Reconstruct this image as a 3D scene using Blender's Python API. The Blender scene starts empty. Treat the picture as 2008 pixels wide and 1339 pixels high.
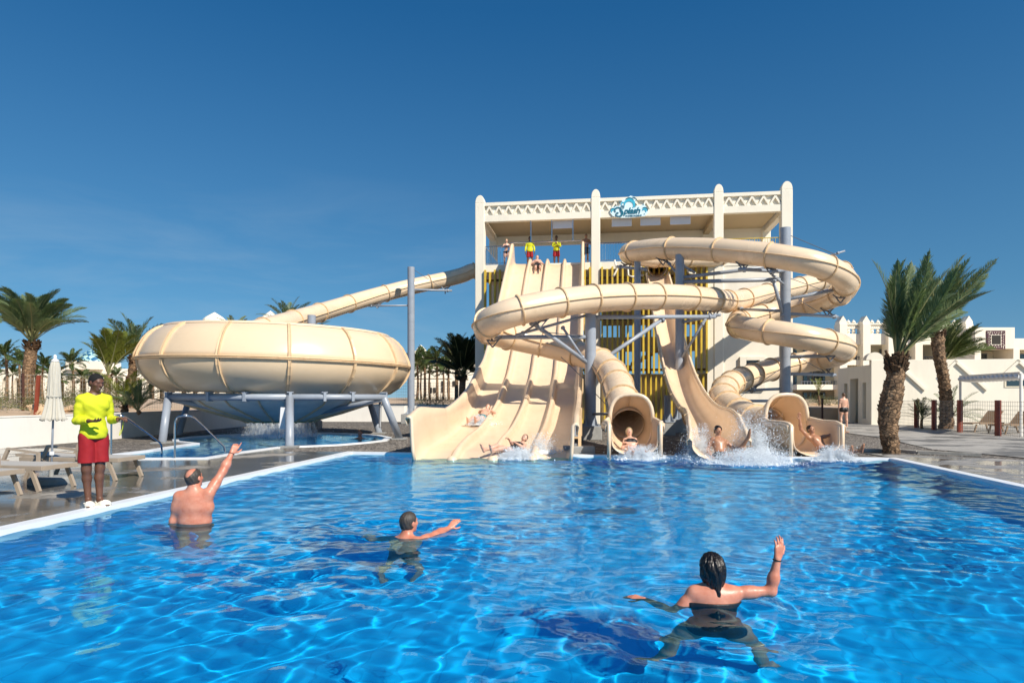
import bpy, math, random
import numpy as np
from mathutils import Vector, Matrix
S = bpy.context.scene
random.seed(7)
# ---------------------------------------------------------------- camera, sky, sun, exposure
CF, CX, CH = 1315.0, 1004.0, 1.5          # focal length in photo pixels, centre column, eye height
cam = bpy.data.cameras.new('camera'); camo = bpy.data.objects.new('camera', cam); S.collection.objects.link(camo)
S.camera = camo
cam.sensor_width = 36; cam.lens = 36*CF/2008; cam.shift_y = 110.5/2008; cam.clip_end = 5000; cam.clip_start = .05
camo.location = (0, 0, CH); camo.rotation_euler = (math.pi/2, 0, 0)
SUN_AZ = math.atan2(.66, -.75); SUN_EL = math.radians(41)
SD = Vector((math.sin(SUN_AZ)*math.cos(SUN_EL), math.cos(SUN_AZ)*math.cos(SUN_EL), math.sin(SUN_EL)))
sun = bpy.data.lights.new('sun', 'SUN'); sun.energy = 4.6; sun.angle = math.radians(.5); sun.color = (1, .925, .80)
suno = bpy.data.objects.new('sun', sun); S.collection.objects.link(suno); suno.rotation_euler = SD.to_track_quat('Z', 'Y').to_euler()
sun.cycles.is_caustics_light = True
W = bpy.data.worlds.new('World'); S.world = W; W.use_nodes = True
def world():
    nt = W.node_tree; N = nt.nodes; L = nt.links; bg = N['Background']
    sky = N.new('ShaderNodeTexSky'); sky.sky_type = 'NISHITA'; sky.sun_disc = False
    sky.sun_elevation = SUN_EL; sky.sun_rotation = SUN_AZ; sky.air_density = 1.3; sky.dust_density = .15; sky.ozone_density = 5
    tc = N.new('ShaderNodeTexCoord'); sp = N.new('ShaderNodeSeparateXYZ'); L.new(tc.outputs['Generated'], sp.inputs[0])
    mx = N.new('ShaderNodeMath'); mx.operation = 'MAXIMUM'; mx.inputs[1].default_value = 0; L.new(sp.outputs[2], mx.inputs[0])
    ma = N.new('ShaderNodeMath'); ma.operation = 'MULTIPLY_ADD'; ma.inputs[1].default_value = .75; ma.inputs[2].default_value = .17; L.new(mx.outputs[0], ma.inputs[0])
    cb = N.new('ShaderNodeCombineXYZ'); L.new(sp.outputs[0], cb.inputs[0]); L.new(sp.outputs[1], cb.inputs[1]); L.new(ma.outputs[0], cb.inputs[2])
    nm = N.new('ShaderNodeVectorMath'); nm.operation = 'NORMALIZE'; L.new(cb.outputs[0], nm.inputs[0]); L.new(nm.outputs[0], sky.inputs[0])
    # the polarised deep blue of the photograph's sky
    rp = N.new('ShaderNodeValToRGB'); L.new(mx.outputs[0], rp.inputs[0])
    e = rp.color_ramp.elements
    e[0].position = 0; e[0].color = (.84, 1.0, .96, 1); e[1].position = .5; e[1].color = (.165, .62, .88, 1)
    x = e.new(.14); x.color = (.50, .86, .96, 1)
    mu = N.new('ShaderNodeMix'); mu.data_type = 'RGBA'; mu.blend_type = 'MULTIPLY'; mu.inputs[0].default_value = 1
    L.new(sky.outputs[0], mu.inputs[6]); L.new(rp.outputs[0], mu.inputs[7])
    # thin high cloud veils near the horizon
    mp = N.new('ShaderNodeMapping'); mp.inputs['Scale'].default_value = (1.3, 1.3, 7); mp.inputs['Rotation'].default_value = (0, .35, 0); mp.inputs['Location'].default_value = (5.1, 1.0, .6); L.new(tc.outputs['Generated'], mp.inputs[0])
    nz = N.new('ShaderNodeTexNoise'); nz.inputs['Scale'].default_value = 2.2; nz.inputs['Detail'].default_value = 7; nz.inputs['Roughness'].default_value = .6; nz.inputs['Distortion'].default_value = .5; L.new(mp.outputs[0], nz.inputs[0])
    cr = N.new('ShaderNodeMapRange'); cr.inputs[1].default_value = .46; cr.inputs[2].default_value = .8; L.new(nz.outputs[0], cr.inputs[0])
    hz = N.new('ShaderNodeMapRange'); hz.inputs[1].default_value = .32; hz.inputs[2].default_value = .14; L.new(mx.outputs[0], hz.inputs[0])
    xx = N.new('ShaderNodeMapRange'); xx.inputs[1].default_value = .12; xx.inputs[2].default_value = -.15; L.new(sp.outputs[0], xx.inputs[0])
    m1 = N.new('ShaderNodeMath'); m1.operation = 'MULTIPLY'; L.new(cr.outputs[0], m1.inputs[0]); L.new(hz.outputs[0], m1.inputs[1])
    m2 = N.new('ShaderNodeMath'); m2.operation = 'MULTIPLY'; L.new(m1.outputs[0], m2.inputs[0]); L.new(xx.outputs[0], m2.inputs[1])
    m3 = N.new('ShaderNodeMath'); m3.operation = 'MULTIPLY'; m3.inputs[1].default_value = .3; L.new(m2.outputs[0], m3.inputs[0])
    mc = N.new('ShaderNodeMix'); mc.data_type = 'RGBA'; L.new(m3.outputs[0], mc.inputs[0]); L.new(mu.outputs[2], mc.inputs[6]); mc.inputs[7].default_value = (4.3, 5.4, 6.4, 1)
    L.new(mc.outputs[2], bg.inputs[0]); bg.inputs[1].default_value = .078
world()
S.view_settings.view_transform = 'Standard'; S.view_settings.look = 'None'; S.view_settings.gamma = 1
S.view_settings.use_curve_mapping = False; S.view_settings.exposure = 0.42
S.cycles.use_denoising = True; S.cycles.max_bounces = 10; S.cycles.transparent_max_bounces = 24; S.cycles.sample_clamp_indirect = 6

# ---------------------------------------------------------------- helpers
def P(px, py, Y):                       # photograph pixel at a chosen distance -> real point in metres
    return Vector(((px-CX)/CF*Y, Y, CH-(py-780)/CF*Y))
def G(px, py, z=0.06):                  # pixel on a horizontal surface of height z
    Y = (CH-z)*CF/(py-780); return Vector(((px-CX)/CF*Y, Y, z))
def link(o, parent=None):
    S.collection.objects.link(o)
    if parent: o.parent = parent
    return o
def tag(o, label=None, cat=None, group=None, kind=None):
    if label: o['label'] = label
    if cat: o['category'] = cat
    if group: o['group'] = group
    if kind: o['kind'] = kind
    return o
def empty(name, loc=(0, 0, 0), rz=0.0, label=None, cat=None, group=None):
    o = bpy.data.objects.new(name, None); o.location = loc; o.rotation_euler = (0, 0, rz); link(o)
    return tag(o, label, cat, group)
def copy_tree(o, parent=None):
    c = o.copy(); S.collection.objects.link(c); c.parent = parent
    for ch in list(o.children): copy_tree(ch, c)
    return c
def mesh(name, v, f, mat, parent=None, smooth=False, matidx=None):
    me = bpy.data.meshes.new(name)
    v = np.asarray(v, dtype=np.float32).reshape(-1, 3)
    if isinstance(f, np.ndarray) and len(f):
        k = f.shape[1]; me.vertices.add(len(v)); me.vertices.foreach_set('co', v.ravel())
        me.loops.add(f.size); me.loops.foreach_set('vertex_index', f.ravel().astype(np.int32))
        me.polygons.add(len(f)); me.polygons.foreach_set('loop_start', np.arange(0, f.size, k, dtype=np.int32))
        me.update(calc_edges=True)
    else:
        me.from_pydata(v.tolist(), [], f)
    for m in (mat if isinstance(mat, (list, tuple)) else [mat]): me.materials.append(m)
    if smooth: me.polygons.foreach_set('use_smooth', [True]*len(me.polygons))
    if matidx is not None: me.polygons.foreach_set('material_index', matidx)
    me.update()
    return link(bpy.data.objects.new(name, me), parent)
def frame_from(d):
    d = Vector(d).normalized(); u = Vector((0, 0, 1)) if abs(d.z) < .95 else Vector((1, 0, 0))
    x = d.cross(u).normalized(); return x, x.cross(d).normalized() * 1.0, d
class MB:
    def __init__(s): s.v = []; s.f = []
    def add(s, v, f):
        n = len(s.v); s.v += [tuple(p) for p in v]; s.f += [tuple(i+n for i in q) for q in f]; return s
    def box(s, c, d, rz=0.0, M=None):
        hx, hy, hz = d[0]/2, d[1]/2, d[2]/2
        pts = [Vector((x, y, z)) for z in (-hz, hz) for x, y in ((-hx, -hy), (hx, -hy), (hx, hy), (-hx, hy))]
        R = M if M is not None else Matrix.Rotation(rz, 3, 'Z')
        pts = [R @ p + Vector(c) for p in pts]
        return s.add(pts, [(0, 3, 2, 1), (4, 5, 6, 7), (0, 1, 5, 4), (1, 2, 6, 5), (2, 3, 7, 6), (3, 0, 4, 7)])
    def bar(s, a, b, w, h, up=(0, 0, 1)):
        a, b = Vector(a), Vector(b); d = (b-a); L = d.length; d.normalize(); u = Vector(up)
        if abs(d.dot(u)) > .95: u = Vector((0, 1, 0))
        x = d.cross(u).normalized(); z = x.cross(d)
        return s.box((a+b)/2, (w, L, h), M=Matrix((x, d, z)).transposed())
    def tube(s, pts, r, n=10, cap=True, radii=None):
        pts = [Vector(p) for p in pts]; rings = []; m = len(pts); prev = None
        for i, p in enumerate(pts):
            d = (pts[min(i+1, m-1)]-pts[max(i-1, 0)]).normalized()
            if prev is None: x, y, _ = frame_from(d)
            else:
                x = (prev - d*prev.dot(d)).normalized(); y = x.cross(d)
            prev = x; rr = radii[i] if radii else r
            rings.append([p + (x*math.cos(2*math.pi*k/n) + y*math.sin(2*math.pi*k/n))*rr for k in range(n)])
        v = [q for R in rings for q in R]; f = []
        for i in range(m-1):
            for k in range(n):
                a, b = i*n+k, i*n+(k+1) % n; f.append((a, b, b+n, a+n))
        if cap: f.append(tuple(range(n))[::-1]); f.append(tuple((m-1)*n+k for k in range(n)))
        return s.add(v, f)
    def lathe(s, prof, c=(0, 0, 0), n=24, wob=None):
        v = []; f = []
        for r, z in prof:
            for k in range(n):
                a = 2*math.pi*k/n; rr = r*(wob(a, z) if wob else 1)
                v.append((c[0]+rr*math.cos(a), c[1]+rr*math.sin(a), c[2]+z))
        for i in range(len(prof)-1):
            for k in range(n):
                a, b = i*n+k, i*n+(k+1) % n; f.append((a, b, b+n, a+n))
        return s.add(v, f)
    def prism(s, poly, z0, z1):        # poly: list of (x,y) counter-clockwise
        n = len(poly); v = [(x, y, z0) for x, y in poly]+[(x, y, z1) for x, y in poly]
        f = [tuple(range(n))[::-1], tuple(range(n, 2*n))]+[(i, (i+1) % n, n+(i+1) % n, n+i) for i in range(n)]
        return s.add(v, f)
    def plate(s, poly, O, U, V, N, t):  # 2D outline in the frame (O,U,V) with thickness t along N
        O, U, V, N = map(Vector, (O, U, V, N)); n = len(poly)
        v = [O+U*a+V*b for a, b in poly]; v += [p+N*t for p in v]
        f = [tuple(range(n))[::-1], tuple(range(n, 2*n))]+[(i, (i+1) % n, n+(i+1) % n, n+i) for i in range(n)]
        return s.add(v, f)
    def build(s, name, mat, parent=None, smooth=False, bevel=0, auto=False):
        o = mesh(name, s.v, s.f, mat, parent, smooth)
        if bevel:
            b = o.modifiers.new('b', 'BEVEL'); b.width = bevel; b.segments = 2; b.limit_method = 'ANGLE'
        if auto:
            o.data.polygons.foreach_set('use_smooth', [True]*len(o.data.polygons)); o.data.set_sharp_from_angle(angle=math.radians(40))
        return o
def catmull(pts, step=.15):
    pts = [Vector(p) for p in pts]; Q = [pts[0]*2-pts[1]]+pts+[pts[-1]*2-pts[-2]]; out = []
    for i in range(1, len(Q)-2):
        a, b, c, d = Q[i-1:i+3]; n = max(2, int((c-b).length/step))
        for k in range(n):
            t = k/n
            out.append(.5*((2*b)+(c-a)*t+(2*a-5*b+4*c-d)*t*t+(3*b-a-3*c+d)*t*t*t))
    out.append(pts[-1]); return out

# ---------------------------------------------------------------- materials
def mat(name, col, rough=.6, var=0.0, vs=3.0, bump=0.0, bs=40.0, col2=None, metal=0.0, spec=.5, detail=6, coat=0, sss=0, dirt=None, trans=0):
    m = bpy.data.materials.new(name); m.use_nodes = True; nt = m.node_tree; N = nt.nodes; L = nt.links
    b = N['Principled BSDF']; b.inputs['Base Color'].default_value = (*col, 1); b.inputs['Roughness'].default_value = rough
    b.inputs['Metallic'].default_value = metal; b.inputs['Specular IOR Level'].default_value = spec
    if coat: b.inputs['Coat Weight'].default_value = coat; b.inputs['Coat Roughness'].default_value = .08
    if sss: b.inputs['Subsurface Weight'].default_value = sss; b.inputs['Subsurface Radius'].default_value = (.02, .006, .003)
    if trans: b.inputs['Transmission Weight'].default_value = trans
    tc = N.new('ShaderNodeTexCoord'); src = None
    if var or col2:
        n = N.new('ShaderNodeTexNoise'); n.inputs['Scale'].default_value = vs; n.inputs['Detail'].default_value = detail; n.inputs['Roughness'].default_value = .6; L.new(tc.outputs['Object'], n.inputs[0])
        r = N.new('ShaderNodeMapRange'); r.inputs[1].default_value = .32; r.inputs[2].default_value = .68; L.new(n.outputs[0], r.inputs[0])
        mx = N.new('ShaderNodeMix'); mx.data_type = 'RGBA'; L.new(r.outputs[0], mx.inputs[0])
        c2 = col2 or tuple(min(1, c*(1+var)) for c in col); c1 = col if col2 else tuple(c*(1-var) for c in col)
        mx.inputs[6].default_value = (*c1, 1); mx.inputs[7].default_value = (*c2, 1); src = mx.outputs[2]
        rr = N.new('ShaderNodeMapRange'); rr.inputs[3].default_value = max(.02, rough-.08); rr.inputs[4].default_value = min(1, rough+.08); L.new(n.outputs[0], rr.inputs[0]); L.new(rr.outputs[0], b.inputs['Roughness'])
    if dirt:                              # streaks of dirt with a shape of their own
        mp = N.new('ShaderNodeMapping'); mp.inputs['Scale'].default_value = dirt[2]; L.new(tc.outputs['Object'], mp.inputs[0])
        n = N.new('ShaderNodeTexNoise'); n.inputs['Scale'].default_value = 1; n.inputs['Detail'].default_value = 8; n.inputs['Roughness'].default_value = .65; L.new(mp.outputs[0], n.inputs[0])
        r = N.new('ShaderNodeMapRange'); r.inputs[1].default_value = .5; r.inputs[2].default_value = .78; r.inputs[4].default_value = dirt[1]; L.new(n.outputs[0], r.inputs[0])
        mx = N.new('ShaderNodeMix'); mx.data_type = 'RGBA'; L.new(r.outputs[0], mx.inputs[0])
        if src: L.new(src, mx.inputs[6])
        else: mx.inputs[6].default_value = (*col, 1)
        mx.inputs[7].default_value = (*dirt[0], 1); src = mx.outputs[2]
    if src: L.new(src, b.inputs['Base Color'])
    if bump:
        n = N.new('ShaderNodeTexNoise'); n.inputs['Scale'].default_value = bs; n.inputs['Detail'].default_value = 5; L.new(tc.outputs['Object'], n.inputs[0])
        bp = N.new('ShaderNodeBump'); bp.inputs['Strength'].default_value = bump; bp.inputs['Distance'].default_value = .02; L.new(n.outputs[0], bp.inputs['Height']); L.new(bp.outputs[0], b.inputs['Normal'])
    return m
M = {}
M['gel'] = mat('gelcoat', (.77, .595, .415), .27, .045, .8, .05, 1.5, dirt=((.56, .37, .20), .40, (1.1, 1.1, 3.0)), spec=.5)
M['gel2'] = mat('gelcoat_inside', (.78, .59, .405), .24, .04, .9, dirt=((.60, .40, .22), .3, (3, .5, 3)))
M['gelrib'] = mat('gelcoat_flange', (.70, .50, .29), .4, .08, 4, dirt=((.42, .25, .13), .5, (6, 6, 6)))
M['seam'] = mat('seam_sealant', (.30, .19, .10), .6)
M['bowlgel'] = mat('bowl_gelcoat', (.75, .575, .385), .3, .03, .5, .06, .9, dirt=((.62, .47, .30), .35, (.9, .9, 2.2)))
M['bowlrib'] = mat('bowl_flange', (.66, .47, .28), .38, .08, 3, dirt=((.40, .24, .13), .55, (5, 5, 5)))
M['under'] = mat('bowl_underside', (.60, .60, .54), .45, .15, 1.2)
M['steel'] = mat('grey_blue_paint', (.30, .335, .39), .38, .05, 2, dirt=((.17, .19, .23), .4, (2, 2, 5)))
M['steeld'] = mat('dark_bolted_steel', (.14, .15, .17), .45, .1, 3)
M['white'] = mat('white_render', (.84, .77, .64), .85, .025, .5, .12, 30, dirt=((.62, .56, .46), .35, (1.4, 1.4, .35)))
M['white2'] = mat('white_wall_render', (.82, .79, .73), .85, .03, .6, .15, 25, dirt=((.6, .56, .5), .4, (2, 2, .5)))
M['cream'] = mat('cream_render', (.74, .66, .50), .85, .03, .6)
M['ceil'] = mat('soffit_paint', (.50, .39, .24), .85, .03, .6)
M['gold'] = mat('ochre_slat_paint', (.66, .46, .05), .5, .12, 2.5, dirt=((.25, .15, .03), .5, (3, 3, 1)))
M['brown'] = mat('brown_panel', (.16, .10, .05), .7, .1, 2)
M['concrete'] = mat('concrete', (.30, .30, .29), .85, .12, 5, .3, 40)
M['gravel_c'] = mat('stone_kerb', (.42, .39, .34), .85, .15, 5, .3, 30)
M['tealwhite'] = mat('coping', (.80, .82, .84), .35, .04, 4)
M['poolwall'] = mat('pool_wall_tile', (.10, .32, .62), .35, .06, 8)
M['chrome'] = mat('polished_steel', (.62, .63, .64), .12, metal=1)
M['rust'] = mat('rust_red_post', (.24, .045, .02), .6, .2, 5)
M['rustd'] = mat('dark_brown_post', (.07, .025, .015), .6, .2, 5)
M['wire'] = mat('wire_mesh_paint', (.30, .27, .23), .6)
M['taupe'] = mat('taupe_lounger_frame', (.36, .29, .22), .5, .06, 4)
M['sling'] = mat('grey_sling_fabric', (.42, .40, .37), .8, .05, 20, .1, 200)
M['woodl'] = mat('brown_lounger_wood', (.26, .17, .10), .6, .1, 6)
M['canvas'] = mat('parasol_canvas', (.50, .47, .40), .85, .05, 6)
M['whitep'] = mat('white_plastic', (.80, .80, .80), .4)
M['panel'] = mat('translucent_white_panel', (.66, .68, .76), .5)
M['glassd'] = mat('dark_window_glass', (.03, .05, .06), .05, spec=.8)
M['dark'] = mat('dark_interior', (.03, .025, .02), .8)
M['sand'] = mat('sand', (.50, .36, .24), .95, .14, .8, .5, 8)
M['rock'] = mat('sandstone', (.52, .36, .22), .9, .2, 4, .4, 12)
M['teal'] = mat('sign_teal', (.01, .14, .21), .4)
M['cyan'] = mat('sign_cyan', (.05, .42, .58), .4)
M['ltcyan'] = mat('sign_pale_blue', (.70, .86, .90), .4)
M['red'] = mat('red_sign', (.60, .02, .02), .4)
M['bark'] = mat('palm_bark', (.20, .115, .06), .9, .3, 6, .5, 30, col2=(.36, .23, .13))
def barkmat():
    m = M['bark']; nt = m.node_tree; N = nt.nodes; L = nt.links; b = N['Principled BSDF']; tc = N.new('ShaderNodeTexCoord'); mp = N.new('ShaderNodeMapping'); mp.inputs['Scale'].default_value = (1, 1, 1.7); L.new(tc.outputs['Object'], mp.inputs[0])
    v = N.new('ShaderNodeTexVoronoi'); v.feature = 'DISTANCE_TO_EDGE'; v.inputs['Scale'].default_value = 7; L.new(mp.outputs[0], v.inputs[0])
    v2 = N.new('ShaderNodeTexVoronoi'); v2.inputs['Scale'].default_value = 7; L.new(mp.outputs[0], v2.inputs[0])
    r = N.new('ShaderNodeMapRange'); r.inputs[1].default_value = .0; r.inputs[2].default_value = .16; r.inputs[3].default_value = .38; L.new(v.outputs[0], r.inputs[0])
    hs = N.new('ShaderNodeSeparateColor'); L.new(v2.outputs['Color'], hs.inputs[0]); r2 = N.new('ShaderNodeMapRange'); r2.inputs[3].default_value = .5; r2.inputs[4].default_value = 1.4; L.new(hs.outputs[0], r2.inputs[0])
    m1 = N.new('ShaderNodeMath'); m1.operation = 'MULTIPLY'; L.new(r.outputs[0], m1.inputs[0]); L.new(r2.outputs[0], m1.inputs[1]); sc = N.new('ShaderNodeVectorMath'); sc.operation = 'SCALE'; L.new(b.inputs['Base Color'].links[0].from_socket, sc.inputs[0]); L.new(m1.outputs[0], sc.inputs['Scale']); L.new(sc.outputs[0], b.inputs['Base Color'])
    bp = N.new('ShaderNodeBump'); bp.inputs['Strength'].default_value = .8; bp.inputs['Distance'].default_value = .03; L.new(r.outputs[0], bp.inputs['Height']); L.new(b.inputs['Normal'].links[0].from_socket, bp.inputs['Normal']); L.new(bp.outputs[0], b.inputs['Normal'])
barkmat()
M['barkd'] = mat('old_leaf_bases', (.085, .045, .02), .95, .4, 8, .5, 30)
def leafmat(name, c1, c2, sc=.7):
    m = mat(name, c1, .5, .2, sc, col2=c2, spec=.35); nt = m.node_tree; N = nt.nodes; L = nt.links; b = N['Principled BSDF']
    t = N.new('ShaderNodeBsdfTranslucent'); t.inputs[0].default_value = (c2[0]*1.3, c2[1]*1.5, c2[2], 1); x = N.new('ShaderNodeMixShader'); x.inputs[0].default_value = .25
    L.new(b.outputs[0], x.inputs[1]); L.new(t.outputs[0], x.inputs[2]); L.new(x.outputs[0], N['Material Output'].inputs[0]); return m
M['frond'] = leafmat('date_palm_frond', (.075, .115, .055), (.18, .23, .11))
M['frond_y'] = leafmat('coconut_frond', (.10, .13, .02), (.22, .22, .03), .5)
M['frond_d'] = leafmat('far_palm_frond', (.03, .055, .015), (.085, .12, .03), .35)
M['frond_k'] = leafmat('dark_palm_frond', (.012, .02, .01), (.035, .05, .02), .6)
M['bush'] = leafmat('dry_shrub', (.08, .09, .035), (.20, .16, .08), .8)
M['bushg'] = leafmat('green_shrub', (.05, .08, .02), (.13, .15, .05), .8)
M['rachis'] = mat('frond_stem', (.22, .22, .09), .6)
# ---------------------------------------------------------------- the setting: ground, terrace, decks, pool, water
def ground_mat():
    m = mat('dark_volcanic_gravel', (.10, .09, .08), .95, 0, 1); nt = m.node_tree; N = nt.nodes; L = nt.links; b = N['Principled BSDF']
    tc = N.new('ShaderNodeTexCoord'); v = N.new('ShaderNodeTexVoronoi'); v.inputs['Scale'].default_value = 14; L.new(tc.outputs['Object'], v.inputs[0])
    r = N.new('ShaderNodeValToRGB'); L.new(v.outputs['Color'], r.inputs[0]); e = r.color_ramp.elements
    e[0].color = (.035, .03, .027, 1); e[1].color = (.30, .26, .22, 1); e[1].position = .95; x = e.new(.6); x.color = (.12, .105, .09, 1)
    n = N.new('ShaderNodeTexNoise'); n.inputs['Scale'].default_value = 1.2; n.inputs['Detail'].default_value = 6; L.new(tc.outputs['Object'], n.inputs[0])
    mr = N.new('ShaderNodeMapRange'); mr.inputs[1].default_value = .3; mr.inputs[2].default_value = .7; mr.inputs[3].default_value = .75; mr.inputs[4].default_value = 1.45; L.new(n.outputs[0], mr.inputs[0])
    mu = N.new('ShaderNodeVectorMath'); mu.operation = 'SCALE'; L.new(r.outputs[0], mu.inputs[0]); L.new(mr.outputs[0], mu.inputs['Scale']); L.new(mu.outputs[0], b.inputs['Base Color'])
    bp = N.new('ShaderNodeBump'); bp.inputs['Strength'].default_value = .9; bp.inputs['Distance'].default_value = .04; L.new(v.outputs['Distance'], bp.inputs['Height']); L.new(bp.outputs[0], b.inputs['Normal']); return m
M['gravel'] = ground_mat()
def deck_mat(name, c, wet, tile=(1.2, .6), joint=.55, wetcol=.45):
    m = mat(name, c, .8, 0); nt = m.node_tree; N = nt.nodes; L = nt.links; b = N['Principled BSDF']; tc = N.new('ShaderNodeTexCoord')
    br = N.new('ShaderNodeTexBrick'); br.inputs['Scale'].default_value = 1; br.inputs['Brick Width'].default_value = tile[0]; br.inputs['Row Height'].default_value = tile[1]
    br.inputs['Mortar Size'].default_value = .012; br.inputs['Color1'].default_value = (*[x*.9 for x in c], 1); br.inputs['Color2'].default_value = (*[x*1.12 for x in c], 1); br.inputs['Mortar'].default_value = (*[x*joint for x in c], 1)
    mp = N.new('ShaderNodeMapping'); mp.inputs['Rotation'].default_value = (0, 0, .136); L.new(tc.outputs['Object'], mp.inputs[0]); L.new(mp.outputs[0], br.inputs[0])
    n = N.new('ShaderNodeTexNoise'); n.inputs['Scale'].default_value = .55; n.inputs['Detail'].default_value = 7; n.inputs['Roughness'].default_value = .62; L.new(tc.outputs['Object'], n.inputs[0])
    mr = N.new('ShaderNodeMapRange'); mr.inputs[1].default_value = .5-wet*.14; mr.inputs[2].default_value = .56-wet*.1; L.new(n.outputs[0], mr.inputs[0])
    n2 = N.new('ShaderNodeTexNoise'); n2.inputs['Scale'].default_value = 9; n2.inputs['Detail'].default_value = 6; L.new(tc.outputs['Object'], n2.inputs[0])
    m2 = N.new('ShaderNodeMapRange'); m2.inputs[3].default_value = .8; m2.inputs[4].default_value = 1.2; L.new(n2.outputs[0], m2.inputs[0])
    sc = N.new('ShaderNodeVectorMath'); sc.operation = 'SCALE'; L.new(br.outputs[0], sc.inputs[0]); L.new(m2.outputs[0], sc.inputs['Scale'])
    mx = N.new('ShaderNodeMix'); mx.data_type = 'RGBA'; L.new(mr.outputs[0], mx.inputs[0]); L.new(sc.outputs[0], mx.inputs[6])
    dk = N.new('ShaderNodeVectorMath'); dk.operation = 'SCALE'; dk.inputs['Scale'].default_value = wetcol; L.new(sc.outputs[0], dk.inputs[0]); L.new(dk.outputs[0], mx.inputs[7]); L.new(mx.outputs[2], b.inputs['Base Color'])
    rg = N.new('ShaderNodeMapRange'); rg.inputs[3].default_value = .8; rg.inputs[4].default_value = .1 if wet else .6; L.new(mr.outputs[0], rg.inputs[0]); L.new(rg.outputs[0], b.inputs['Roughness'])
    bp = N.new('ShaderNodeBump'); bp.inputs['Strength'].default_value = .12; bp.inputs['Distance'].default_value = .01; L.new(n2.outputs[0], bp.inputs['Height']); L.new(bp.outputs[0], b.inputs['Normal']); return m
M['deck'] = deck_mat('wet_pool_deck', (.34, .31, .27), 1.0)
M['paver'] = deck_mat('dry_pavers', (.36, .34, .31), 0, (.5, .25), .6)
M['paver_w'] = deck_mat('damp_pavers', (.33, .31, .285), .45, (.5, .25), .6, .5)
PC = [Vector((-6.75, -2.0)), G(0, 1040).xy, G(690, 886).xy, G(810, 888).xy, G(1745, 898).xy, G(2008, 955).xy, Vector((6.35, -2.0))]   # pool corners, clockwise from near left
pl, pr = PC[0], PC[6]
def inset(poly, d):                     # offset a clockwise polygon inwards by d
    n = len(poly); out = []
    for i in range(n):
        a, b, c = Vector(poly[i-1]).to_2d(), Vector(poly[i]).to_2d(), Vector(poly[(i+1) % n]).to_2d()
        e1 = (b-a).normalized(); e2 = (c-b).normalized(); n1 = Vector((e1.y, -e1.x)); n2 = Vector((e2.y, -e2.x))
        k = (n1+n2); k = k/max(.35, k.dot(n1)) if k.length > .01 else n1
        out.append(b+k*d)
    return out
def sheet(name, poly, z, m, holes=None):
    import bmesh
    bm = bmesh.new(); es = []
    for lp in [poly]+(holes or []):
        vs = [bm.verts.new((p[0], p[1], z)) for p in lp]; es += [bm.edges.new((vs[i], vs[(i+1) % len(vs)])) for i in range(len(vs))]
    bmesh.ops.triangle_fill(bm, edges=es, use_beauty=True)
    me = bpy.data.meshes.new(name); bm.normal_update()
    for f in bm.faces:
        if f.normal.z < 0: f.normal_flip()
    bm.to_mesh(me); bm.free(); me.materials.append(m); o = link(bpy.data.objects.new(name, me)); o['kind'] = 'structure'; return o
pool_in = [Vector(p) for p in PC]
pool_out = inset(PC, -.22)
# round plunge pool under the bowl, outline taken round clockwise seen from above
bp_px = [(215, 893), (300, 883), (365, 872.5), (392, 869), (352, 865), (350, 861), (380, 856.5), (430, 853), (500, 850.5), (580, 849), (640, 849), (700, 851), (738, 854), (757, 858), (748, 863), (715, 867), (660, 871.5), (600, 874), (545, 876), (470, 886), (400, 897.5), (228, 898.5)]
bowl_poly = [G(x, y).xy for x, y in bp_px]
bowl_out = inset(bowl_poly, -.20)
ground = sheet('ground', [(-400, -30), (-400, 3000), (400, 3000), (400, -30)], .03, M['gravel'], [pool_out, bowl_out]); 
def strip(name, inner, outer, z0, z1, m):
    n = len(inner); v = []; f = []
    for lp, z in ((inner, z0), (inner, z1), (outer, z1), (outer, z0)):
        v += [(p[0], p[1], z) for p in lp]
    for k in range(3):
        for i in range(n):
            j = (i+1) % n; f.append((k*n+i, k*n+j, (k+1)*n+j, (k+1)*n+i))
    o = mesh(name, v, f, m); o['kind'] = 'structure'; return o
strip('pool_coping', pool_in, pool_out, -.35, .06, M['tealwhite'])
strip('plunge_pool_coping', bowl_poly, bowl_out, -.35, .075, M['tealwhite'])
# decks lie on the gravel sheet
c = [G(0, 877).xy, G(160, 877).xy, G(214, 880).xy]
deck_l = [(-60, -25), (-60, 19.0), (G(0, 877).x, 19.0), c[1], c[2], bowl_out[0], ] + [bowl_out[-1], bowl_out[-2], bowl_out[-3], bowl_out[-4]] + [G(560, 884.5).xy, G(691, 884.5).xy, pool_out[2], pool_out[1], pool_out[0], (pool_out[0].x, -25)]
sheet('pool_deck', deck_l, .05, M['deck'])
deck_r = [(pool_out[6].x, -25), pool_out[6], pool_out[5], pool_out[4], G(1685, 886).xy, G(1734, 888).xy, G(1799, 891).xy, G(1923, 897).xy, G(2008, 901).xy, G(2400, 915).xy, (30, -25)]
sheet('poolside_pavement', deck_r, .05, M['paver_w'])
path = [G(1560, 838).xy, G(1630, 843.5).xy, G(1734, 858).xy, G(1828, 880).xy, G(2008, 896).xy, G(2500, 925).xy, (45, 10), (45, 44), G(1590, 825).xy]
sheet('footpath', path, .05, M['paver'])
MBk = MB(); pts = [G(1683, 884), G(1760, 884.5), G(1800, 888), G(1925, 893)]
for a, b in zip(pts[:-1], pts[1:]): MBk.bar(a+Vector((0, 0, .02)), b+Vector((0, 0, .02)), .12, .08)
tag(MBk.build('path_kerb', M['gravel_c']), kind='structure')
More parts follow.
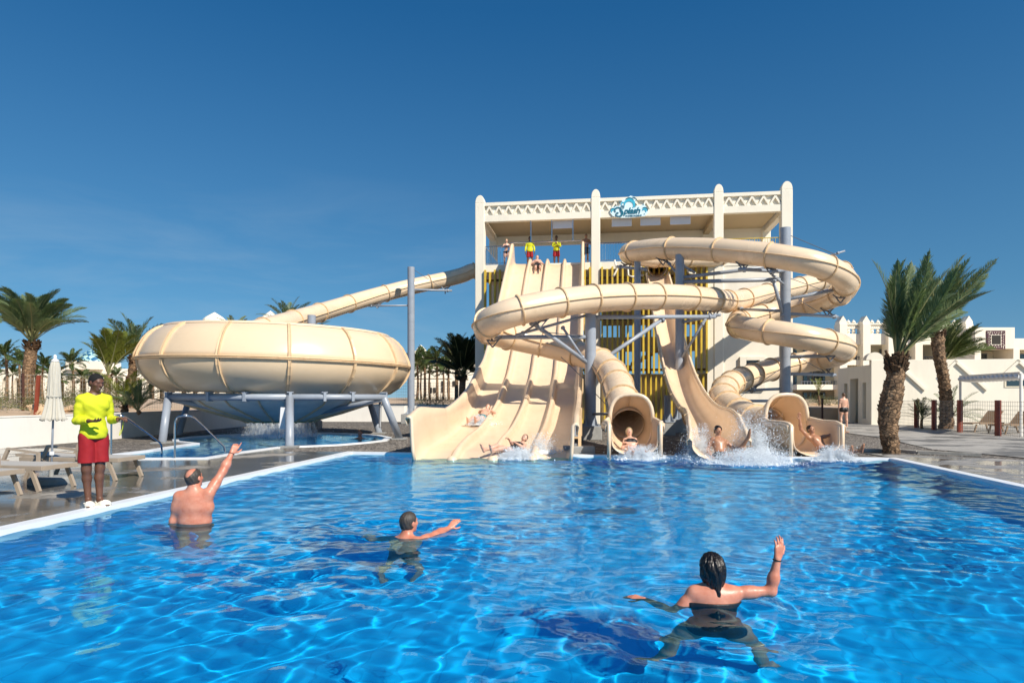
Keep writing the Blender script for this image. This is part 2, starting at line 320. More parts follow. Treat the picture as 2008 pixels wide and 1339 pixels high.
# pool basin
def pfloor():
    m = mat('pool_floor_tile', (.02, .22, .58), .5); nt = m.node_tree; N = nt.nodes; L = nt.links; b = N['Principled BSDF']; tc = N.new('ShaderNodeTexCoord')
    br = N.new('ShaderNodeTexBrick'); br.offset = 0; br.inputs['Scale'].default_value = 1; br.inputs['Brick Width'].default_value = .3; br.inputs['Row Height'].default_value = .3; br.inputs['Mortar Size'].default_value = .008
    br.inputs['Color1'].default_value = (.002, .37, .68, 1); br.inputs['Color2'].default_value = (.003, .385, .70, 1); br.inputs['Mortar'].default_value = (.002, .31, .60, 1)
    mp = N.new('ShaderNodeMapping'); mp.inputs['Rotation'].default_value = (0, 0, .136); L.new(tc.outputs['Object'], mp.inputs[0]); L.new(mp.outputs[0], br.inputs[0]); L.new(br.outputs[0], b.inputs['Base Color']); return m
M['pfloor'] = pfloor()
DEP = -1.25
def basin(name, poly, z, mf, mw):
    n = len(poly); v = [(p[0], p[1], -.34) for p in poly]+[(p[0], p[1], z) for p in poly]
    f = [(i, (i+1) % n, n+(i+1) % n, n+i) for i in range(n)]+[tuple(range(n, 2*n))[::-1]]
    o = mesh(name, v, f, [mw, mf], matidx=[0]*n+[1]); o['kind'] = 'structure'; o.cycles.is_caustics_receiver = True; return o
basin('pool_floor', pool_in, DEP, M['pfloor'], M['poolwall'])
M['pfloor2'] = mat('plunge_pool_tile', (.01, .13, .36), .5, .08, 5)
basin('plunge_pool_floor', bowl_poly, -.9, M['pfloor2'], M['poolwall'])
for i, (px, py) in enumerate([(1118, 1003), (1470, 990), (1715, 1010), (1190, 1095)]):   # pale main drains set in the floor
    g = G(px, py, -1.0); mbx = MB().box((g.x, g.y, DEP+.01), (.9, .35, .02), .136); tag(mbx.build('floor_grate', M['tealwhite']), kind='structure')
rng = np.random.default_rng(4)
NW = 70
lam = .12*(.85/.12)**rng.random(NW); KK = 2*np.pi/lam; TH = rng.normal(.35, 1.1, NW); PH = rng.random(NW)*6.283
AMP = .0070*(lam/.5)**1.15/np.sqrt(NW)
RIP = [(1.42, 4.75, .010, .42, .9), (-3.75, 8.3, .006, .4, .8), (-1.45, 7.9, .008, .36, .8), (1.55, 17, .02, .6, 2.0), (3.15, 16.3, .02, .5, 1.6), (5.5, 16.0, .035, .7, 2.6), (7.6, 16.2, .025, .6, 1.8)]
def wave(X, Y):
    Z = np.zeros_like(X)
    G1 = .75+.5*np.sin(X*.9+1.3*np.sin(Y*.5))*np.sin(Y*.63+.7*np.cos(X*.8))
    for k, t, a, p in zip(KK, TH, AMP, PH): Z += a*np.sin(k*(X*np.sin(t)+Y*np.cos(t))+p+.5*np.sin(.7*X+.4*Y+p))
    Z *= G1
    for x, y, a, l, s in RIP:
        r = np.hypot(X-x, Y-y); Z += a*np.exp(-(r/s)**1.3)*np.cos(2*np.pi*r/l)
    return Z
def water_mat():
    m = bpy.data.materials.new('pool_water'); m.use_nodes = True; nt = m.node_tree; N = nt.nodes; N.clear(); o = N.new('ShaderNodeOutputMaterial'); g = N.new('ShaderNodeBsdfGlass')
    g.inputs['Color'].default_value = (.58, .93, 1, 1); g.inputs['Roughness'].default_value = 0; g.inputs['IOR'].default_value = 1.26; nt.links.new(g.outputs[0], o.inputs[0])
    tc = N.new('ShaderNodeTexCoord'); n = N.new('ShaderNodeTexNoise'); n.inputs['Scale'].default_value = 16; n.inputs['Detail'].default_value = 3; n.inputs['Distortion'].default_value = .6; nt.links.new(tc.outputs['Object'], n.inputs[0]); bp = N.new('ShaderNodeBump'); bp.inputs['Distance'].default_value = .01; sx = N.new('ShaderNodeSeparateXYZ'); nt.links.new(tc.outputs['Object'], sx.inputs[0]); mr = N.new('ShaderNodeMapRange'); mr.inputs[1].default_value = 4; mr.inputs[2].default_value = 13; mr.inputs[3].default_value = .03; mr.inputs[4].default_value = .24; nt.links.new(sx.outputs[1], mr.inputs[0]); nt.links.new(mr.outputs[0], bp.inputs['Strength']); nt.links.new(n.outputs[0], bp.inputs['Height']); nt.links.new(bp.outputs[0], g.inputs['Normal']); return m
M['water'] = water_mat()
def clip_grid(name, poly, dx, dy, f, z, m):
    P2 = np.array([(p[0], p[1]) for p in poly]); x0, y0 = P2.min(0)-.1; x1, y1 = P2.max(0)+.1
    xs = np.arange(x0, x1+dx, dx); ys = [y0]
    while ys[-1] < y1: ys.append(ys[-1]+dy(ys[-1]))
    X, Y = np.meshgrid(xs, np.array(ys)); Z = f(X, Y)+z; n, mm = len(xs), len(ys)
    i = np.arange(n*mm).reshape(mm, n); q = np.stack([i[:-1, :-1], i[:-1, 1:], i[1:, 1:], i[1:, :-1]], -1).reshape(-1, 4)
    cx = X.ravel()[q].mean(1); cy = Y.ravel()[q].mean(1); ins = np.zeros(len(q), bool); k = len(P2)
    O = np.array([(p[0], p[1]) for p in inset(poly, -.12)])
    for a in range(k):
        (ax, ay), (bx, by) = O[a], O[(a+1) % k]
        c = ((ay > cy) != (by > cy)); c2 = cx < (bx-ax)*(cy-ay)/(by-ay+1e-12)+ax; ins ^= (c & c2)
    q = q[ins]; used = np.unique(q); rm = np.full(n*mm, -1); rm[used] = np.arange(len(used))
    V = np.stack([X.ravel(), Y.ravel(), Z.ravel()], -1)[used]
    o = mesh(name, V, rm[q], m, None, True); o['kind'] = 'structure'; o.cycles.is_caustics_caster = True; return o
clip_grid('water', pool_in, .022, lambda y: .02 if y < 9 else .03, wave, 0, M['water'])
clip_grid('plunge_pool_water', bowl_poly, .05, lambda y: .06, lambda X, Y: wave(X*1.3, Y*1.3)*.9, .02, M['water'])
# sandy terrace behind the white retaining wall
def terrace():
    ys = [42.2, 44, 48, 55, 65, 80, 110, 200, 600, 2900]; xs = np.linspace(-1, 1, 41); v = []; f = []
    for j, y in enumerate(ys):
        for x in xs:
            X = x*(380 if j > 6 else 90+j*25); z = .86+.012*min(y-42, 40)+.08*math.sin(X*.31+y)*math.cos(y*.21)
            v.append((X, y, z if j else .86))
    for j in range(len(ys)-1):
        for i in range(40): a = j*41+i; f.append((a, a+1, a+42, a+41))
    n = len(v)
    for x in xs: v.append((x*90, 42.2, .0))
    for i in range(40): f.append((n+i, n+i+1, i+1, i))
    o = mesh('terrain', v, f, M['sand'], None, True); o['kind'] = 'structure'
    v = []; f = []                       # terrace running beside the deck on the left
    ys = [12, 16, 18.6, 21, 24, 28, 33, 38, 42.3]; wx = [-21.4, -17.7, -15.25, -14.85, -14.45, -14.3, -14.1, -14.0, -14.0]
    for y, w0 in zip(ys, wx):
        for x, z in ((0, .82), (-1.5, .92), (-5, 1.0), (-15, 1.05), (-45, 1.1), (-105, 1.1)): v.append((x+w0, y, z+(.05*math.sin(y*1.3+x))))
    for j in range(len(ys)-1):
        for i in range(5): a = j*6+i; f.append((a, a+6, a+7, a+1))
    o = mesh('sand_bank', v, f, M['sand'], None, True); o['kind'] = 'structure'
terrace()
# ---------------------------------------------------------------- the white tower the slides start from
TH0 = math.atan(.137); TU = Vector((math.cos(TH0), -math.sin(TH0), 0)); TV = Vector((math.sin(TH0), math.cos(TH0), 0)); T0 = Vector((-.12, 38.5, 0))
def T(u, v, z): return T0+TU*u+TV*v+Vector((0, 0, z))
def tbox(mb, u0, u1, v0, v1, z0, z1): return mb.box(T((u0+u1)/2, (v0+v1)/2, (z0+z1)/2), (u1-u0, v1-v0, z1-z0), -TH0)
FZ, BZ, PZ = 9.16, 11.65, 12.75           # platform floor, beam underside, parapet top
tower = empty('slide_tower', T(6.7, 2.5, .03), 0, 'tall open white tower with zigzag parapet that the water slides start from', 'tower')
tower.location = (0, 0, 0)
def tw(mb, name, m, parent=None, **k): return mb.build(name, m, parent or tower, **k)
cols = [(-1.753, .54), (4.886, .50), (11.61, .50), (15.2, .58)]
def column(u, w, v, z1, tip, name='column'):
    mb = MB(); tbox(mb, u-w/2, u+w/2, v, v+w, 0, z1)
    if tip:
        h = w/2; outl = [(-h, 0)]+[(h*math.cos(math.pi-a)*1.0, math.sin(a)**.9*(tip)) for a in np.linspace(.12, math.pi-.12, 11)]+[(h, 0)]
        mb.plate([(a, b) for a, b in outl], T(u, v+.02, z1), TU, (0, 0, 1), TV, w-.04)
    tw(mb, name, M['white'], bevel=.03)
for i, (u, w) in enumerate(cols):
    column(u, w, -.05 if i != 3 else -.06, PZ+(-.02 if i in (0,) else .05), .46)
for u, w in ((-1.753, .5), (4.886, .5), (11.61, .5), (15.2, .5)): column(u, w, 4.6, PZ-.1, .4)
# parapet: three bays each with a recessed field and raised zigzag
for bi, ((u0, w0), (u1, w1)) in enumerate(zip(cols[:-1], cols[1:])):
    a, b = u0+w0/2, u1-w1/2; mb = MB()
    tbox(mb, a, b, .0, .35, BZ, 12.02); tbox(mb, a, b, .0, .35, 12.56, PZ); tbox(mb, a, b, .16, .34, 12.02, 12.56)
    n = max(3, round((b-a)/.58)); st = (b-a)/n
    for k in range(n):
        x0 = a+k*st; c0 = x0+st/2
        for s in (-1, 1):
            p, q = T(c0+s*st/2, .11, 12.0), T(c0, .11, 12.58); d = (q-p).normalized(); nrm = Vector((0, 0, 1)).cross(TV)
            mb.bar(T(c0+s*(st/2-.02), .13, 12.04), T(c0+s*.0, .13, 12.52), .20, .11, up=TU) if False else None
            wv = .085
            poly = [(s*(st/2+.02)-s*wv, 0), (s*(st/2+.02)+s*wv*.2, 0), (s*.03, .54), (-s*.0, .54), (-s*.0, .54-.15)]
            if s > 0: pass
            else: poly = poly[::-1]
            mb.plate(poly, T(c0, .03, 12.02), TU, (0, 0, 1), TV, .2)
    tw(mb, 'parapet', M['white'], bevel=.0)
# side parapets and rear beam, roof soffit
mb = MB(); tbox(mb, -1.95, -1.6, .5, 4.6, BZ, PZ-.03); tbox(mb, 15.05, 15.4, .5, 4.6, BZ, PZ-.03); tbox(mb, -1.5, 14.95, 4.7, 5.02, BZ-.35, PZ-.05); tw(mb, 'side_beam', M['white'])
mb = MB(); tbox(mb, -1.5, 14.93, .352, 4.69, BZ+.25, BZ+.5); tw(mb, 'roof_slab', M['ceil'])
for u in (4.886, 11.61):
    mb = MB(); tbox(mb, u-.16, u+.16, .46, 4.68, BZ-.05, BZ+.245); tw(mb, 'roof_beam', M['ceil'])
mb = MB()
for (u0, w0), (u1, w1) in zip(cols[:-1], cols[1:]): tbox(mb, u0+w0/2, u1-w1/2, .02, .4, FZ-.42, FZ)
tbox(mb, -1.5, 14.9, .4, 4.6, FZ-.3, FZ-.004); tw(mb, 'platform_slab', M['white'], bevel=.015)
# body: solid right bay, back wall with openings, low base wall
mb = MB(); tbox(mb, 11.0, 11.36, .0, 4.6, .03, FZ-.43); tbox(mb, 11.86, 14.9, .05, .35, 3.55, FZ-.43); tbox(mb, 11.86, 13.05, .05, .35, .03, 3.55); tbox(mb, 13.75, 14.9, .05, .35, .03, 3.55); tbox(mb, 13.05, 13.75, .05, .35, .03, 2.2)
tw(mb, 'front_wall', M['white'], bevel=.01)
mb = MB(); tbox(mb, 12.72, 13.05, -.12, .3, 1.95, 3.75); tbox(mb, 13.75, 14.05, -.12, .3, 1.95, 3.75); tbox(mb, 13.05, 13.75, -.12, .3, 3.55, 3.75); tbox(mb, 13.05, 13.75, -.12, .3, 1.95, 2.2); fr = tw(mb, 'window', M['white'], bevel=.01)
mb = MB(); tbox(mb, 13.05, 13.75, .22, .26, 2.2, 3.55); mb.build('pane', M['glassd'], fr)
def back_bay(a, b):
    mb = MB(); tbox(mb, a, b, 4.45, 4.7, 6.9, FZ-.3); tbox(mb, a, b, 4.45, 4.7, 4.4, 5.3); tbox(mb, a, b, 4.45, 4.7, .03, 2.7)
    k = 0
    for x in np.arange(a+1.2, b-.4, 1.6): tbox(mb, x, x+.35, 4.44, 4.71, 2.7, 6.9)
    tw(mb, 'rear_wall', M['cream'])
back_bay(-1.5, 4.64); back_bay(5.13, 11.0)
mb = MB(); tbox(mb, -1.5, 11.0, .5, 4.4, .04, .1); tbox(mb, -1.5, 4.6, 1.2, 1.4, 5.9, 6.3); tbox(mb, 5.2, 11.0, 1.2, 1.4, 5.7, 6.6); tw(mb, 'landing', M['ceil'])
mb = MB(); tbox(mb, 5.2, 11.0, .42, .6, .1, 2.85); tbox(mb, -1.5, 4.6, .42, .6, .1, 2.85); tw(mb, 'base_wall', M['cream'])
mb = MB()
for k, (a, b) in enumerate(((2.6, 4.6),)): pass
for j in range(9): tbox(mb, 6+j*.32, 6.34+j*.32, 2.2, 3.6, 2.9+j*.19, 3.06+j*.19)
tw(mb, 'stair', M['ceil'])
# ochre fins: an upper and a lower tier, each fin a part
for a, b in ((-1.42, .75), (4.0, 4.62), (5.25, 11.05)):
    n = int((b-a)/.285)
    for k in range(n+1):
        u = a+k*.285
        mb = MB(); tbox(mb, u-.05, u+.05, -.2, .06, 2.86+(k % 2)*0, FZ-.32-(0.12 if k % 3 == 1 else 0)); tw(mb, 'upper_fin', M['gold'])
for a, b in ((-1.42, .2), (4.0, 4.62), (5.25, 11.05)):
    n = int((b-a)/.285)
    for k in range(n):
        u = a+.14+k*.285
        mb = MB(); tbox(mb, u-.05, u+.05, .09, .31, .06, 2.8); tw(mb, 'lower_fin', M['gold'])
mb = MB()
for z in (3.0, 8.2):
    for a, b in ((-1.48, 4.62), (5.15, 11.0)): tbox(mb, a, b, .075, .088, z, z+.14)
tbox(mb, 5.15, 11.0, .075, .088, 5.85, 6.05); tw(mb, 'fin_rail', M['brown'])
def railing(name, a, b, m, n, top=None):
    mb = MB(); z1 = FZ+1.08; mb.tube([a+Vector((0, 0, 1.08)), b+Vector((0, 0, 1.08))], .024, 6); mb.tube([a+Vector((0, 0, .1)), b+Vector((0, 0, .1))], .018, 6)
    for k in range(n+1):
        p = a.lerp(b, k/n); mb.tube([p+Vector((0, 0, .0 if k % 6 == 0 else .1)), p+Vector((0, 0, 1.08))], .02 if k % 6 == 0 else .011, 5)
    tw(mb, name, m)
railing('railing', T(-1.48, .12, FZ), T(.0, .12, FZ), M['chrome'], 10); railing('railing', T(4.05, .12, FZ), T(4.62, .12, FZ), M['chrome'], 4)
railing('railing', T(5.15, .12, FZ), T(6.9, .12, FZ), M['chrome'], 12); railing('railing', T(-1.45, .4, FZ), T(-1.45, 4.4, FZ), M['chrome'], 20)
railing('railing', T(11.9, .1, FZ), T(14.9, .1, FZ), M['gold'], 22); railing('railing', T(11.9, 4.3, FZ), T(14.9, 4.3, FZ), M['gold'], 22)
mb = MB(); mb.tube([T(.0, .1, FZ+1.25), T(4.1, .1, FZ+1.25)], .028, 8)
for u in (1.2, 2.4, 3.6): mb.tube([T(u, .1, FZ+1.25), T(u, .1, BZ+.1)], .026, 8)
tw(mb, 'grab_bar', M['chrome'])
for i, (u, lab) in enumerate(((3.0, 'blank white hanging panel over the open lane slide, alone in the left bay'), (6.35, 'blank white hanging panel under the splash sign, leftmost of three'), (7.95, 'blank white hanging panel in the centre bay, middle of three'), (9.6, 'blank white hanging panel in the centre bay, rightmost of three'))):
    e = empty('hanging_panel', T(u, .5, BZ+.2), -TH0, lab, 'panel', 'white panels hanging under the tower roof'); e.name = 'blank_banner'
    MB().box((0, 0, -.35), (1.12, .05, .52)).build('panel_board', M['panel'], e, bevel=.008)
    
    for q in (-.4, .4): MB().box((q, 0, -.02), (.02, .02, .16)).build('hanger', M['chrome'], e)
# ---------------------------------------------------------------- the sign
def sign():
    O = T(6.72, -.02, 12.06); e = empty('splash_sign', O, 0, 'blue wave shaped Splash water world sign on the tower parapet', 'sign'); e.scale = (.88, .88, .86)
    Mw = Matrix((TU, Vector((0, 0, 1)), -TV)).transposed().to_4x4()
    def pl(name, polys, depth, m, off):
        mb = MB()
        for poly in polys: mb.plate(poly, TU*0, TU, (0, 0, 1), -TV, depth)
        o = mb.build(name, m, e); o.location = -TV*off; return o
    def arc(cx, cy, r0, r1, a0, a1, n=14, tap=1.0):   # crescent that tapers to both ends
        out = []; inn = []
        for i in range(n+1):
            t = i/n; a = math.radians(a0+(a1-a0)*t); w = (r1-r0)*(math.sin(math.pi*min(1, max(.02, t)))**.6 if tap else 1)
            out.append((cx+(r0+w)*math.cos(a), cy+(r0+w)*math.sin(a))); inn.append((cx+r0*math.cos(a), cy+r0*math.sin(a)))
        return out+inn[::-1]
    bk = [(-1.17, -.2), (-1.1, .1), (-.9, .22), (-.62, .2), (-.5, .42), (-.38, .62), (-.1, .72), (.12, .86), (.3, .8), (.42, .55), (.4, .2), (.75, .2), (.95, .32), (1.02, .2), (1.2, -.05), (1.2, -.28), (1.02, -.5), (.4, -.55), (-.1, -.57), (-.5, -.55), (-.72, -.52), (-1.0, -.42)]
    pl('backing', [bk], .05, M['ltcyan'], .0)
    pl('wave', [arc(.02, .22, .26, .45, 175, -40), arc(-.95, -.16, .1, .2, 190, 40), arc(.95, -.2, .1, .21, 150, -30), arc(-.34, .3, .1, .18, 200, 60)], .02, M['cyan'], .055)
    pl('wave_crest', [arc(.0, .25, .42, .5, 120, 40), arc(.06, .3, .48, .55, 70, 20), arc(-.96, -.18, .22, .28, 170, 60), arc(.96, -.22, .24, .31, 120, 10), arc(-.4, .3, .2, .24, 170, 90),
        arc(-.86, .18, .03, .06, 60, 240, 6), arc(-.55, .5, .03, .06, 60, 240, 6), arc(.88, .25, .02, .07, -60, 90, 6), arc(.34, .15, .06, .1, -60, 60, 6), arc(-.78, -.38, .02, .06, 90, 300, 6), arc(1.0, -.36, .02, .05, 90, 300, 6)], .02, M['teal'], .055)
    def text(s, size, x, y, shear, m, name, bold=0.0):
        cu = bpy.data.curves.new(name, 'FONT'); cu.body = s; cu.size = size; cu.shear = shear; cu.extrude = .012; cu.offset = bold; cu.space_character = .93
        tmp = bpy.data.objects.new(name, cu); S.collection.objects.link(tmp); bpy.context.view_layer.update()
        me = bpy.data.meshes.new_from_object(tmp.evaluated_get(bpy.context.evaluated_depsgraph_get())); bpy.data.objects.remove(tmp)
        me.transform(Mw); me.materials.clear(); me.materials.append(m)
        o = bpy.data.objects.new(name, me); link(o, e); o.location = TU*x+Vector((0, 0, y))-TV*.075; return o
    # flowing capital S as a swept stroke, then the lower-case letters
    st = [(-.28, .12), (-.36, .17), (-.44, .1), (-.36, .02), (-.28, .1), (-.3, .2), (-.42, .22), (-.52, .1), (-.5, -.06), (-.4, -.2), (-.42, -.36), (-.56, -.46), (-.72, -.44), (-.8, -.32), (-.72, -.22), (-.63, -.27)]
    def stroke(pts, ws):
        c = catmull([(a, 0, b) for a, b in pts], .03); n = len(c); L_ = []; R_ = []; quads = []
        for i, p in enumerate(c):
            d = (c[min(i+1, n-1)]-c[max(i-1, 0)]).normalized(); w = np.interp(i/(n-1), [k/(len(ws)-1) for k in range(len(ws))], ws)
            L_.append((p.x-d.z*w, p.z+d.x*w)); R_.append((p.x+d.z*w, p.z-d.x*w))
        return [[L_[i], L_[i+1], R_[i+1], R_[i]] for i in range(n-1)]
    qs = stroke(st, [.012, .014, .014, .012, .016, .02, .03, .055, .07, .065, .05, .03, .03, .035, .03])+stroke([(-.5, .06), (-.66, .12), (-.84, .04), (-.86, -.1), (-.8, -.16)], [.02, .03, .045, .04, .02])
    pl('letter', qs, .02, M['teal'], .075)
    text('plash', .54, -.31, -.3, .28, M['teal'], 'letter', .012)
    text('WATER WORLD', .145, -.2, -.5, 0, M['teal'], 'lettering', .001)
sign()
# ---------------------------------------------------------------- beige open racing slide with four lanes
def lane_x(Y): return -2.40+.1135*(Y-16.5)
ZY = [(15.8, -.2), (16.4, -.06), (16.9, .06), (17.2, .12), (17.6, .16), (19, .26), (21, .44), (23, .78), (24.5, 1.14), (25.7, 1.58), (26.5, 1.86), (27.4, 2.12), (28.3, 2.5), (30, 3.55), (32, 4.95), (34, 6.4), (36, 7.85), (37.3, 8.7), (38.0, 9.05), (38.5, 9.16), (39.4, 9.18)]
_c = catmull([(0, a, b) for a, b in ZY], .12); PY = np.array([p.y for p in _c]); PZZ = np.array([p.z for p in _c])
def slide_z(Y): return float(np.interp(Y, PY, PZZ))
def racing_slide():
    e = empty('racing_slide', (0, 0, 0), 0, 'broad beige open slide with four parallel lanes running from the tower into the pool', 'water slide')
    Wd = 3.92; ln = Wd/4
    def wall_h(Y, side):
        h = .82 if side < 0 else .95
        if Y < 17.2: h = 1.14 if side < 0 else .96
        elif Y < 20: h = 1.14-.10*(Y-17.2) if side < 0 else .96
        if Y > 37: h += min(1, (Y-37)/1.0)*.35
        if Y > 38.6: h = max(.25, h-(Y-38.6)*2)
        return h
    def div_h(Y):
        h = .27+.02*math.sin(Y*.9)
        if Y < 18.5: h = .12+.14*(Y-16)/2.5
        if Y > 37.6: h = .30
        return max(h, .06)
    # cross-section samples: (u, kind)
    us = []
    for k in range(4):
        a = k*ln
        us += [a+x for x in (.17, .22, .30, .40, .49, .58, .68, .76, .81)]
        if k < 3: us += [a+ln+q for q in (-.12, -.1, -.075, -.04, 0, .04, .075, .1, .12)]
    us = sorted(us)
    Ys = list(np.concatenate([np.arange(16.2, 38.6, .14), [38.7, 38.9, 39.2]]))
    v = []; rows = []
    for Y in Ys:
        z = slide_z(Y); row = []; x0 = lane_x(Y); dh = div_h(Y); flare = 0.02*max(0, (18.6-Y)/2.4)
        wl, wr = wall_h(Y, -1), wall_h(Y, 1)
        def put(x, zz): row.append(len(v)); v.append((x, Y-.117*(x-x0)*0, zz))
        lip = .07
        # left wall: outer skirt, rolled lip, inner face curving to the lane
        for dx, hz in ((-.10, wl-.20), (-.14, wl-.06), (-.10, wl), (-.03, wl+.01), (.02, wl-.03), (.03, wl*.6), (.045, wl*.3), (.07, .09)): put(x0+dx-flare*(hz/wl), z+hz)
        for u in us:
            k = min(3, int(u/ln)); t = (u-k*ln)/ln; near = min((abs(u-j*ln) for j in (1, 2, 3)))
            if near < .13: hz = max(.03, dh*(1-(near/.125)**3.2))
            elif near < .18: hz = .015
            else: hz = .012*((t-.5)*2)**2*2
            put(x0+u, z+hz)
        for dx, hz in ((-.07, .09), (-.045, wr*.3), (-.03, wr*.6), (-.02, wr-.03), (.03, wr+.01), (.10, wr), (.14, wr-.06), (.10, wr-.20)): put(x0+Wd+dx+flare*(hz/wr)*.3, z+hz)
        rows.append(row)
    n = len(rows[0]); f = []
    for i in range(len(rows)-1):
        for k in range(n-1): f.append((rows[i][k], rows[i][k+1], rows[i+1][k+1], rows[i+1][k]))
    o = mesh('slide_lanes', v, np.array(f), M['gel2'], e, True); sd = o.modifiers.new('s', 'SOLIDIFY'); sd.thickness = .018; sd.offset = -1
    for sidx in (0, 1):                   # thick rounded front edges of the outer walls
        pr_ = rows[0][2:8] if sidx == 0 else rows[0][-8:-2]; mb = MB(); mb.tube([Vector(v[i]) for i in pr_]+[], .045, 8); mb.build('wall_end_bead', M['gel'], e, True)
    # rounded noses that end the walls and dividers at the water
    for k in range(5):
        x = lane_x(16.2)+k*ln; h = .95 if k in (0, 4) else .2
        if k in (0, 4): continue
        mb = MB(); mb.lathe([(.001, .10), (.08, .085), (.13, .02), (.14, -.1), (.14, -.3)], (x, 16.26, 0), 14); mb.build('lane_divider_nose', M['gel'], e, True)
    # bolted flange joints across the lanes, seen as ribs on the outside walls
    for Y in (17.6, 20.2, 23.0, 25.9, 28.8, 31.6, 34.4, 37.0):
        z = slide_z(Y); mb = MB(); x0 = lane_x(Y)
        for s, xx, w in ((-1, x0-.13, wall_h(Y, -1)), (1, x0+Wd+.13, wall_h(Y, 1))):
            mb.box((xx, Y, z+w*.45), (.08, .05, w*.9))
        mb.box((x0+Wd/2, Y, z-.05), (Wd+.2, .05, .06)); mb.build('flange_joint', M['gelrib'], e)
    # bolt heads along both lips
    for Y in (20.5, 25.0, 30.0, 35.0):
        for fx in (.15, 3.75):
            z = slide_z(Y); p = Vector((lane_x(Y)+fx, Y, z-.06)); mb = MB(); mb.tube([p, Vector((p.x, p.y, .02))], .07, 8); mb.box((p.x, p.y, .06), (.4, .4, .1)); mb.build('prop', M['steel'], e)
racing_slide()
# ---------------------------------------------------------------- enclosed tubes
def ring_frame(d):
    d = Vector(d).normalized(); x = d.cross(Vector((0, 0, 1))).normalized(); return x, x.cross(d)
def tube_run(e, pts, r, name='tube', gap=2.3, first=.3, rr=None, m='gel', start=0, flange=True):
    c = catmull(pts, .16); n = 30; v = []; 
    for i, p in enumerate(c):
        d = c[min(i+1, len(c)-1)]-c[max(i-1, 0)]; x, y = ring_frame(d); R = r
        for k in range(n): a = 2*math.pi*k/n; v.append(p+(x*math.cos(a)+y*math.sin(a))*R)
    f = [(i*n+k, i*n+(k+1) % n, (i+1)*n+(k+1) % n, (i+1)*n+k) for i in range(len(c)-1) for k in range(n)]
    o = mesh(name, v, np.array(f), M[m], e, True); sd = o.modifiers.new('s', 'SOLIDIFY'); sd.thickness = .015; sd.offset = 1
    # long side seams where the two half shells bolt together
    for s in (1, -1):
        sv = []; sf = []
        for i, p in enumerate(c):
            d = c[min(i+1, len(c)-1)]-c[max(i-1, 0)]; x, y = ring_frame(d)
            for a, b in ((r-.01, -.016), (r+.045, -.016), (r+.045, .016), (r-.01, .016)): sv.append(p+x*s*a+y*b)
        for i in range(len(c)-1):
            for k in range(4): sf.append((i*4+k, i*4+(k+1) % 4, (i+1)*4+(k+1) % 4, (i+1)*4+k))
        mesh('side_seam', sv, np.array(sf), M['gelrib'], e)
    if flange:
        acc = 2.3-first
        for i in range(1, len(c)):
            acc += (c[i]-c[i-1]).length
            if acc >= (gap if callable(gap) is False else gap(i/len(c))):
                acc = 0; d = (c[min(i+1, len(c)-1)]-c[i-1]).normalized(); x, y = ring_frame(d); mb = MB(); nn = 32; vv = []; ff = []
                prof = [(r-.0, -.024), (r+.055, -.022), (r+.058, -.004), (r+.045, -.0), (r+.058, .004), (r+.055, .022), (r-.0, .024)]
                for rad, off in prof:
                    for k in range(nn): a = 2*math.pi*k/nn; vv.append(c[i]+d*off+(x*math.cos(a)+y*math.sin(a))*rad)
                for q in range(len(prof)-1):
                    for k in range(nn): a, b = q*nn+k, q*nn+(k+1) % nn; ff.append((a, b, b+nn, a+nn))
                mb.add(vv, ff)
                for k in range(0, nn, 2):       # bolt heads
                    a = 2*math.pi*(k+.5)/nn; q = c[i]+(x*math.cos(a)+y*math.sin(a))*(r+.035)
                    mb.box(q, (.018, .07, .018), M=Matrix((x, d, y)).transposed())
                mb.build('flange', M['gelrib'], e, False)
    return c
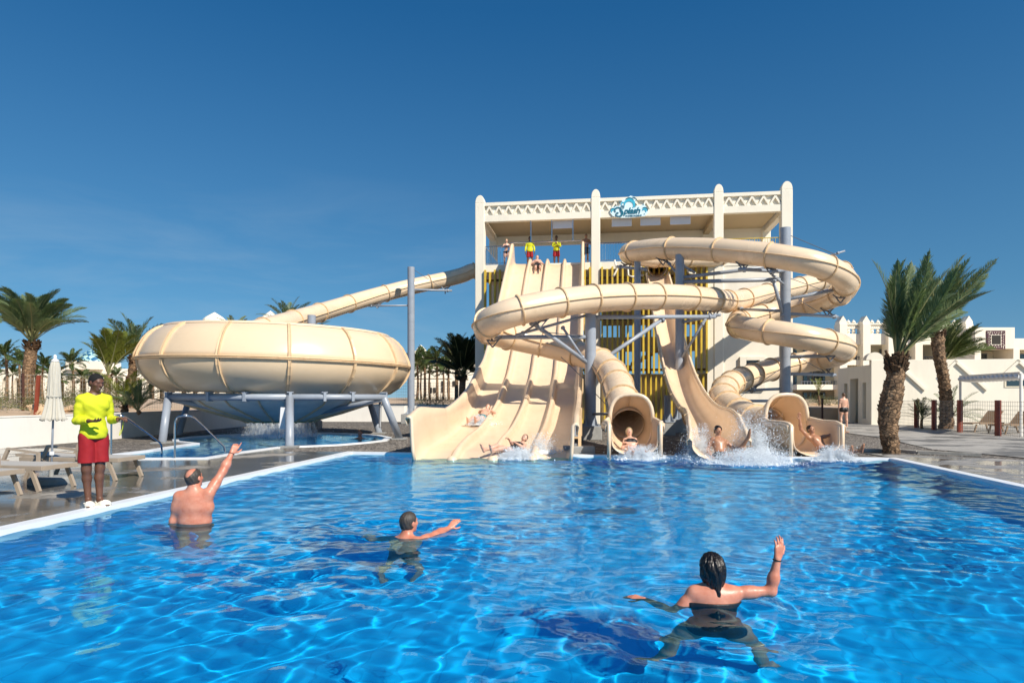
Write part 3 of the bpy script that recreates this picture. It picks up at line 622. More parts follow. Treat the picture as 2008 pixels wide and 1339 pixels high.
def scoop(e, pos, dirn, r, floor_z, hood_len, out_len, back, wide, hoodh, endz=-.25):
    """hood flaring out of the tube and the open channel in front of it, one skin; dirn = horizontal flow direction"""
    d = Vector((dirn[0], dirn[1], 0)).normalized(); x = Vector((d.y, -d.x, 0)); N = 28
    def sec(kind, w, hb, h):              # outline points of a section from the left lip over/around to the right lip
        pts = []
        if kind == 'tube':
            for k in range(N+1): a = -math.pi*1.5+2*math.pi*k/N; pts.append((w*math.cos(a), hb+h+h*math.sin(a)))
        return pts
    rows = []
    def circ(c, w, hh, sq):               # superellipse closed at the bottom, seam at top
        out = []
        for k in range(N+1):
            a = math.pi/2+2*math.pi*k/N; ca, sa = math.cos(a), math.sin(a)
            out.append(c+x*(w*math.copysign(abs(ca)**sq, ca))+Vector((0, 0, hh*math.copysign(abs(sa)**sq, sa))))
        return out
    M0 = Vector(pos)
    steps = 7; hood = []
    for i in range(steps+1):
        t = i/steps; s = t*t*(3-2*t)
        w = r+(wide-r)*s; hh = r+(hoodh-r)*s; c = M0+d*(hood_len*t-back); c.z = floor_z+hh+(1-s)*.20
        hood.append(circ(c, w, hh, 1-.28*s))
    v = [p for R in hood for p in R]; n = N+1
    f = [(i*n+k, i*n+k+1, (i+1)*n+k+1, (i+1)*n+k) for i in range(steps) for k in range(N)]
    o = mesh('exit_hood', v, np.array(f), M['gel2'], e, True); sd = o.modifiers.new('s', 'SOLIDIFY'); sd.thickness = .03; sd.offset = 1
    # rolled rim round the hood mouth
    rim = hood[-1]; lo = N//4; mb = MB(); mb.tube([p+d*.02 for p in rim[:N-2]], .05, 10, radii=None) if False else None
    top = [p for p in rim if p.z > floor_z+hoodh*.95]
    idx = [k for k in range(N+1) if rim[k].z > floor_z+hoodh*.72]
    left = [k for k in idx if k < N//2]; right = [k for k in idx if k >= N//2]
    order = [rim[k] for k in sorted(right)]+[rim[k] for k in sorted(left)][1:]
    mb = MB(); mb.tube([p+d*.01 for p in order], .055, 10); mb.build('hood_rim', M['gel'], e, True)
    # open channel
    c0 = M0+d*(hood_len-back); c0.z = 0; rows = []; K = 22; L = 14
    for i in range(L+1):
        t = i/L; p = c0+d*(out_len*t); w = wide+.10*math.sin(math.pi*min(1, t*1.1))*1.0+.04*t; h = hoodh*(1.12-.1*min(1, t*3))
        zb = floor_z+(endz-floor_z)*max(0, (t-.8)/.2)
        row = []
        prof = [(-w-.10, h-.16), (-w-.10, h-.02), (-w-.03, h+.02), (-w+.02, h-.03), (-w+.02, h*.55)]+[(-w+.03+(w-.03)*(1-math.cos(a)), h*.42*(1-math.sin(a))) for a in np.linspace(.15, math.pi/2, 7)]
        prof = prof+[(-a, b) for a, b in prof[::-1]][1:]
        for a, b in prof: row.append(p+x*(-a)*-1+Vector((0, 0, zb+b)))
        rows.append(row)
    n = len(rows[0]); v = [p for R in rows for p in R]; f = [(i*n+k, i*n+k+1, (i+1)*n+k+1, (i+1)*n+k) for i in range(L) for k in range(n-1)]
    o = mesh('exit_channel', v, np.array(f), M['gel2'], e, True); sd = o.modifiers.new('s', 'SOLIDIFY'); sd.thickness = .025; sd.offset = 1
    for s in (0, -1):
        mb = MB(); col = [rows[i][2 if s == 0 else n-3] for i in range(L+1)]; mb.tube(col+[col[-1]-Vector((0, 0, .9))], .05, 8); mb.build('channel_lip', M['gel'], e, True)
# slide A: front left spiral
sA = empty('spiral_tube_slide', (0, 0, 0), 0, 'beige tube slide looping out left in front of the lane slide, exit hood centre', 'water slide', 'beige enclosed spiral tube slides')
A = [P(1655, 528, 37.5), P(1630, 545, 36.2), P(1560, 563, 35), P(1500, 576, 33.5), P(1440, 590, 31.0), P(1400, 588, 28.0), P(1340, 583, 25.6), P(1250, 582, 24), P(1150, 587, 22.9), P(1060, 600, 22.1), P(995, 616, 21.9), P(955, 636, 22.7), P(966, 652, 24.3), P(1010, 663, 25.2), P(1070, 676, 25.3), P(1130, 692, 25.1), P(1175, 708, 24.2), P(1202, 735, 22.6), P(1214, 764, 21.0), P(1224, 798, 19.7), P(1232, 832, 18.75)]
ca = tube_run(sA, A, .47, gap=lambda t: 2.4 if .2 < t < .5 else 1.35)
scoop(sA, A[-1], (-.1, -1), .47, .11, 1.15, 1.15, .1, .56, .74, .06)
# slide B: right spiral round the post
sB = empty('spiral_tube_slide', (0, 0, 0), 0, 'beige tube slide coiling down around the tallest post, exit hood rightmost', 'water slide', 'beige enclosed spiral tube slides')
B = [P(1420, 506, 37.2), P(1350, 507, 36.2), P(1270, 505, 34.6), P(1235, 499, 32.8), P(1245, 494, 31.2), P(1300, 488, 29.6), P(1380, 489, 28.0), P(1460, 495, 26.6), P(1540, 505, 25.6), P(1610, 521, 25.3), P(1654, 546, 26.2), P(1655, 570, 28.4), P(1620, 588, 30.4), P(1560, 603, 31.8), P(1500, 616, 32.0), P(1455, 627, 30.8), P(1447, 638, 28.6), P(1475, 646, 26.8), P(1540, 655, 25.6), P(1605, 667, 25.4), P(1652, 681, 26.6), P(1640, 697, 28.6), P(1590, 708, 29.8), P(1530, 720, 29.6), P(1470, 737, 28.2), P(1430, 755, 26.0), P(1418, 780, 23.8), P(1438, 803, 22.0), P(1478, 824, 20.2), P(1508, 832, 19.1)]
cb = tube_run(sB, B, .47, gap=lambda t: 2.2 if t < .75 else 1.3)
scoop(sB, B[-1], (.06, -1), .47, .11, 1.1, 1.6, .05, .58, .74, .06)
# slide C: open chute from a tube mouth high on the tower
def chute():
    e = empty('open_chute_slide', (0, 0, 0), 0, 'beige steep open half pipe slide curving down between the two tube exits', 'water slide')
    tube_run(e, [P(1286, 503, 41.5), P(1288, 508, 39.4), P(1288, 513, 38.4), P(1288.5, 519, 37.3), P(1289, 526, 36.3)], .5, gap=lambda t: 1.4)
    ctr = [P(1289, 543, 36.4), P(1291, 557, 35.6), P(1298, 600, 34.0), P(1306, 650, 32.0), P(1317, 700, 29.8), P(1330, 752, 27.2), P(1347, 798, 24.2), P(1370, 838, 21.2), P(1390, 870, 18.7), P(1404, 888, 16.8), P(1408, 896, 16.3), P(1409, 904, 15.9)]
    c = catmull(ctr, .16); rows = []; n = len(c)
    for i, p in enumerate(c):
        t = i/(n-1); d = c[min(i+1, n-1)]-c[max(i-1, 0)]; dh = Vector((d.x, d.y, 0)).normalized(); x = Vector((-dh.y, dh.x, 0)); x = -x if x.x < 0 else x
        up = Vector((0, 0, 1))-d.normalized()*d.normalized().z; up.normalize()
        w = .52+.10*max(0, (t-.72)/.28)**1.2; h = .62+.30*math.exp(-((t-.88)/.09)**2); h = h if t < .93 else h*(1-.25*(t-.93)/.07); h = h*min(1, .35+t*5)
        prof = [(-w-.09, h-.14), (-w-.1, h-.02), (-w-.04, h+.02), (-w+.01, h-.04)]+[(-w*math.cos(a), h*.8-h*.8*math.sin(a)**.9) for a in np.linspace(.12, math.pi/2, 8)]
        prof = prof+[(-a, b) for a, b in prof[::-1]][1:]
        rows.append([p+x*a+up*b for a, b in prof])
    k = len(rows[0]); v = [q for R in rows for q in R]; f = [(i*k+j, i*k+j+1, (i+1)*k+j+1, (i+1)*k+j) for i in range(n-1) for j in range(k-1)]
    o = mesh('chute', v, np.array(f), M['gel2'], e, True); sd = o.modifiers.new('s', 'SOLIDIFY'); sd.thickness = .02; sd.offset = -1
    for s in (2, k-3):
        mb = MB(); mb.tube([R[s] for R in rows], .042, 8); mb.build('chute_lip', M['gel'], e, True)
    acc = 0
    for i in range(1, n):
        acc += (c[i]-c[i-1]).length
        if acc > 2.9:
            acc = 0; mb = MB(); d = (c[i]-c[i-1]).normalized()
            R = [q for q in rows[i]]; cc = sum(R, Vector())/len(R); mb.tube([q+(q-cc).normalized()*.03 for q in R], .03, 6); mb.build('flange', M['gelrib'], e)
chute()
# ---------------------------------------------------------------- bowl slide
def bowl():
    C = Vector((-8.85, 25.7, 0)); R = 4.86
    e = empty('bowl_slide', (0, 0, 0), 0, 'huge round beige bowl slide on grey blue legs over the plunge pool', 'water slide')
    def wz(a): return .0
    prof_u = [(R-.86, 3.95), (R-.72, 3.90), (R-.50, 3.74), (R-.31, 3.52), (R-.16, 3.24), (R-.05, 2.98), (R-.01, 2.80)]
    prof_l = [(R-.02, 2.76), (R-.05, 2.55), (R-.18, 2.28), (R-.42, 2.0), (R-.75, 1.77), (R-1.05, 1.66)]
    gap = 12                              # the opening in the wall at upper left where riders swing round
    mb = MB(); mb.lathe(prof_u, C, 96); o = mb.build('upper_shell', M['bowlgel'], e, True); sd = o.modifiers.new('s', 'SOLIDIFY'); sd.thickness = .02; sd.offset = 1
    mb = MB(); mb.lathe(prof_l, C, 96); mb.build('lower_shell', M['bowlgel'], e, True)
    mb = MB(); mb.lathe([(R-.03, 2.72), (R+.05, 2.73), (R+.07, 2.76), (R+.035, 2.785), (R+.07, 2.81), (R+.05, 2.84), (R-.03, 2.85)], C, 96); mb.build('seam_band', M['bowlrib'], e)
    mb = MB(); mb.lathe([(R-.93, 3.92), (R-.90, 4.0), (R-.80, 4.0), (R-.77, 3.93)], C, 96); mb.build('rim', M['gel'], e, True)
    nr = 14
    for k in range(nr):
        a = math.atan2(-C.y, -C.x)+math.radians(3)+2*math.pi*k/nr; dr = Vector((math.cos(a), math.sin(a), 0)); t = Vector((-dr.y, dr.x, 0))
        for nm, pr in (('upper_rib', prof_u), ('lower_rib', prof_l)):
            mb = MB(); vv = []; w = .055
            for r, z in pr:
                for rr, tt in ((r-.005, -w), (r+.065, -w*.85), (r+.045, 0), (r+.065, w*.85), (r-.005, w)): vv.append(C+dr*rr+t*tt+Vector((0, 0, z+(.03 if rr > r else 0)*(1 if pr is prof_u else -1))))
            ff = [(i*5+q, i*5+q+1, (i+1)*5+q+1, (i+1)*5+q) for i in range(len(pr)-1) for q in range(4)]
            mb.add(vv, ff)
            for i in range(len(pr)-1):
                for s in (-.6, .6):
                    r = (pr[i][0]+pr[i+1][0])/2; z = (pr[i][1]+pr[i+1][1])/2; mb.box(C+dr*(r+.055)+t*w*s+Vector((0, 0, z)), (.022, .022, .022), a)
            mb.build(nm, M['bowlrib'], e)
    vv = []; a0, a1 = math.radians(150), math.radians(205); na = 14      # outer entry panel overlapping the left end of the bowl
    for i in range(na+1):
        a = a0+(a1-a0)*i/na; k_ = .17*(1-.3*i/na)
        for r_, z_ in prof_u: vv.append((C.x+(r_+k_)*math.cos(a), C.y+(r_+k_)*math.sin(a), z_+.02))
    m_ = len(prof_u); ff = [(i*m_+j, i*m_+j+1, (i+1)*m_+j+1, (i+1)*m_+j) for i in range(na) for j in range(m_-1)]
    o = mesh('entry_panel', vv, ff, M['bowlgel'], e, True); sd = o.modifiers.new('s', 'SOLIDIFY'); sd.thickness = .03; sd.offset = 0
    for i in (0, na): mb = MB(); mb.tube([Vector(vv[i*m_+j]) for j in range(m_)], .035, 8); mb.build('panel_edge', M['bowlrib'], e, True)
    th = math.radians(1.25); Rm = Matrix.Rotation(th, 3, 'Y'); pv = Vector((C.x, C.y, 2.6))
    for o in e.children: o.rotation_euler = (0, th, 0); o.location = pv-Rm @ pv
    mb = MB(); cone = [(R-1.03, 1.65), (3.3, 1.28), (2.3, .95), (1.45, .72), (1.25, .62)]; mb.lathe(cone, C, 64); o = mb.build('underside', M['under'], e, True); sd = o.modifiers.new('s', 'SOLIDIFY'); sd.thickness = .02
    for k in range(20):
        a = 2*math.pi*(k+.42)/20; dr = Vector((math.cos(a), math.sin(a), 0)); mb = MB()
        for (r0, z0), (r1, z1) in zip(cone[:-1], cone[1:]): mb.bar(C+dr*r0+Vector((0, 0, z0-.04)), C+dr*r1+Vector((0, 0, z1-.04)), .05, .07)
        mb.build('underside_rib', M['gelrib'], e)
    M['greenrim'] = mat('outlet_ring_green', (.10, .22, .05), .5)
    mb = MB(); mb.lathe([(1.28, .66), (1.3, .6), (1.24, .58)], C, 48); mb.build('outlet_ring', M['greenrim'], e)
    # polygonal steel ring beam with radial arms and raking legs
    nb = 6; off = math.radians(-90); Rb = 4.45; zb = 1.52
    angs = [off+2*math.pi*k/nb for k in range(nb)]
    vt = [C+Vector((Rb*math.cos(a), Rb*math.sin(a), zb)) for a in angs]
    vt = [P(330, 772, 22.3), P(568, 770, 21.35), P(752, 771, 22.9), P(722, 772, 28.6), P(560, 772, 30.6), P(372, 772, 28.4)]
    for p in vt: p.z = zb
    for i in range(6):
        mb = MB(); a, b = vt[i], vt[(i+1) % 6]; mb.tube([a, b], .105, 12); mb.build('ring_beam', M['steel'], e, True)
        for q in (.0, .35, .65):
            p = a.lerp(b, q); mb = MB(); mb.box(p+Vector((0, 0, .02)), (.09, .26, .30), math.atan2((b-a).y, (b-a).x)); mb.box(p+Vector((0, 0, .16)), (.2, .2, .03), math.atan2((b-a).y, (b-a).x)); mb.build('beam_clamp', M['steel'], e)
    inner = [C+(p-C).normalized()*1 for p in vt]
    hub = []
    for i, p in enumerate(vt):
        q = C+Vector(((p-C).x*.42, (p-C).y*.42, .98)); hub.append(q); mb = MB(); mb.tube([p-Vector((0, 0, .06)), q], .085, 10); mb.build('radial_beam', M['steel'], e, True)
    mb = MB()
    for i in range(6): mb.tube([hub[i], hub[(i+1) % 6]], .075, 10)
    mb.build('inner_ring', M['steel'], e, True)
    feet = [G(318, 868), G(568, 876), G(784, 860), G(744, 849), G(560, 843), G(350, 852)]
    for p, g in zip(vt, feet):
        mb = MB(); mb.tube([p-Vector((0, 0, .0)), Vector((g.x, g.y, .05))], .125, 14); lg = mb.build('leg', M['steel'], e, True)
        mb = MB(); mb.box((g.x, g.y, .065), (.5, .5, .05)); mb.build('foot_plate', M['concrete'], lg)
    mb = MB(); mb.tube([P(744, 780, 25.5), P(746, 800, 25.5), P(745, 838, 25.2)], .045, 6); mb.build('drain_pipe', M['steeld'], e)
    # white information card hanging by the front leg
    mb = MB(); q = P(555, 820, 21.0); mb.box(q, (.20, .02, .68), M=Matrix.Rotation(.06, 3, 'Y')); o = mb.build('hanging_card', M['whitep'], None, bevel=.01); tag(o, 'narrow white card hanging beside the front leg of the bowl slide', 'card')
    # water skirt falling from the outlet
    m = bpy.data.materials.new('falling_water'); m.use_nodes = True; nt = m.node_tree; N = nt.nodes; L = nt.links; b = N['Principled BSDF']; b.inputs['Base Color'].default_value = (.8, .87, .92, 1); b.inputs['Roughness'].default_value = .15
    tr = N.new('ShaderNodeBsdfTransparent'); mx = N.new('ShaderNodeMixShader'); tc = N.new('ShaderNodeTexCoord'); mp = N.new('ShaderNodeMapping'); mp.inputs['Scale'].default_value = (9, 9, 1.0); L.new(tc.outputs['Object'], mp.inputs[0])
    n = N.new('ShaderNodeTexNoise'); n.inputs['Scale'].default_value = 1; n.inputs['Detail'].default_value = 6; L.new(mp.outputs[0], n.inputs[0]); r = N.new('ShaderNodeMapRange'); r.inputs[1].default_value = .42; r.inputs[2].default_value = .75; r.inputs[4].default_value = .6; L.new(n.outputs[0], r.inputs[0])
    L.new(r.outputs[0], mx.inputs[0]); L.new(tr.outputs[0], mx.inputs[1]); L.new(b.outputs[0], mx.inputs[2]); L.new(mx.outputs[0], N['Material Output'].inputs[0]); M['fall'] = m
    mb = MB(); mb.lathe([(1.25, .6), (1.30, .35), (1.38, .05)], C, 64); mb.lathe([(1.1, .6), (1.1, .35), (1.15, .05)], C, 64); o = mb.build('falling_water', M['fall'], None, True); tag(o, 'thin curtain of water falling from the bowl outlet into the plunge pool', 'water curtain', kind='stuff')
    # the tube that feeds the bowl
    f = empty('feeder_tube_slide', (0, 0, 0), 0, 'long straight beige tube descending left from the tower to the bowl', 'water slide')
    tube_run(f, [T(-1.2, 3.4, 8.9), P(935, 531, 41.8), P(905, 540, 41.6), P(870, 549, 41.3), P(800, 564, 40.4), P(720, 585, 38.6), P(650, 606, 35.8), P(590, 624, 32.6), P(545, 637, 30.0), P(500, 650, 28.2), P(455, 664, 27.2)], .47, gap=2.9, first=1.0)
bowl()
# ---------------------------------------------------------------- steel posts carrying the tubes
def post(px, Y, ytop, lab, r=.2, base=True, arms=(), cables=(), bz=.03, blk=(.95, .55)):
    b = P(px, 800, Y); b.z = 0; zt = CH-(ytop-780)/CF*Y
    e = empty('support_post', (b.x, b.y, 0), 0, lab, 'post', 'grey blue steel posts carrying the slides')
    def loc(p): return Vector(p)-Vector((b.x, b.y, 0))
    mb = MB(); mb.tube([(0, 0, .3), (0, 0, zt)], r, 20); mb.build('pole', M['steel'], e, auto=True)
    if base:
        mb = MB(); mb.box((0, 0, .03+blk[1]/2), (blk[0], blk[0], blk[1])); mb.build('concrete_base', M['concrete'], e, bevel=.02)
        mb = MB(); mb.box((0, 0, blk[1]+.05), (r*2+.3, r*2+.3, .03))
        for k in range(4):
            a = math.pi/4+k*math.pi/2; mb.bar((math.cos(a)*r, math.sin(a)*r, blk[1]+.06), (math.cos(a)*(r+.12), math.sin(a)*(r+.12), blk[1]+.06), .02, .02); mb.plate([(0, 0), (.14, 0), (0, .4)], (math.cos(a)*r*.96, math.sin(a)*r*.96, blk[1]+.06), (math.cos(a), math.sin(a), 0), (0, 0, 1), (-math.sin(a)*.02, math.cos(a)*.02, 0), 1)
            mb.tube([(math.cos(a)*(r+.16), math.sin(a)*(r+.16), blk[1]), (math.cos(a)*(r+.16), math.sin(a)*(r+.16), blk[1]+.14)], .02, 6)
        mb.build('base_plate', M['steel'], e)
    for arm in arms:
        (x0, y0, Y0), (x1, y1, Y1) = arm[0], arm[1]; rr = arm[2] if len(arm) > 2 else .06
        a, c = loc(P(x0, y0, Y0)), loc(P(x1, y1, Y1)); mb = MB(); mb.tube([a, c], rr, 10)
        d = (c-a).normalized(); mb.tube([a+d*.02, a+d*.10], rr*1.7, 10); mb.tube([c-d*.3, c-d*.22], rr*1.6, 10); am = mb.build('arm', M['steel'], e, True)
        if len(arm) > 3:                  # hanger and saddle under a tube: arm[3] = (px,py) of tube centre
            q = loc(P(arm[3][0], arm[3][1], arm[3][2])); mb = MB(); lo = q-Vector((0, 0, .50)); mb.tube([lo, c-d*.25 if (c-d*.25-lo).length < 1.6 else lo-Vector((0, 0, .35))], .035, 8)
            for s in (-1, 1): mb.tube([lo-Vector((0, 0, .22)), lo+Vector((s*.22, 0, .06))], .028, 6)
            mb.tube([lo+Vector((.34*math.sin(t)*1.35, 0, .50-.50*math.cos(t))) for t in np.linspace(-.75, .75, 9)], .03, 6); mb.build('saddle', M['steeld'], am)
    for (x0, y0, Y0), (x1, y1, Y1) in cables:
        mb = MB(); mb.tube([loc(P(x0, y0, Y0)), loc(P(x1, y1, Y1))], .014, 5); mb.build('stay_cable', M['steeld'], e)
    return e
post(806, 38.5, 524, 'free standing grey blue post between the bowl slide and the tower', .205, arms=[((806, 568, 38.5), (886, 570, 39.5), .06, (873, 549, 41.0)), ((806, 599, 38.5), (719, 600, 38.6), .05, (740, 580, 39.0))], cables=[((813, 530, 38.5), (862, 562, 39.4)), ((800, 570, 38.5), (738, 596, 38.5))], blk=(1.0, .55))
post(1158, 23.7, 608, 'grey blue post at the right edge of the lane slide', .195, arms=[((1158, 661, 23.7), (948, 661, 23.2), .075, (966, 640, 23.0)), ((1158, 716, 23.7), (1032, 624, 22.6), .075), ((1158, 616, 23.7), (1012, 657, 22.6), .05, (1060, 600, 22.1)), ((1158, 622, 23.7), (1402, 621, 25.4), .075, (1385, 586, 27.4)), ((1158, 722, 23.7), (1308, 620, 24.8), .075), ((1102, 640, 23.2), (1150, 712, 23.6), .045), ((1158, 812, 23.7), (1206, 811, 22.4), .05)], cables=[((1150, 660, 23.7), (1060, 650, 22.6)), ((1152, 750, 23.7), (1100, 700, 24.6)), ((1166, 770, 23.7), (1195, 800, 21.6))], blk=(.72, .46))
post(1250, 31.0, 505, 'slim grey post behind the centre tube exit under the top coil', .15, arms=[((1250, 527, 31), (1210, 523, 32.2), .07, (1230, 499, 32.8)), ((1250, 525, 31), (1268, 530, 30.6), .06)], base=True)
post(1333, 28.6, 500, 'grey post right of the open chute, below the top coil', .185, arms=[((1333, 545, 28.6), (1532, 520, 27.2), .075), ((1333, 553, 28.6), (1532, 548, 27.2), .085), ((1333, 633, 28.6), (1412, 617, 26.8), .06, (1400, 588, 28.0)), ((1333, 708, 28.6), (1384, 625, 27.2), .055), ((1330, 540, 28.6), (1308, 512, 29.6), .05, (1300, 488, 29.6)), ((1338, 520, 28.6), (1362, 535, 28.9), .05)], cables=[((1325, 512, 28.6), (1310, 540, 29.2))])
post(1540, 27.2, 447, 'tallest grey blue post in the middle of the right hand spiral', .205, arms=[((1540, 533, 27.2), (1449, 528, 26.4), .07, (1458, 495, 26.6)), ((1540, 530, 27.2), (1510, 533, 25.8), .07, (1512, 502, 26.0)), ((1540, 588, 27.2), (1668, 562, 27.6), .07, (1648, 560, 27.4)), ((1540, 615, 27.2), (1642, 621, 29.6), .065, (1622, 588, 30.3)), ((1540, 610, 27.2), (1448, 606, 30.5), .065, (1462, 590, 31.6)), ((1540, 700, 27.2), (1638, 697, 26.2), .07, (1628, 672, 25.8)), ((1540, 733, 27.2), (1638, 735, 28.8), .065, (1620, 702, 29.3)), ((1540, 762, 27.2), (1466, 765, 27.6), .06, (1474, 737, 28.2)), ((1540, 786, 27.2), (1450, 786, 27.0), .06), ((1516, 548, 26.6), (1538, 628, 27.2), .07), ((1540, 560, 27.2), (1515, 540, 26.4), .05), ((1622, 503, 26.6), (1657, 492, 26.4), .035)], cables=[((1545, 460, 27.2), (1640, 500, 25.9)), ((1547, 545, 27.2), (1622, 572, 27.4)), ((1547, 575, 27.2), (1610, 615, 28.6)), ((1546, 690, 27.2), (1610, 725, 28.4)), ((1546, 668, 27.2), (1615, 694, 26.4)), ((1535, 720, 27.2), (1450, 778, 26.6)), ((1533, 574, 27.2), (1470, 604, 29.5))])
post(611, 31.5, 618, 'top of a grey blue post rising behind the bowl rim under the feeder tube', .19, blk=(.8, .4))
post(1309, 26.6, 775, 'short grey post on a concrete block beneath the open chute', .13, blk=(.52, .5))
# white drain pipes clipped to the fins
for i, (pts, lab) in enumerate(((((1205, 510, 35.6), (1210, 528, 35.6), (1205, 538, 35.6), (1202, 543, 35.6)), 'white drain pipe hanging below the left end of the top coil'), (((1230, 510, 36.4), (1232, 540, 36.4), (1240, 543, 36.4), (1262, 540, 36.4)), 'white drain pipe bent to the right left of the chute mouth'), (((1348, 520, 36.4), (1349, 533, 36.4), (1353, 536, 36.4), (1364, 536, 36.4)), 'short white drain pipe right of the chute mouth'))):
    mb = MB(); mb.tube([P(*p) for p in pts], .055, 8); tag(mb.build('drain_pipe', M['white'], None, True), lab, 'pipe', 'white drain pipes on the tower front')
# ---------------------------------------------------------------- walls, fences, service building, hotel and far buildings
def wall(name, pts, z0, z1, th, m, lab, cap=True):
    e = empty(name, (0, 0, 0), 0, lab, 'wall'); mb = MB(); n = len(pts)
    for a, b in zip(pts[:-1], pts[1:]):
        a, b = Vector(a), Vector(b); c = (a+b)/2; mb.bar((a.x, a.y, (z0+z1)/2), (b.x, b.y, (z0+z1)/2), th, z1-z0)
    mb.build('wall_body', m, e, bevel=.012)
    mb = MB()
    for a, b in zip(pts[:-1], pts[1:]):
        a, b = Vector(a), Vector(b); mb.bar((a.x, a.y, z1+.022), (b.x, b.y, z1+.022), th+.03, .04)
    mb.build('wall_cap', m, e, bevel=.01); return e
wall('retaining_wall', [(-24, 9), (-15.1, 18.6), (-14.35, 23.5), (-14.0, 33), (-13.9, 42)], .0, .92, .28, M['white2'], 'low white retaining wall running along the deck behind the lifeguard')
wall('boundary_wall', [(-13.7, 42), (-6.6, 41.4), (-6.45, 42.15), (-2.2, 41.9)], .0, .98, .25, M['white2'], 'low white boundary wall between the bowl slide and the tower')
def fence(name, pts, z0, h, mpost, lab, every=2.6, pw=.07, wire=True, lean=0):
    e = empty(name, (0, 0, 0), 0, lab, 'fence'); mbw = MB()
    for a, b in zip(pts[:-1], pts[1:]):
        a, b = Vector((*a, z0)), Vector((*b, z0)); L = (b-a).length; n = max(1, round(L/every)); d = (b-a)/L
        for k in range(n+1):
            p = a.lerp(b, k/n); mb = MB(); mb.bar(p, p+Vector((lean, 0, h)), pw*2, pw*1.6, up=(d.x, d.y, 0)); mb.build('post', mpost, e)
        for q in range(int(L/.12)+1): p = a+d*(q*.12); mbw.box(p+Vector((0, 0, h/2)), (.008, .008, h-.06))
        for q in range(9): z = .08+q*(h-.14)/8; mbw.bar(a+Vector((0, 0, z)), b+Vector((0, 0, z)), .008, .01)
    o = mbw.build('wire_panel', M['wire'], e); return e
fence('wire_fence', [(19.75, 34.5), (19.66, 32.6), (19.2, 30.5), (18.9, 28.3), (18.55, 25.6), (18.3, 22.0)], .03, 1.38, M['rust'], 'wire mesh fence with rust red posts beside the right hand footpath', 4, .085)
fence('wire_fence', [(-21, 22.5), (-14.9, 33), (-14.4, 42)], .95, 1.5, M['rustd'], 'dark brown post and wire fence on the sand bank left of the bowl', 4.2, .05)
fence('wire_fence', [(-11.5, 45.5), (-2.5, 44.8)], .85, 1.7, M['rustd'], 'thin dark wire fence behind the boundary wall beside the tower', 3.2, .035)
fence('wire_fence', [(15.9, 40.5), (17.5, 40.2), (19.2, 41.5)], .04, 1.45, M['rustd'], 'short dark fence between the tower and the service building', 1.8, .05)
mb = MB(); mb.bar((0, 0, 0), (.10, 0, 1.32), .10, .08); e = mb.build('fence_post', M['rust']); e.location = P(70, 813, 22.5); tag(e, 'lone leaning rust red post behind the closed parasol', 'post')
# service building with shallow chevron reliefs
def service():
    c = Vector((19.45, 36.3, 0)); U = TU; V = TV
    e = empty('service_building', (0, 0, 0), 0, 'low white service building with chevron strips and doorway behind the date palm', 'building')
    def Q(u, v, z): return c+U*u+V*v+Vector((0, 0, z))
    def bx(mb, u0, u1, v0, v1, z0, z1): return mb.box(Q((u0+u1)/2, (v0+v1)/2, (z0+z1)/2), (u1-u0, v1-v0, z1-z0), -TH0)
    mb = MB(); bx(mb, 0, 30, 0, .3, .03, 3.55); bx(mb, .3, 30, .3, 6, 3.1, 3.3); mb.build('wall', M['white'], e, bevel=.015)
    mb = MB()                             # left end wall with door and tall slots, facing the path
    for v0, v1 in ((.3, .75), (1.25, 1.9), (3.15, 3.6), (4.15, 5.2)): bx(mb, 0, .3, v0, v1, .03, 3.3)
    bx(mb, 0, .3, .75, 1.25, 2.35, 3.3); bx(mb, 0, .3, .75, 1.25, .03, .35); bx(mb, 0, .3, 3.6, 4.15, 2.35, 3.3); bx(mb, 0, .3, 3.6, 4.15, .03, .35); bx(mb, 0, .3, 1.9, 3.15, 2.6, 3.3); mb.build('end_wall', M['white'], e)
    mb = MB(); bx(mb, .9, 1.0, .3, 5.2, .03, 3.1); mb.build('inner_wall', M['cream'], e)
    mb = MB(); mb.plate([(-.45, 0)]+[(-.45*math.cos(a), .42*math.sin(a)) for a in np.linspace(.1, math.pi-.1, 11)]+[(.45, 0)], Q(.2, .02, 3.55), U, (0, 0, 1), V, .5); mb.build('parapet_cap', M['white'], e)
    for k in range(9):                    # diagonal raised strips
        for s in (1, -1):
            mb = MB(); u = 1.1+k*3.05+(0 if s == 1 else 1.25)
            L = 1.6 if s > 0 else .85
            a = Q(u if s > 0 else u+1.9, -.06, 3.48); b = Q(u+L if s > 0 else u+1.9-L, -.06, 3.48-L*.98)
            mb.bar(a, b, .12, .13); mb.build('chevron_strip', M['white'], e)
    fr = MB(); bx(fr, 6.6, 8.3, -.03, -.002, 2.05, 2.55); f = fr.build('window', M['cream'], e); g = MB(); bx(g, 6.7, 8.2, -.045, -.032, 2.13, 2.47); g.build('pane', M['glassd'], f)
    mb = MB(); bx(mb, 9.85, 10.3, -.05, -.005, 1.25, 1.5); o = mb.build('fire_sign', M['red']); tag(o, 'small red fire equipment sign with white flame mark on the white wall', 'sign')
    mb = MB(); mb.plate([(0, 0), (.05, .02), (.08, .09), (.12, .04), (.2, .05), (.1, .0)], Q(9.92, -.056, 1.33), U, (0, 0, 1), -V, .004); mb.plate([(0, 0), (.07, 0), (.07, .1), (0, .1)], Q(10.16, -.056, 1.33), U, (0, 0, 1), -V, .004); mb.build('mark', M['whitep'], o)
service()
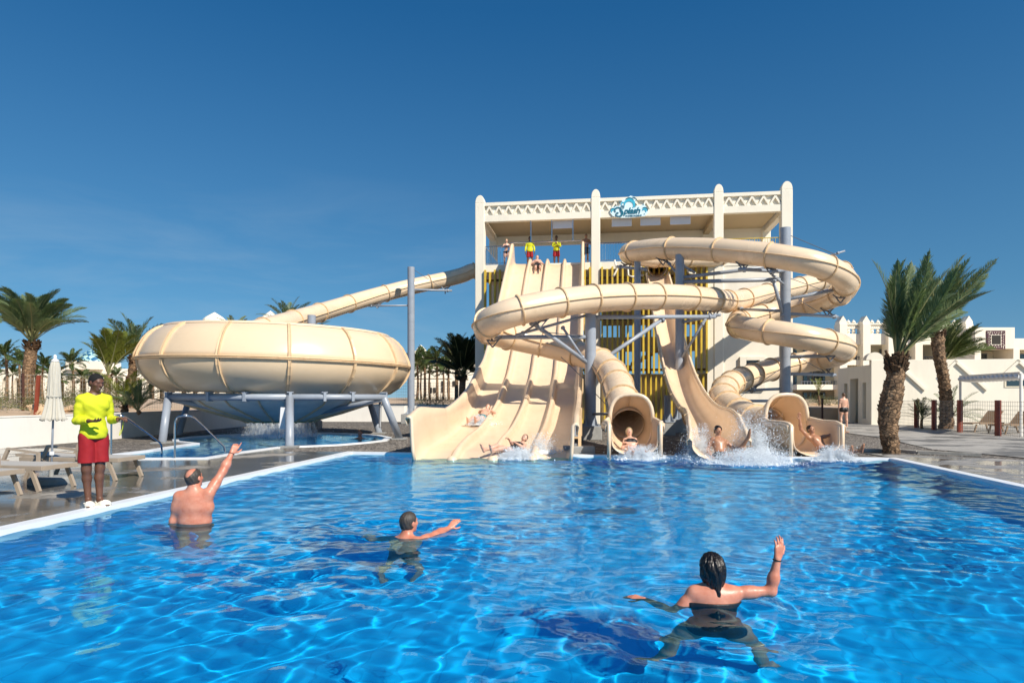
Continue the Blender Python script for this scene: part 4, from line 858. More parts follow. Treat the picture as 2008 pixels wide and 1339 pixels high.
# hotel behind: tall fins, balconies and openwork parapet
def hotel():
    e = empty('hotel_building', (0, 0, 0), 0, 'long white hotel with pointed fins and openwork parapet behind the service building', 'building')
    Y = 78.0; O = P(1560, 780, Y); O.z = 0
    def X(px): return (px-CX)/CF*Y
    def Z(py): return CH-(py-780)/CF*Y
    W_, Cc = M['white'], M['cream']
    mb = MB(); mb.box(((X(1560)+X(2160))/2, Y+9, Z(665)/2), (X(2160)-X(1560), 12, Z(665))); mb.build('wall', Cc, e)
    mb = MB()
    for py0, py1 in ((655, 676), (706, 716), (754, 764)): mb.box(((X(1560)+X(1905))/2, Y+1.2, (Z(py0)+Z(py1))/2), (X(1905)-X(1560), 3.2, Z(py0)-Z(py1)))
    mb.build('balcony_slab', W_, e)
    for px in (1646, 1691, 1740, 1792, 1840, 1890):
        mb = MB(); x = X(px); h = Z(637); mb.box((x, Y-.3, h/2), (.85, 1.4, h)); mb.plate([(-.42, 0), (-.42, .3), (0, .95), (.42, .3), (.42, 0)][::-1], (x, Y-.9, h), (1, 0, 0), (0, 0, 1), (0, 1, 0), 1.1); mb.build('fin', W_, e)
    for i, (a, b) in enumerate(((1646, 1691), (1691, 1740), (1740, 1792), (1792, 1840), (1840, 1890))):
        mb = MB(); xa, xb = X(a)+.42, X(b)-.42; xc = (xa+xb)/2; w = xb-xa
        for z0, z1 in ((634, 637), (642, 645), (655, 658), (662, 666)): mb.box((xc, Y, (Z(z0)+Z(z1))/2), (w, .35, Z(z0)-Z(z1)))
        n = 9
        for k in range(n):                # lattice bands
            x0 = xa+w*k/n
            for zz in ((637, 642), (658, 662)):
                mb.bar((x0, Y, Z(zz[1])), (x0+w/n, Y, Z(zz[0])), .12, .1); mb.bar((x0, Y+.1, Z(zz[0])), (x0+w/n, Y+.1, Z(zz[1])), .12, .1)
        for k in (1, 2):
            x = xa+w*k/3; mb.lathe([(.2, Z(655)-.02), (.14, Z(653)), (.24, Z(650)), (.14, Z(647)), (.2, Z(645))], (x, Y, 0), 8)
            mb.lathe([(.22, Z(634)), (.25, Z(632)), (.12, Z(629)), (.02, Z(627))], (x, Y, 0), 8)
        mb.build('openwork_parapet', W_, e)
    for row, (z0, z1) in enumerate(((681, 706), (726, 754), (768, 800))):
        for a, b in ((1566, 1580), (1596, 1612), (1616, 1640), (1660, 1682), (1702, 1722), (1752, 1764), (1806, 1818), (1852, 1864)):
            mb = MB(); mb.box(((X(a)+X(b))/2, Y+2.88, (Z(z0)+Z(z1))/2), (X(b)-X(a), .2, Z(z0)-Z(z1))); f = mb.build('window', M['steeld'], e)
            mb = MB(); mb.box(((X(a)+X(b))/2-.3, Y+2.72, (Z(z0)+Z(z1))/2), ((X(b)-X(a))*.42, .1, Z(z0)-Z(z1)-.25)); mb.box(((X(a)+X(b))/2+.4, Y+2.74, (Z(z0)+Z(z1))/2), ((X(b)-X(a))*.3, .1, Z(z0)-Z(z1)-.25)); mb.build('pane', M['glassd'], f)
    mb = MB()
    for z in (700, 748): mb.box(((X(1570)+X(1900))/2, Y-.2, Z(z)), (X(1900)-X(1570), .06, .08)); 
    for x in np.arange(X(1570), X(1900), .35):
        for z in (703, 751): mb.box((x, Y-.2, Z(z)), (.05, .05, .5))
    mb.build('balcony_railing', M['steeld'], e)
    # right wing block with the patterned square window
    w = empty('hotel_wing', (0, 0, 0), 0, 'white hotel wing with a square window framed in dark patterned tiles', 'building'); Y2 = 72.0
    def X2(px): return (px-CX)/CF*Y2
    def Z2(py): return CH-(py-780)/CF*Y2
    mb = MB(); mb.box(((X2(1912)+X2(1990))/2, Y2+5, (Z2(642)+Z2(684))/2), (X2(1990)-X2(1912), 10, Z2(642)-Z2(684)))
    mb.box(((X2(1990)+X2(2200))/2, Y2+6, (Z2(662)+Z2(684))/2), (X2(2200)-X2(1990), 10, Z2(662)-Z2(684)))
    for a in (1912, 1988): mb.box((X2(a)+.3, Y2+5, Z2(684)/2), (.7, 10, Z2(684)-.01))
    mb.box(((X2(1890)+X2(2200))/2, Y2+5.5, Z2(712)/2), (X2(2200)-X2(1890), 9, Z2(712))); mb.build('wall', W_, w, bevel=.03)
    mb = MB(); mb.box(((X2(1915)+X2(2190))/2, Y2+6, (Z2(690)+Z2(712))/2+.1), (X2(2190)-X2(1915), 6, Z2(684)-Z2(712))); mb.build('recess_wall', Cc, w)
    for a, b in ((1922, 1936), (1952, 1972), (1994, 2004), (2030, 2050)):
        mb = MB(); mb.box(((X2(a)+X2(b))/2, Y2+2.9, Z2(700)), (X2(b)-X2(a), .2, 1.1)); f = mb.build('window', M['steeld'], w); mb = MB(); mb.box(((X2(a)+X2(b))/2, Y2+2.75, Z2(700)), ((X2(b)-X2(a))*.8, .06, .9)); mb.build('pane', M['glassd'], f)
    M['tilep'] = mat('plum_tile', (.07, .02, .03), .5, .2, 3); xc = X2(1952); zc = Z2(666.5); s = X2(1972)-X2(1952)-.1
    mb = MB(); mb.box((xc, Y2-.05, zc), (2*s, .08, 2*s)); f = mb.build('tile_frame', M['tilep'], w); mb = MB()
    for q, k in ((.62, 12), (.82, 16)):
        for i in range(k):
            t = -1+2*(i+.5)/k
            for ax in range(4):
                if i % 2 == (q > .7): continue
                px_, pz_ = ((t, q), (t, -q), (q, t), (-q, t))[ax]; mb.box((xc+px_*s*.95, Y2-.11, zc+pz_*s*.95), (s*.08, .03, s*.08))
    for a in (-1, 1):
        mb.box((xc+a*s*.52, Y2-.11, zc), (s*.05, .03, s*1.04)); mb.box((xc, Y2-.11, zc+a*s*.52), (s*1.1, .03, s*.05))
    mb.build('tile_pattern', M['white'], f); mb = MB(); mb.box((xc, Y2-.12, zc), (s*.9, .04, s*.9)); mb.build('pane', M['dark'], f)
hotel()
def pointed_tower(mb, x, Y, w, z0, z1, ztip, d=None):
    mb.box((x, Y, (z0+z1)/2), (w, d or w, z1-z0)); n = 6; prof = [(w*.5, 0), (w*.46, (ztip-z1)*.3), (w*.34, (ztip-z1)*.55), (w*.13, (ztip-z1)*.84), (.02, ztip-z1)]; mb.lathe(prof, (x, Y, z1-.02), 12)
def far_left():
    Y = 120.0
    def X(px): return (px-CX)/CF*Y
    def Z(py): return CH-(py-780)/CF*Y
    e = empty('arcade_building', (0, 0, 0), 0, 'far white arcaded building with pointed arches below a blue tiled dome', 'building')
    mb = MB(); n = 0
    mb.box(((X(-60)+X(470))/2, Y+6, (Z(722)+Z(735))/2), (X(470)-X(-60), 8, Z(722)-Z(735)))
    px = -60
    arches = []
    while px < 470:
        mb.box((X(px+3), Y+2, (Z(735)+Z(790))/2), (.75, 1.0, Z(735)-Z(790))); arches.append(px); px += 22
    for a in arches:                      # pointed arch spandrels
        xl, xr = X(a+3)+.37, X(a+25)-.37; xm = (xl+xr)/2; zt, zs = Z(735), Z(758)
        left = [(xl, zt), (xl, zs)]+[(xl+(xm-xl)*(1-math.cos(t)), zs+(zt-.4-zs)*math.sin(t)) for t in np.linspace(.2, math.pi/2, 6)]+[(xm, zt)]
        mb.plate(left, (0, Y+1.6, 0), (1, 0, 0), (0, 0, 1), (0, 1, 0), .8); mb.plate([(2*xm-p, q) for p, q in left][::-1], (0, Y+1.6, 0), (1, 0, 0), (0, 0, 1), (0, 1, 0), .8)
    mb.build('arcade', M['white'], e)
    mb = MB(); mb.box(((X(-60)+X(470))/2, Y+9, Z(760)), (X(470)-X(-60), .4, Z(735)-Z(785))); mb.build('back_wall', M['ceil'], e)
    mb = MB(); mb.box((X(157), Y+4, (Z(712)+Z(726))/2+.3), (X(190)-X(125), 7, Z(710)-Z(726))); mb.build('drum', M['white'], e)
    tm = mat('blue_tile_dome', (.2, .4, .5), .3); nt = tm.node_tree; N = nt.nodes; ck = N.new('ShaderNodeTexChecker'); tc = N.new('ShaderNodeTexCoord'); mp = N.new('ShaderNodeMapping'); mp.inputs['Rotation'].default_value = (0, .785, 0); nt.links.new(tc.outputs['Object'], mp.inputs[0]); nt.links.new(mp.outputs[0], ck.inputs[0])
    ck.inputs['Color1'].default_value = (.02, .12, .25, 1); ck.inputs['Color2'].default_value = (.38, .58, .55, 1); ck.inputs['Scale'].default_value = 1.5; nt.links.new(ck.outputs[0], N['Principled BSDF'].inputs['Base Color'])
    mb = MB(); mb.lathe([(2.9, 0), (2.75, .9), (2.1, 1.9), (1.2, 2.5), (.3, 2.85), (.02, 2.9)], (X(157), Y+4, Z(713)), 24); mb.build('dome', tm, e)
    for i, (px, w, z1, zt, lab) in enumerate(((76, 1.0, 722, 708, 'small white pointed turret far left above the palms'), (372, 2.6, 620, 598, 'white pointed turret tip rising over the left rim of the bowl'), (491, 2.2, 618, 595, 'white pointed turret tip over the middle of the bowl'))):
        mb = MB(); pointed_tower(mb, X(px), Y+10, w*1.7, 0, Z(z1), Z(zt)); o = mb.build('turret', M['white']); tag(o, lab, 'turret', 'white pointed turrets of the far hotel')
    # castle-like building seen between the free post and the tower
    Y = 105.0; e = empty('palace_building', (0, 0, 0), 0, 'white crenellated palace building with pointed towers between post and slide tower', 'building'); mb = MB()
    mb.box(((X(760)*.9+X(935)*.9)/2, Y+6, Z(715)*.45), ((X(935)-X(760))*.9+4, 8, Z(715)*.9)); 
    def x9(px): return (px-CX)/CF*Y
    def z9(py): return CH-(py-780)/CF*Y
    mb = MB(); mb.box(((x9(800)+x9(945))/2, Y+6, z9(704)/2), (x9(945)-x9(800), 8, z9(704)))
    for k in range(14): mb.box((x9(838+k*8), Y+2.2, z9(702)), (.3, .3, .5))
    pointed_tower(mb, x9(822), Y+2, 1.9, 0, z9(690), z9(674)); mb.box((x9(822), Y+2.4, z9(700)/2), (3.6, 2.5, z9(694))); pointed_tower(mb, x9(892), Y+3, 2.6, 0, z9(695), z9(672))
    mb.box((x9(812), Y+1.3, z9(691)), (.35, .4, .7)).box((x9(832), Y+1.3, z9(691)), (.35, .4, .7)); mb.build('wall', M['white'], e)
    mb = MB(); mb.box((x9(878), Y-6, z9(752)/2), (x9(918)-x9(818), 6, z9(745))); mb.plate([(-3.2, 0), (3.2, 0), (0, 1.6)][::-1], (x9(855), Y-9, z9(745)), (1, 0, 0), (0, 0, 1), (0, 1, 0), 5); mb.build('lower_wing', M['white'], e)
    for px, py in ((822, 684), (820, 698), (826, 698), (868, 752), (880, 752), (890, 752), (868, 764), (880, 764), (845, 765), (852, 765)):
        yy = Y+1.0 if py < 700 else Y-9.05
        mb = MB(); mb.box(((px-CX)/CF*yy, yy, CH-(py-780)/CF*yy), (.35, .15, .75)); mb.build('window', M['dark'], e)
far_left()
# ---------------------------------------------------------------- pergola, loungers, parasol, rails
def pergola():
    e = empty('pergola', (0, 0, 0), 0, 'white pergola with gathered canvas roof behind the fence at right', 'pergola')
    a0, a1, b1 = P(1883, 739, 29.5), P(2002, 732, 25.0), P(2030, 728, 27.5)
    for q in (a0, a1, P(2075, 738, 30)):
        mb = MB(); mb.tube([q, (q.x, q.y, .04)], .05, 8); mb.build('post', M['white2'], e)
    mb = MB(); mb.bar(a0, a1, .08, .12); mb.bar(a0, P(2075, 738, 30), .08, .12); mb.build('beam', M['white2'], e)
    mb = MB()
    for k in range(14):
        p = a0.lerp(a1, (k+.5)/14)-Vector((0, 0, .1)); mb.tube([p+Vector((-.1, .0, 0)), p+Vector((1.2, 1.6, -.0)), p+Vector((2.6, 3.2, 0))], .085, 8)
    mb.build('folded_canopy', M['whitep'], e, True)
pergola()
def lounger(loc, rz, lab, mf, ms, back=math.radians(3), low=False):
    e = empty('sun_lounger', loc, rz, lab, 'sun lounger', 'sun loungers left of the pool' if not low else 'loungers behind the wire fence')
    H = .36; L, Wd = 1.95, .66
    mb = MB()
    for s in (-1, 1): mb.box((0, s*Wd/2, H), (L if not low else 1.2, .045, .07))
    for x in (-L/2+.02, L/2-.02): mb.box((x, 0, H), (.045, Wd-.046, .069))
    mb.build('frame', mf, e, bevel=.005)
    for x, s in ((L/2-.2, 1), (-L/2+.25, -1)):
        for q in (-1, 1): mb = MB(); mb.bar((x, q*(Wd/2), H-.03), (x+s*.14, q*(Wd/2), 0), .045, .06, up=(1, 0, 0)); mb.build('leg', mf, e)
    mb = MB(); mb.box((.3, 0, H+.03), (1.25, Wd-.06, .02)); mb.build('seat', ms, e)
    x0 = -.33; mb = MB(); d = Vector((-math.cos(back), 0, math.sin(back))); a = Vector((x0, 0, H+.03)); b = a+d*.72
    mb.bar(a, b, Wd-.06, .02, up=(0, 0, 1)); mb.build('backrest', ms, e); mb = MB()
    for s in (-1, 1): mb.bar(a+Vector((0, s*(Wd/2-.02), 0)), b+Vector((0, s*(Wd/2-.02), 0)), .035, .045)
    mb.bar(b+Vector((0, -Wd/2, 0)), b+Vector((0, Wd/2, 0)), .04, .04); mb.build('backrest_frame', mf, e)
    if not low:
        for s in (-1, 1):
            mb = MB(); y = s*(Wd/2+.03); mb.bar((-.5, y, H), (-.38, y, H+.24), .04, .055, up=(1, 0, 0)); mb.bar((-.4, y, H+.24), (.22, y, H+.17), .045, .035); mb.bar((.2, y, H+.17), (.2, y, H), .04, .05, up=(1, 0, 0)); mb.build('armrest', mf, e)
    return e
def at_ground(px, py, z=.05): g = G(px, py, z); return (g.x, g.y, z)
lounger((-8.15, 10.85, .05), math.radians(-10), 'taupe sun lounger with grey sling seat beside the parasol foot, nearer the lifeguard', M['taupe'], M['sling'])
lounger((-7.8, 12.2, .05), math.radians(-8), 'taupe sun lounger half hidden behind the lifeguard legs', M['taupe'], M['sling'])
lounger((-8.3, 9.85, .05), math.radians(-10), 'taupe sun lounger cut off by the left edge of the picture', M['taupe'], M['sling'])
for i, (px, py, lab) in enumerate(((1925, 846, 'brown wooden lounger behind the wire fence, left of the pair'), (1985, 850, 'brown wooden lounger behind the wire fence, right of the pair'))):
    lounger(at_ground(px, py), math.radians(200), lab, M['woodl'], M['woodl'], math.radians(42), True)
lounger(at_ground(2030, 838), math.radians(196), 'brown wooden lounger at the right picture edge behind the pergola post', M['woodl'], M['woodl'], math.radians(48), True)
def parasol():
    b = Vector((-7.87, 11.45, .05)); e = empty('closed_parasol', b, 0, 'closed off white parasol with scalloped hem standing by the loungers', 'parasol'); e.scale = (.64, .64, .825)
    mb = MB(); mb.lathe([(.001, .13), (.46, .13), (.52, .10), (.53, .0)], n=28); mb.lathe([(.001, .3), (.055, .3), (.06, .12)], n=12); mb.build('base', M['concrete'], e, auto=True)
    mb = MB(); mb.tube([(0, 0, .1), (.1, 0, 2.35)], .027, 10); mb.build('pole', M['steel'], e, True)
    mb = MB(); mb.tube([(.015, 0, .58), (.018, 0, .65)], .06, 12); mb.build('pole_collar', M['whitep'], e)
    prof = [(.285, 1.27), (.25, 1.36), (.20, 1.52), (.165, 1.68), (.150, 1.76), (.155, 1.80), (.15, 1.86), (.145, 2.0), (.13, 2.2), (.115, 2.38), (.085, 2.5), (.05, 2.53)]
    v = []; n = 96
    for r, z in prof:
        for k in range(n):
            a = 2*math.pi*k/n; fold = 1+.13*math.sin(a*10+2*math.sin(z*3))*(1.2 if z < 1.7 else .7)+.05*math.sin(a*23)
            zz = z+(.045*abs(math.sin(a*5)) if z < 1.3 else 0); v.append((r*fold*math.cos(a)+.1*zz/2.35, r*fold*math.sin(a), zz))
    f = [(i*n+k, i*n+(k+1) % n, (i+1)*n+(k+1) % n, (i+1)*n+k) for i in range(len(prof)-1) for k in range(n)]
    o = mesh('canopy', v, np.array(f), M['canvas'], e, True); sd = o.modifiers.new('s', 'SOLIDIFY'); sd.thickness = .006
    mb = MB(); mb.lathe([(.158, -.018), (.172, -.015), (.172, .015), (.158, .018)], (.078, 0, 1.79), 32); mb.build('tie_band', M['canvas'], e)
    mb = MB(); mb.lathe([(.09, 0), (.10, .02), (.05, .05), (.03, .07), (.045, .10), (.03, .13), (.001, .145)], (.108, 0, 2.51), 16); mb.build('finial', M['whitep'], e, True)
    mb = MB()                             # dark scalloped trim on the hem
    for k in range(0, n, 4):
        a = 2*math.pi*k/n; mb.box((.30*math.cos(a)+.055, .30*math.sin(a), 1.29+.03*abs(math.sin(a*5))), (.012, .012, .012), a)
    mb.build('hem_trim', M['steeld'], e)
parasol()
def rail(pts, lab, mm='chrome'):
    mb = MB(); mb.tube(catmull([P(*p) for p in pts], .06), .024, 8); o = mb.build('handrail', M[mm], None, True); tag(o, lab, 'handrail', 'polished handrails at the plunge pool steps')
rail([(343, 900, 15.9), (343, 850, 15.9), (344, 826, 15.9), (350, 817, 15.9), (362, 815.5, 15.9), (374, 816, 16.0), (386, 823, 16.2), (412, 848, 16.8), (430, 866, 17.2), (440, 878, 17.5), (441, 896, 17.5)], 'polished steel handrail bent down into the plunge pool, right one')
rail([(218, 900, 15.9), (218, 850, 15.9), (219, 824, 15.9), (226, 816, 15.9), (238, 815, 15.9), (252, 822, 16.1), (280, 842, 16.6), (300, 857, 17.0), (314, 868, 17.2), (317, 878, 17.3), (317, 893, 17.3)], 'polished steel handrail behind the lifeguard, left one')
for i, (px, py, w, h, lab) in enumerate(((1135, 874, .62, .25, 'low concrete block at the pool edge right of the lane slide'),)):
    g = P(px, 887, 17.6); mb = MB(); mb.box((g.x, g.y, .13), (.8, .5, .22)); tag(mb.build('concrete_block', M['concrete'], None, bevel=.015), lab, 'block')
# ---------------------------------------------------------------- palms and shrubs
def frond_mesh(name, L, rise, droop, nl, wl, mleaf, seed, vang=.5, broad=.022, curl=0, twistdir=0, seglen=2):
    """one feather leaf along +X: arched stem with narrow leaflets on both sides"""
    R = random.Random(seed); pts = []; n = 14
    for i in range(n+1):
        t = i/n; ang = rise-droop*t**1.4; pts.append((t, ang))
    p = Vector((0, 0, 0)); C = [p.copy()]
    for i in range(n): a = pts[i][1]; p = p+Vector((math.cos(a), twistdir*.25*(i/n)**2, math.sin(a)))*(L/n); C.append(p.copy())
    v = []; f = []; mi = []
    def at(t):
        x = t*n; i = min(n-1, int(x)); return C[i].lerp(C[i+1], x-i), (C[i+1]-C[i]).normalized()
    for i in range(n+1):                  # stem, flattened triangle
        w = .028*(1-.85*i/n)*L/2.2+.003; q = C[i]; v += [tuple(q+Vector((0, w, 0))), tuple(q+Vector((0, -w, 0))), tuple(q+Vector((0, 0, -w*.9)))]
    for i in range(n):
        for k in range(3): f.append((i*3+k, i*3+(k+1) % 3, (i+1)*3+(k+1) % 3, (i+1)*3+k)); mi.append(1)
    for k in range(nl):
        t = .25+.74*(k+R.uniform(-.3, .3))/nl; t = min(.995, max(.1, t)); c, d = at(t)
        ll = wl*L*(math.sin(math.pi*min(1, .12+t*.9))**.55)*R.uniform(.85, 1.1)*(1 if t < .9 else .7)
        for s in (-1, 1):
            side = Vector((0, s, 0)); up = side.cross(d)*s; up = up if up.z > 0 else -up
            va = vang+R.uniform(-.25, .25); fw = .75+.5*t+R.uniform(-.12, .12)
            dr = (side*math.cos(va)+up*math.sin(va)+d*fw).normalized(); wd = dr.cross(up).normalized()*broad*L/2.2*R.uniform(.8, 1.15)
            a = c; b = c+dr*ll*.55; e = c+dr*ll+Vector((0, 0, -ll*(.18+curl)*R.uniform(.4, 1.3)))
            b = b+Vector((0, 0, -ll*.03)); m = len(v)
            v += [tuple(a-wd*.5), tuple(a+wd*.5), tuple(b+wd), tuple(b-wd), tuple(e)]; f += [(m, m+1, m+2, m+3), (m+3, m+2, m+4)]; mi += [0, 0]
    me = bpy.data.meshes.new(name); me.from_pydata([tuple(q) for q in v], [], f); me.materials.append(mleaf); me.materials.append(M['rachis']); me.polygons.foreach_set('material_index', mi); me.update()
    return me
def frond_arrays(me):
    nv = len(me.vertices); co = np.empty(nv*3); me.vertices.foreach_get('co', co); return co.reshape(-1, 3), [tuple(p.vertices) for p in me.polygons], [p.material_index for p in me.polygons]
def crown(name, e, center, variants, specs, mleaf):
    """specs: list of (azimuth, tilt, scale, roll, variant)"""
    V = []; F = []; MI = []; off = 0
    data = [frond_arrays(m) for m in variants]
    for az, tilt, sc, roll, k in specs:
        co, f, mi = data[k % len(data)]
        Mx = Matrix.Rotation(az, 3, 'Z') @ Matrix.Rotation(-tilt, 3, 'Y') @ Matrix.Rotation(roll, 3, 'X')
        A = co @ np.array(Mx).T*sc+np.array(center); V.append(A); F += [tuple(i+off for i in q) for q in f]; MI += mi; off += len(co)
    o = mesh(name, np.concatenate(V), F, [mleaf, M['rachis']], e, matidx=MI); return o
def trunk(e, pts, radii, scars=True, name='trunk', m='bark', sc=.11, out=.045):
    c = catmull(pts, .12); n = len(c); rr = [float(np.interp(i/(n-1), np.linspace(0, 1, len(radii)), radii)) for i in range(n)]
    mb = MB(); mb.tube(c, 1, 14, radii=rr)
    if scars:                             # overlapping stubs of old leaf bases in a spiral
        Lg = sum((c[i+1]-c[i]).length for i in range(n-1)); k = int(Lg/(sc*.42)); R = random.Random(3)
        for j in range(k):
            t = j/k; x = t*(n-1); i = min(n-2, int(x)); p = c[i].lerp(c[i+1], x-i); r = rr[i]; per = max(6, int(2*math.pi*r/(sc*1.35)))
            for q in range(max(1, int(per*.42))):
                a = j*2.39996+q*2*math.pi/max(1, int(per*.42))+R.uniform(-.1, .1); d = Vector((math.cos(a), math.sin(a), 0)); tt = Vector((-d.y, d.x, 0)); w = sc*.62; h = sc*R.uniform(.75, 1.1); o = out*R.uniform(.6, 1.3)
                b = p+d*(r*.97); m_ = len(mb.v)
                mb.v += [tuple(b+tt*w-Vector((0, 0, 0))), tuple(b-tt*w), tuple(b-Vector((0, 0, h))), tuple(b+d*o+tt*w*.55+Vector((0, 0, h*.35))), tuple(b+d*o-tt*w*.55+Vector((0, 0, h*.35))), tuple(b+Vector((0, 0, h*.3)))]
                mb.f += [(m_+2, m_+3, m_+4), (m_+2, m_, m_+3), (m_+2, m_+4, m_+1), (m_+3, m_+5, m_+4), (m_, m_+5, m_+3), (m_+1, m_+4, m_+5)]
    return mb.build(name, M[m], e)
def boots(e, c, r, h, n=60, seed=1, up=.8):
    R = random.Random(seed); mb = MB()
    for k in range(n):
        a = R.uniform(0, 6.283); z = R.uniform(-h, 0); d = Vector((math.cos(a), math.sin(a), 0)); b = Vector(c)+d*r*R.uniform(.7, 1)+Vector((0, 0, z)); q = b+d*r*.45+Vector((0, 0, R.uniform(.05, .16)*up))
        mb.bar(b, q, .07, .03, up=(0, 0, 1))
    return mb.build('leaf_bases', M['barkd'], e)
fd = [frond_mesh('f%d' % i, 2.4, r, dr, 62, .20, M['frond'], 10+i, .55, .012) for i, (r, dr) in enumerate(((.25, .9), (.2, .6), (.3, 1.3)))]
# big wind-swept date palm right of the slides
def big_right():
    b = P(1748, 886, 17.8); b.z = .03; Y = 17.8
    e = empty('date_palm', b, 0, 'tall date palm with shaggy trunk and wind swept fronds at the right pool corner', 'palm tree')
    def l(px, py, Y=Y): return P(px, py, Y)-b
    tr = [Vector((0, 0, 0)), l(1746, 868), l(1742, 838), l(1744, 800), l(1751, 765), l(1756, 735), l(1758, 708)]
    trunk(e, tr, [.20, .21, .24, .27, .25, .21, .21], True, sc=.12, out=.035)
    top = l(1758, 704); boots(e, top, .21, .42, 150, 2, 1.5)
    R = random.Random(5); V = []
    # wind from the left: stems stand up and lean right
    long = [frond_mesh('L%d' % i, 2.9, r, dr, 80, .18, M['frond'], 40+i, .62, .0105, .02, 1 if i % 2 else -1) for i, (r, dr) in enumerate(((.08, .35), (.05, .22), (.12, .55), (.05, -.12)))]
    specs = []
    for k in range(12): specs.append((R.uniform(-1.4, 1.4), math.radians(R.uniform(62, 88)), R.uniform(.78, 1.02), R.uniform(-1.5, 1.5), k))        # upright, leaning right
    for k in range(6): specs.append((math.pi+R.uniform(-1.0, 1.0), math.radians(R.uniform(78, 88)), R.uniform(.75, .98), R.uniform(-1, 1), k))
    for k in range(9): specs.append((R.uniform(-.8, .9), math.radians(R.uniform(46, 66)), R.uniform(.85, 1.0), R.uniform(-1.2, 1.2), k))
    for k in range(6): specs.append((R.uniform(-.4, .5), math.radians(R.uniform(33, 46)), R.uniform(.93, 1.08), R.uniform(-.6, .6), 2))
    crown('crown', e, top-Vector((0, 0, .05)), long, specs, M['frond'])
    return e
big_right()
def right_two():
    Y = 31.5; b = P(1855, 838, Y); b.z = .03; e = empty('date_palm', b, 0, 'slimmer curved date palm behind the fence, right of the big one', 'palm tree')
    def l(px, py): return P(px, py, Y)-b
    trunk(e, [Vector((0, 0, 0)), l(1856, 820), l(1855, 780), l(1850, 740), l(1842, 700), l(1838, 655)], [.30, .27, .24, .24, .25, .28], True, sc=.15, out=.05)
    top = l(1838, 648); boots(e, top, .26, .4, 90, 4, 1.2); R = random.Random(8)
    lg = [frond_mesh('Q%d' % i, 3.9, r, dr, 60, .17, M['frond'], 60+i, .55, .010) for i, (r, dr) in enumerate(((.08, .45), (.05, .3), (.15, .7)))]
    specs = [(R.uniform(-.9, .9), math.radians(R.uniform(46, 84)), R.uniform(.75, 1.0), R.uniform(-1, 1), k) for k in range(24)]+[(math.pi+R.uniform(-1, 1), math.radians(R.uniform(70, 86)), R.uniform(.7, .9), 0, k) for k in range(6)]
    crown('crown', e, top, lg, specs, M['frond'])
    Y = 39.5; b = P(1852, 800, Y); b.z = 0; e = empty('date_palm', b, 0, 'bushy palm crown blown right above the service building wall', 'palm tree')
    trunk(e, [Vector((0, 0, 0)), Vector((0, 0, 2)), P(1850, 712, Y)-b], [.3, .25, .25], False); top = P(1850, 712, Y)-b
    lg = [frond_mesh('K%d' % i, 3.1, r, dr, 60, .2, M['frond_d'], 70+i, .4, .014) for i, (r, dr) in enumerate(((.1, .7), (.05, .5), (.15, .9)))]
    specs = [(R.uniform(-.8, .8), math.radians(R.uniform(22, 80)), R.uniform(.65, 1.0), R.uniform(-1, 1), k) for k in range(34)]
    crown('crown', e, top, lg, specs, M['bushg'])
right_two()
def radial(e, top, n, variants, lo, hi, sc, seed, mleaf, skew=0, name='crown'):
    R = random.Random(seed); specs = []
    for k in range(n):
        az = k*2.39996+R.uniform(-.2, .2); t = (k+.5)/n; specs.append((az, math.radians(lo+(hi-lo)*t+R.uniform(-6, 6)), sc*R.uniform(.85, 1.08), R.uniform(-.5, .5), k))
    return crown(name, e, top, variants, specs, mleaf)
def left_palm():
    Y = 31.0; b = P(52, 790, Y); b.z = .95; e = empty('date_palm', b, 0, 'tall date palm with broad arching crown and patterned trunk at far left', 'palm tree')
    trunk(e, [Vector((0, 0, 0)), P(52, 760, Y)-b, P(57, 720, Y)-b, P(62, 680, Y)-b], [.27, .26, .245, .24], True, sc=.13, out=.03); top = P(62, 672, Y)-b
    boots(e, top, .27, .35, 110, 6, 1.3)
    lg = [frond_mesh('M%d' % i, 2.9, r, dr, 84, .19, M['frond'], 80+i, .5, .012, .1) for i, (r, dr) in enumerate(((.1, .95), (.1, .75), (.1, 1.2)))]
    radial(e, top, 44, lg, 36, 84, .98, 3, M['frond'])
    Y = 21.5; b = P(-95, 800, Y); b.z = .9; e = empty('date_palm', b, 0, 'palm outside the left picture edge whose dark fronds hang into view', 'palm tree')
    top = P(-80, 610, Y)-b; trunk(e, [Vector((0, 0, 0)), top*.5, top], [.2, .18, .2], False)
    lg = [frond_mesh('N%d' % i, 2.1, .3, 1.6, 70, .22, M['frond'], 90+i, .3, .013, .3) for i in range(2)]
    radial(e, top, 26, lg, 0, 70, .8, 9, M['frond'])
left_palm()
# palms by the bowl
def date(px, py_top, py_base, Y, zb, n, L, lo, hi, seed, lab, leaf='frond', r=.2, group=None, droop=1.0, scars=False, nl=46, sc=.15, vang=.45, broad=.014, bootn=50, wl=.2):
    b = P(px, py_base, Y); b.z = zb; top = P(px, py_top, Y)-b; e = empty('palm_tree', b, 0, lab, 'palm tree', group)
    trunk(e, [Vector((0, 0, 0)), top*.5+Vector((.08*math.sin(seed), 0, 0)), top], [r*1.2, r, r*.9], scars, sc=sc, out=.03)
    if bootn: boots(e, top, r*1.2, .35, bootn, seed)
    lg = [frond_mesh('X', L, .12, droop*q, nl, wl, M[leaf], seed*3+i, vang, broad) for i, q in enumerate((1, .7))]
    radial(e, top, n, lg, lo, hi, 1, seed, M[leaf]); return e
date(262, 700, 790, 33, 1.0, 26, 2.2, 20, 85, 11, 'date palm behind the left end of the bowl slide', r=.2, scars=True)
date(212, 735, 815, 30, 1.0, 16, 2.3, 48, 87, 12, 'young coconut palm with yellow green upright leaves left of the bowl', leaf='frond_y', r=.14, droop=.9, bootn=10, wl=.24, broad=.02)
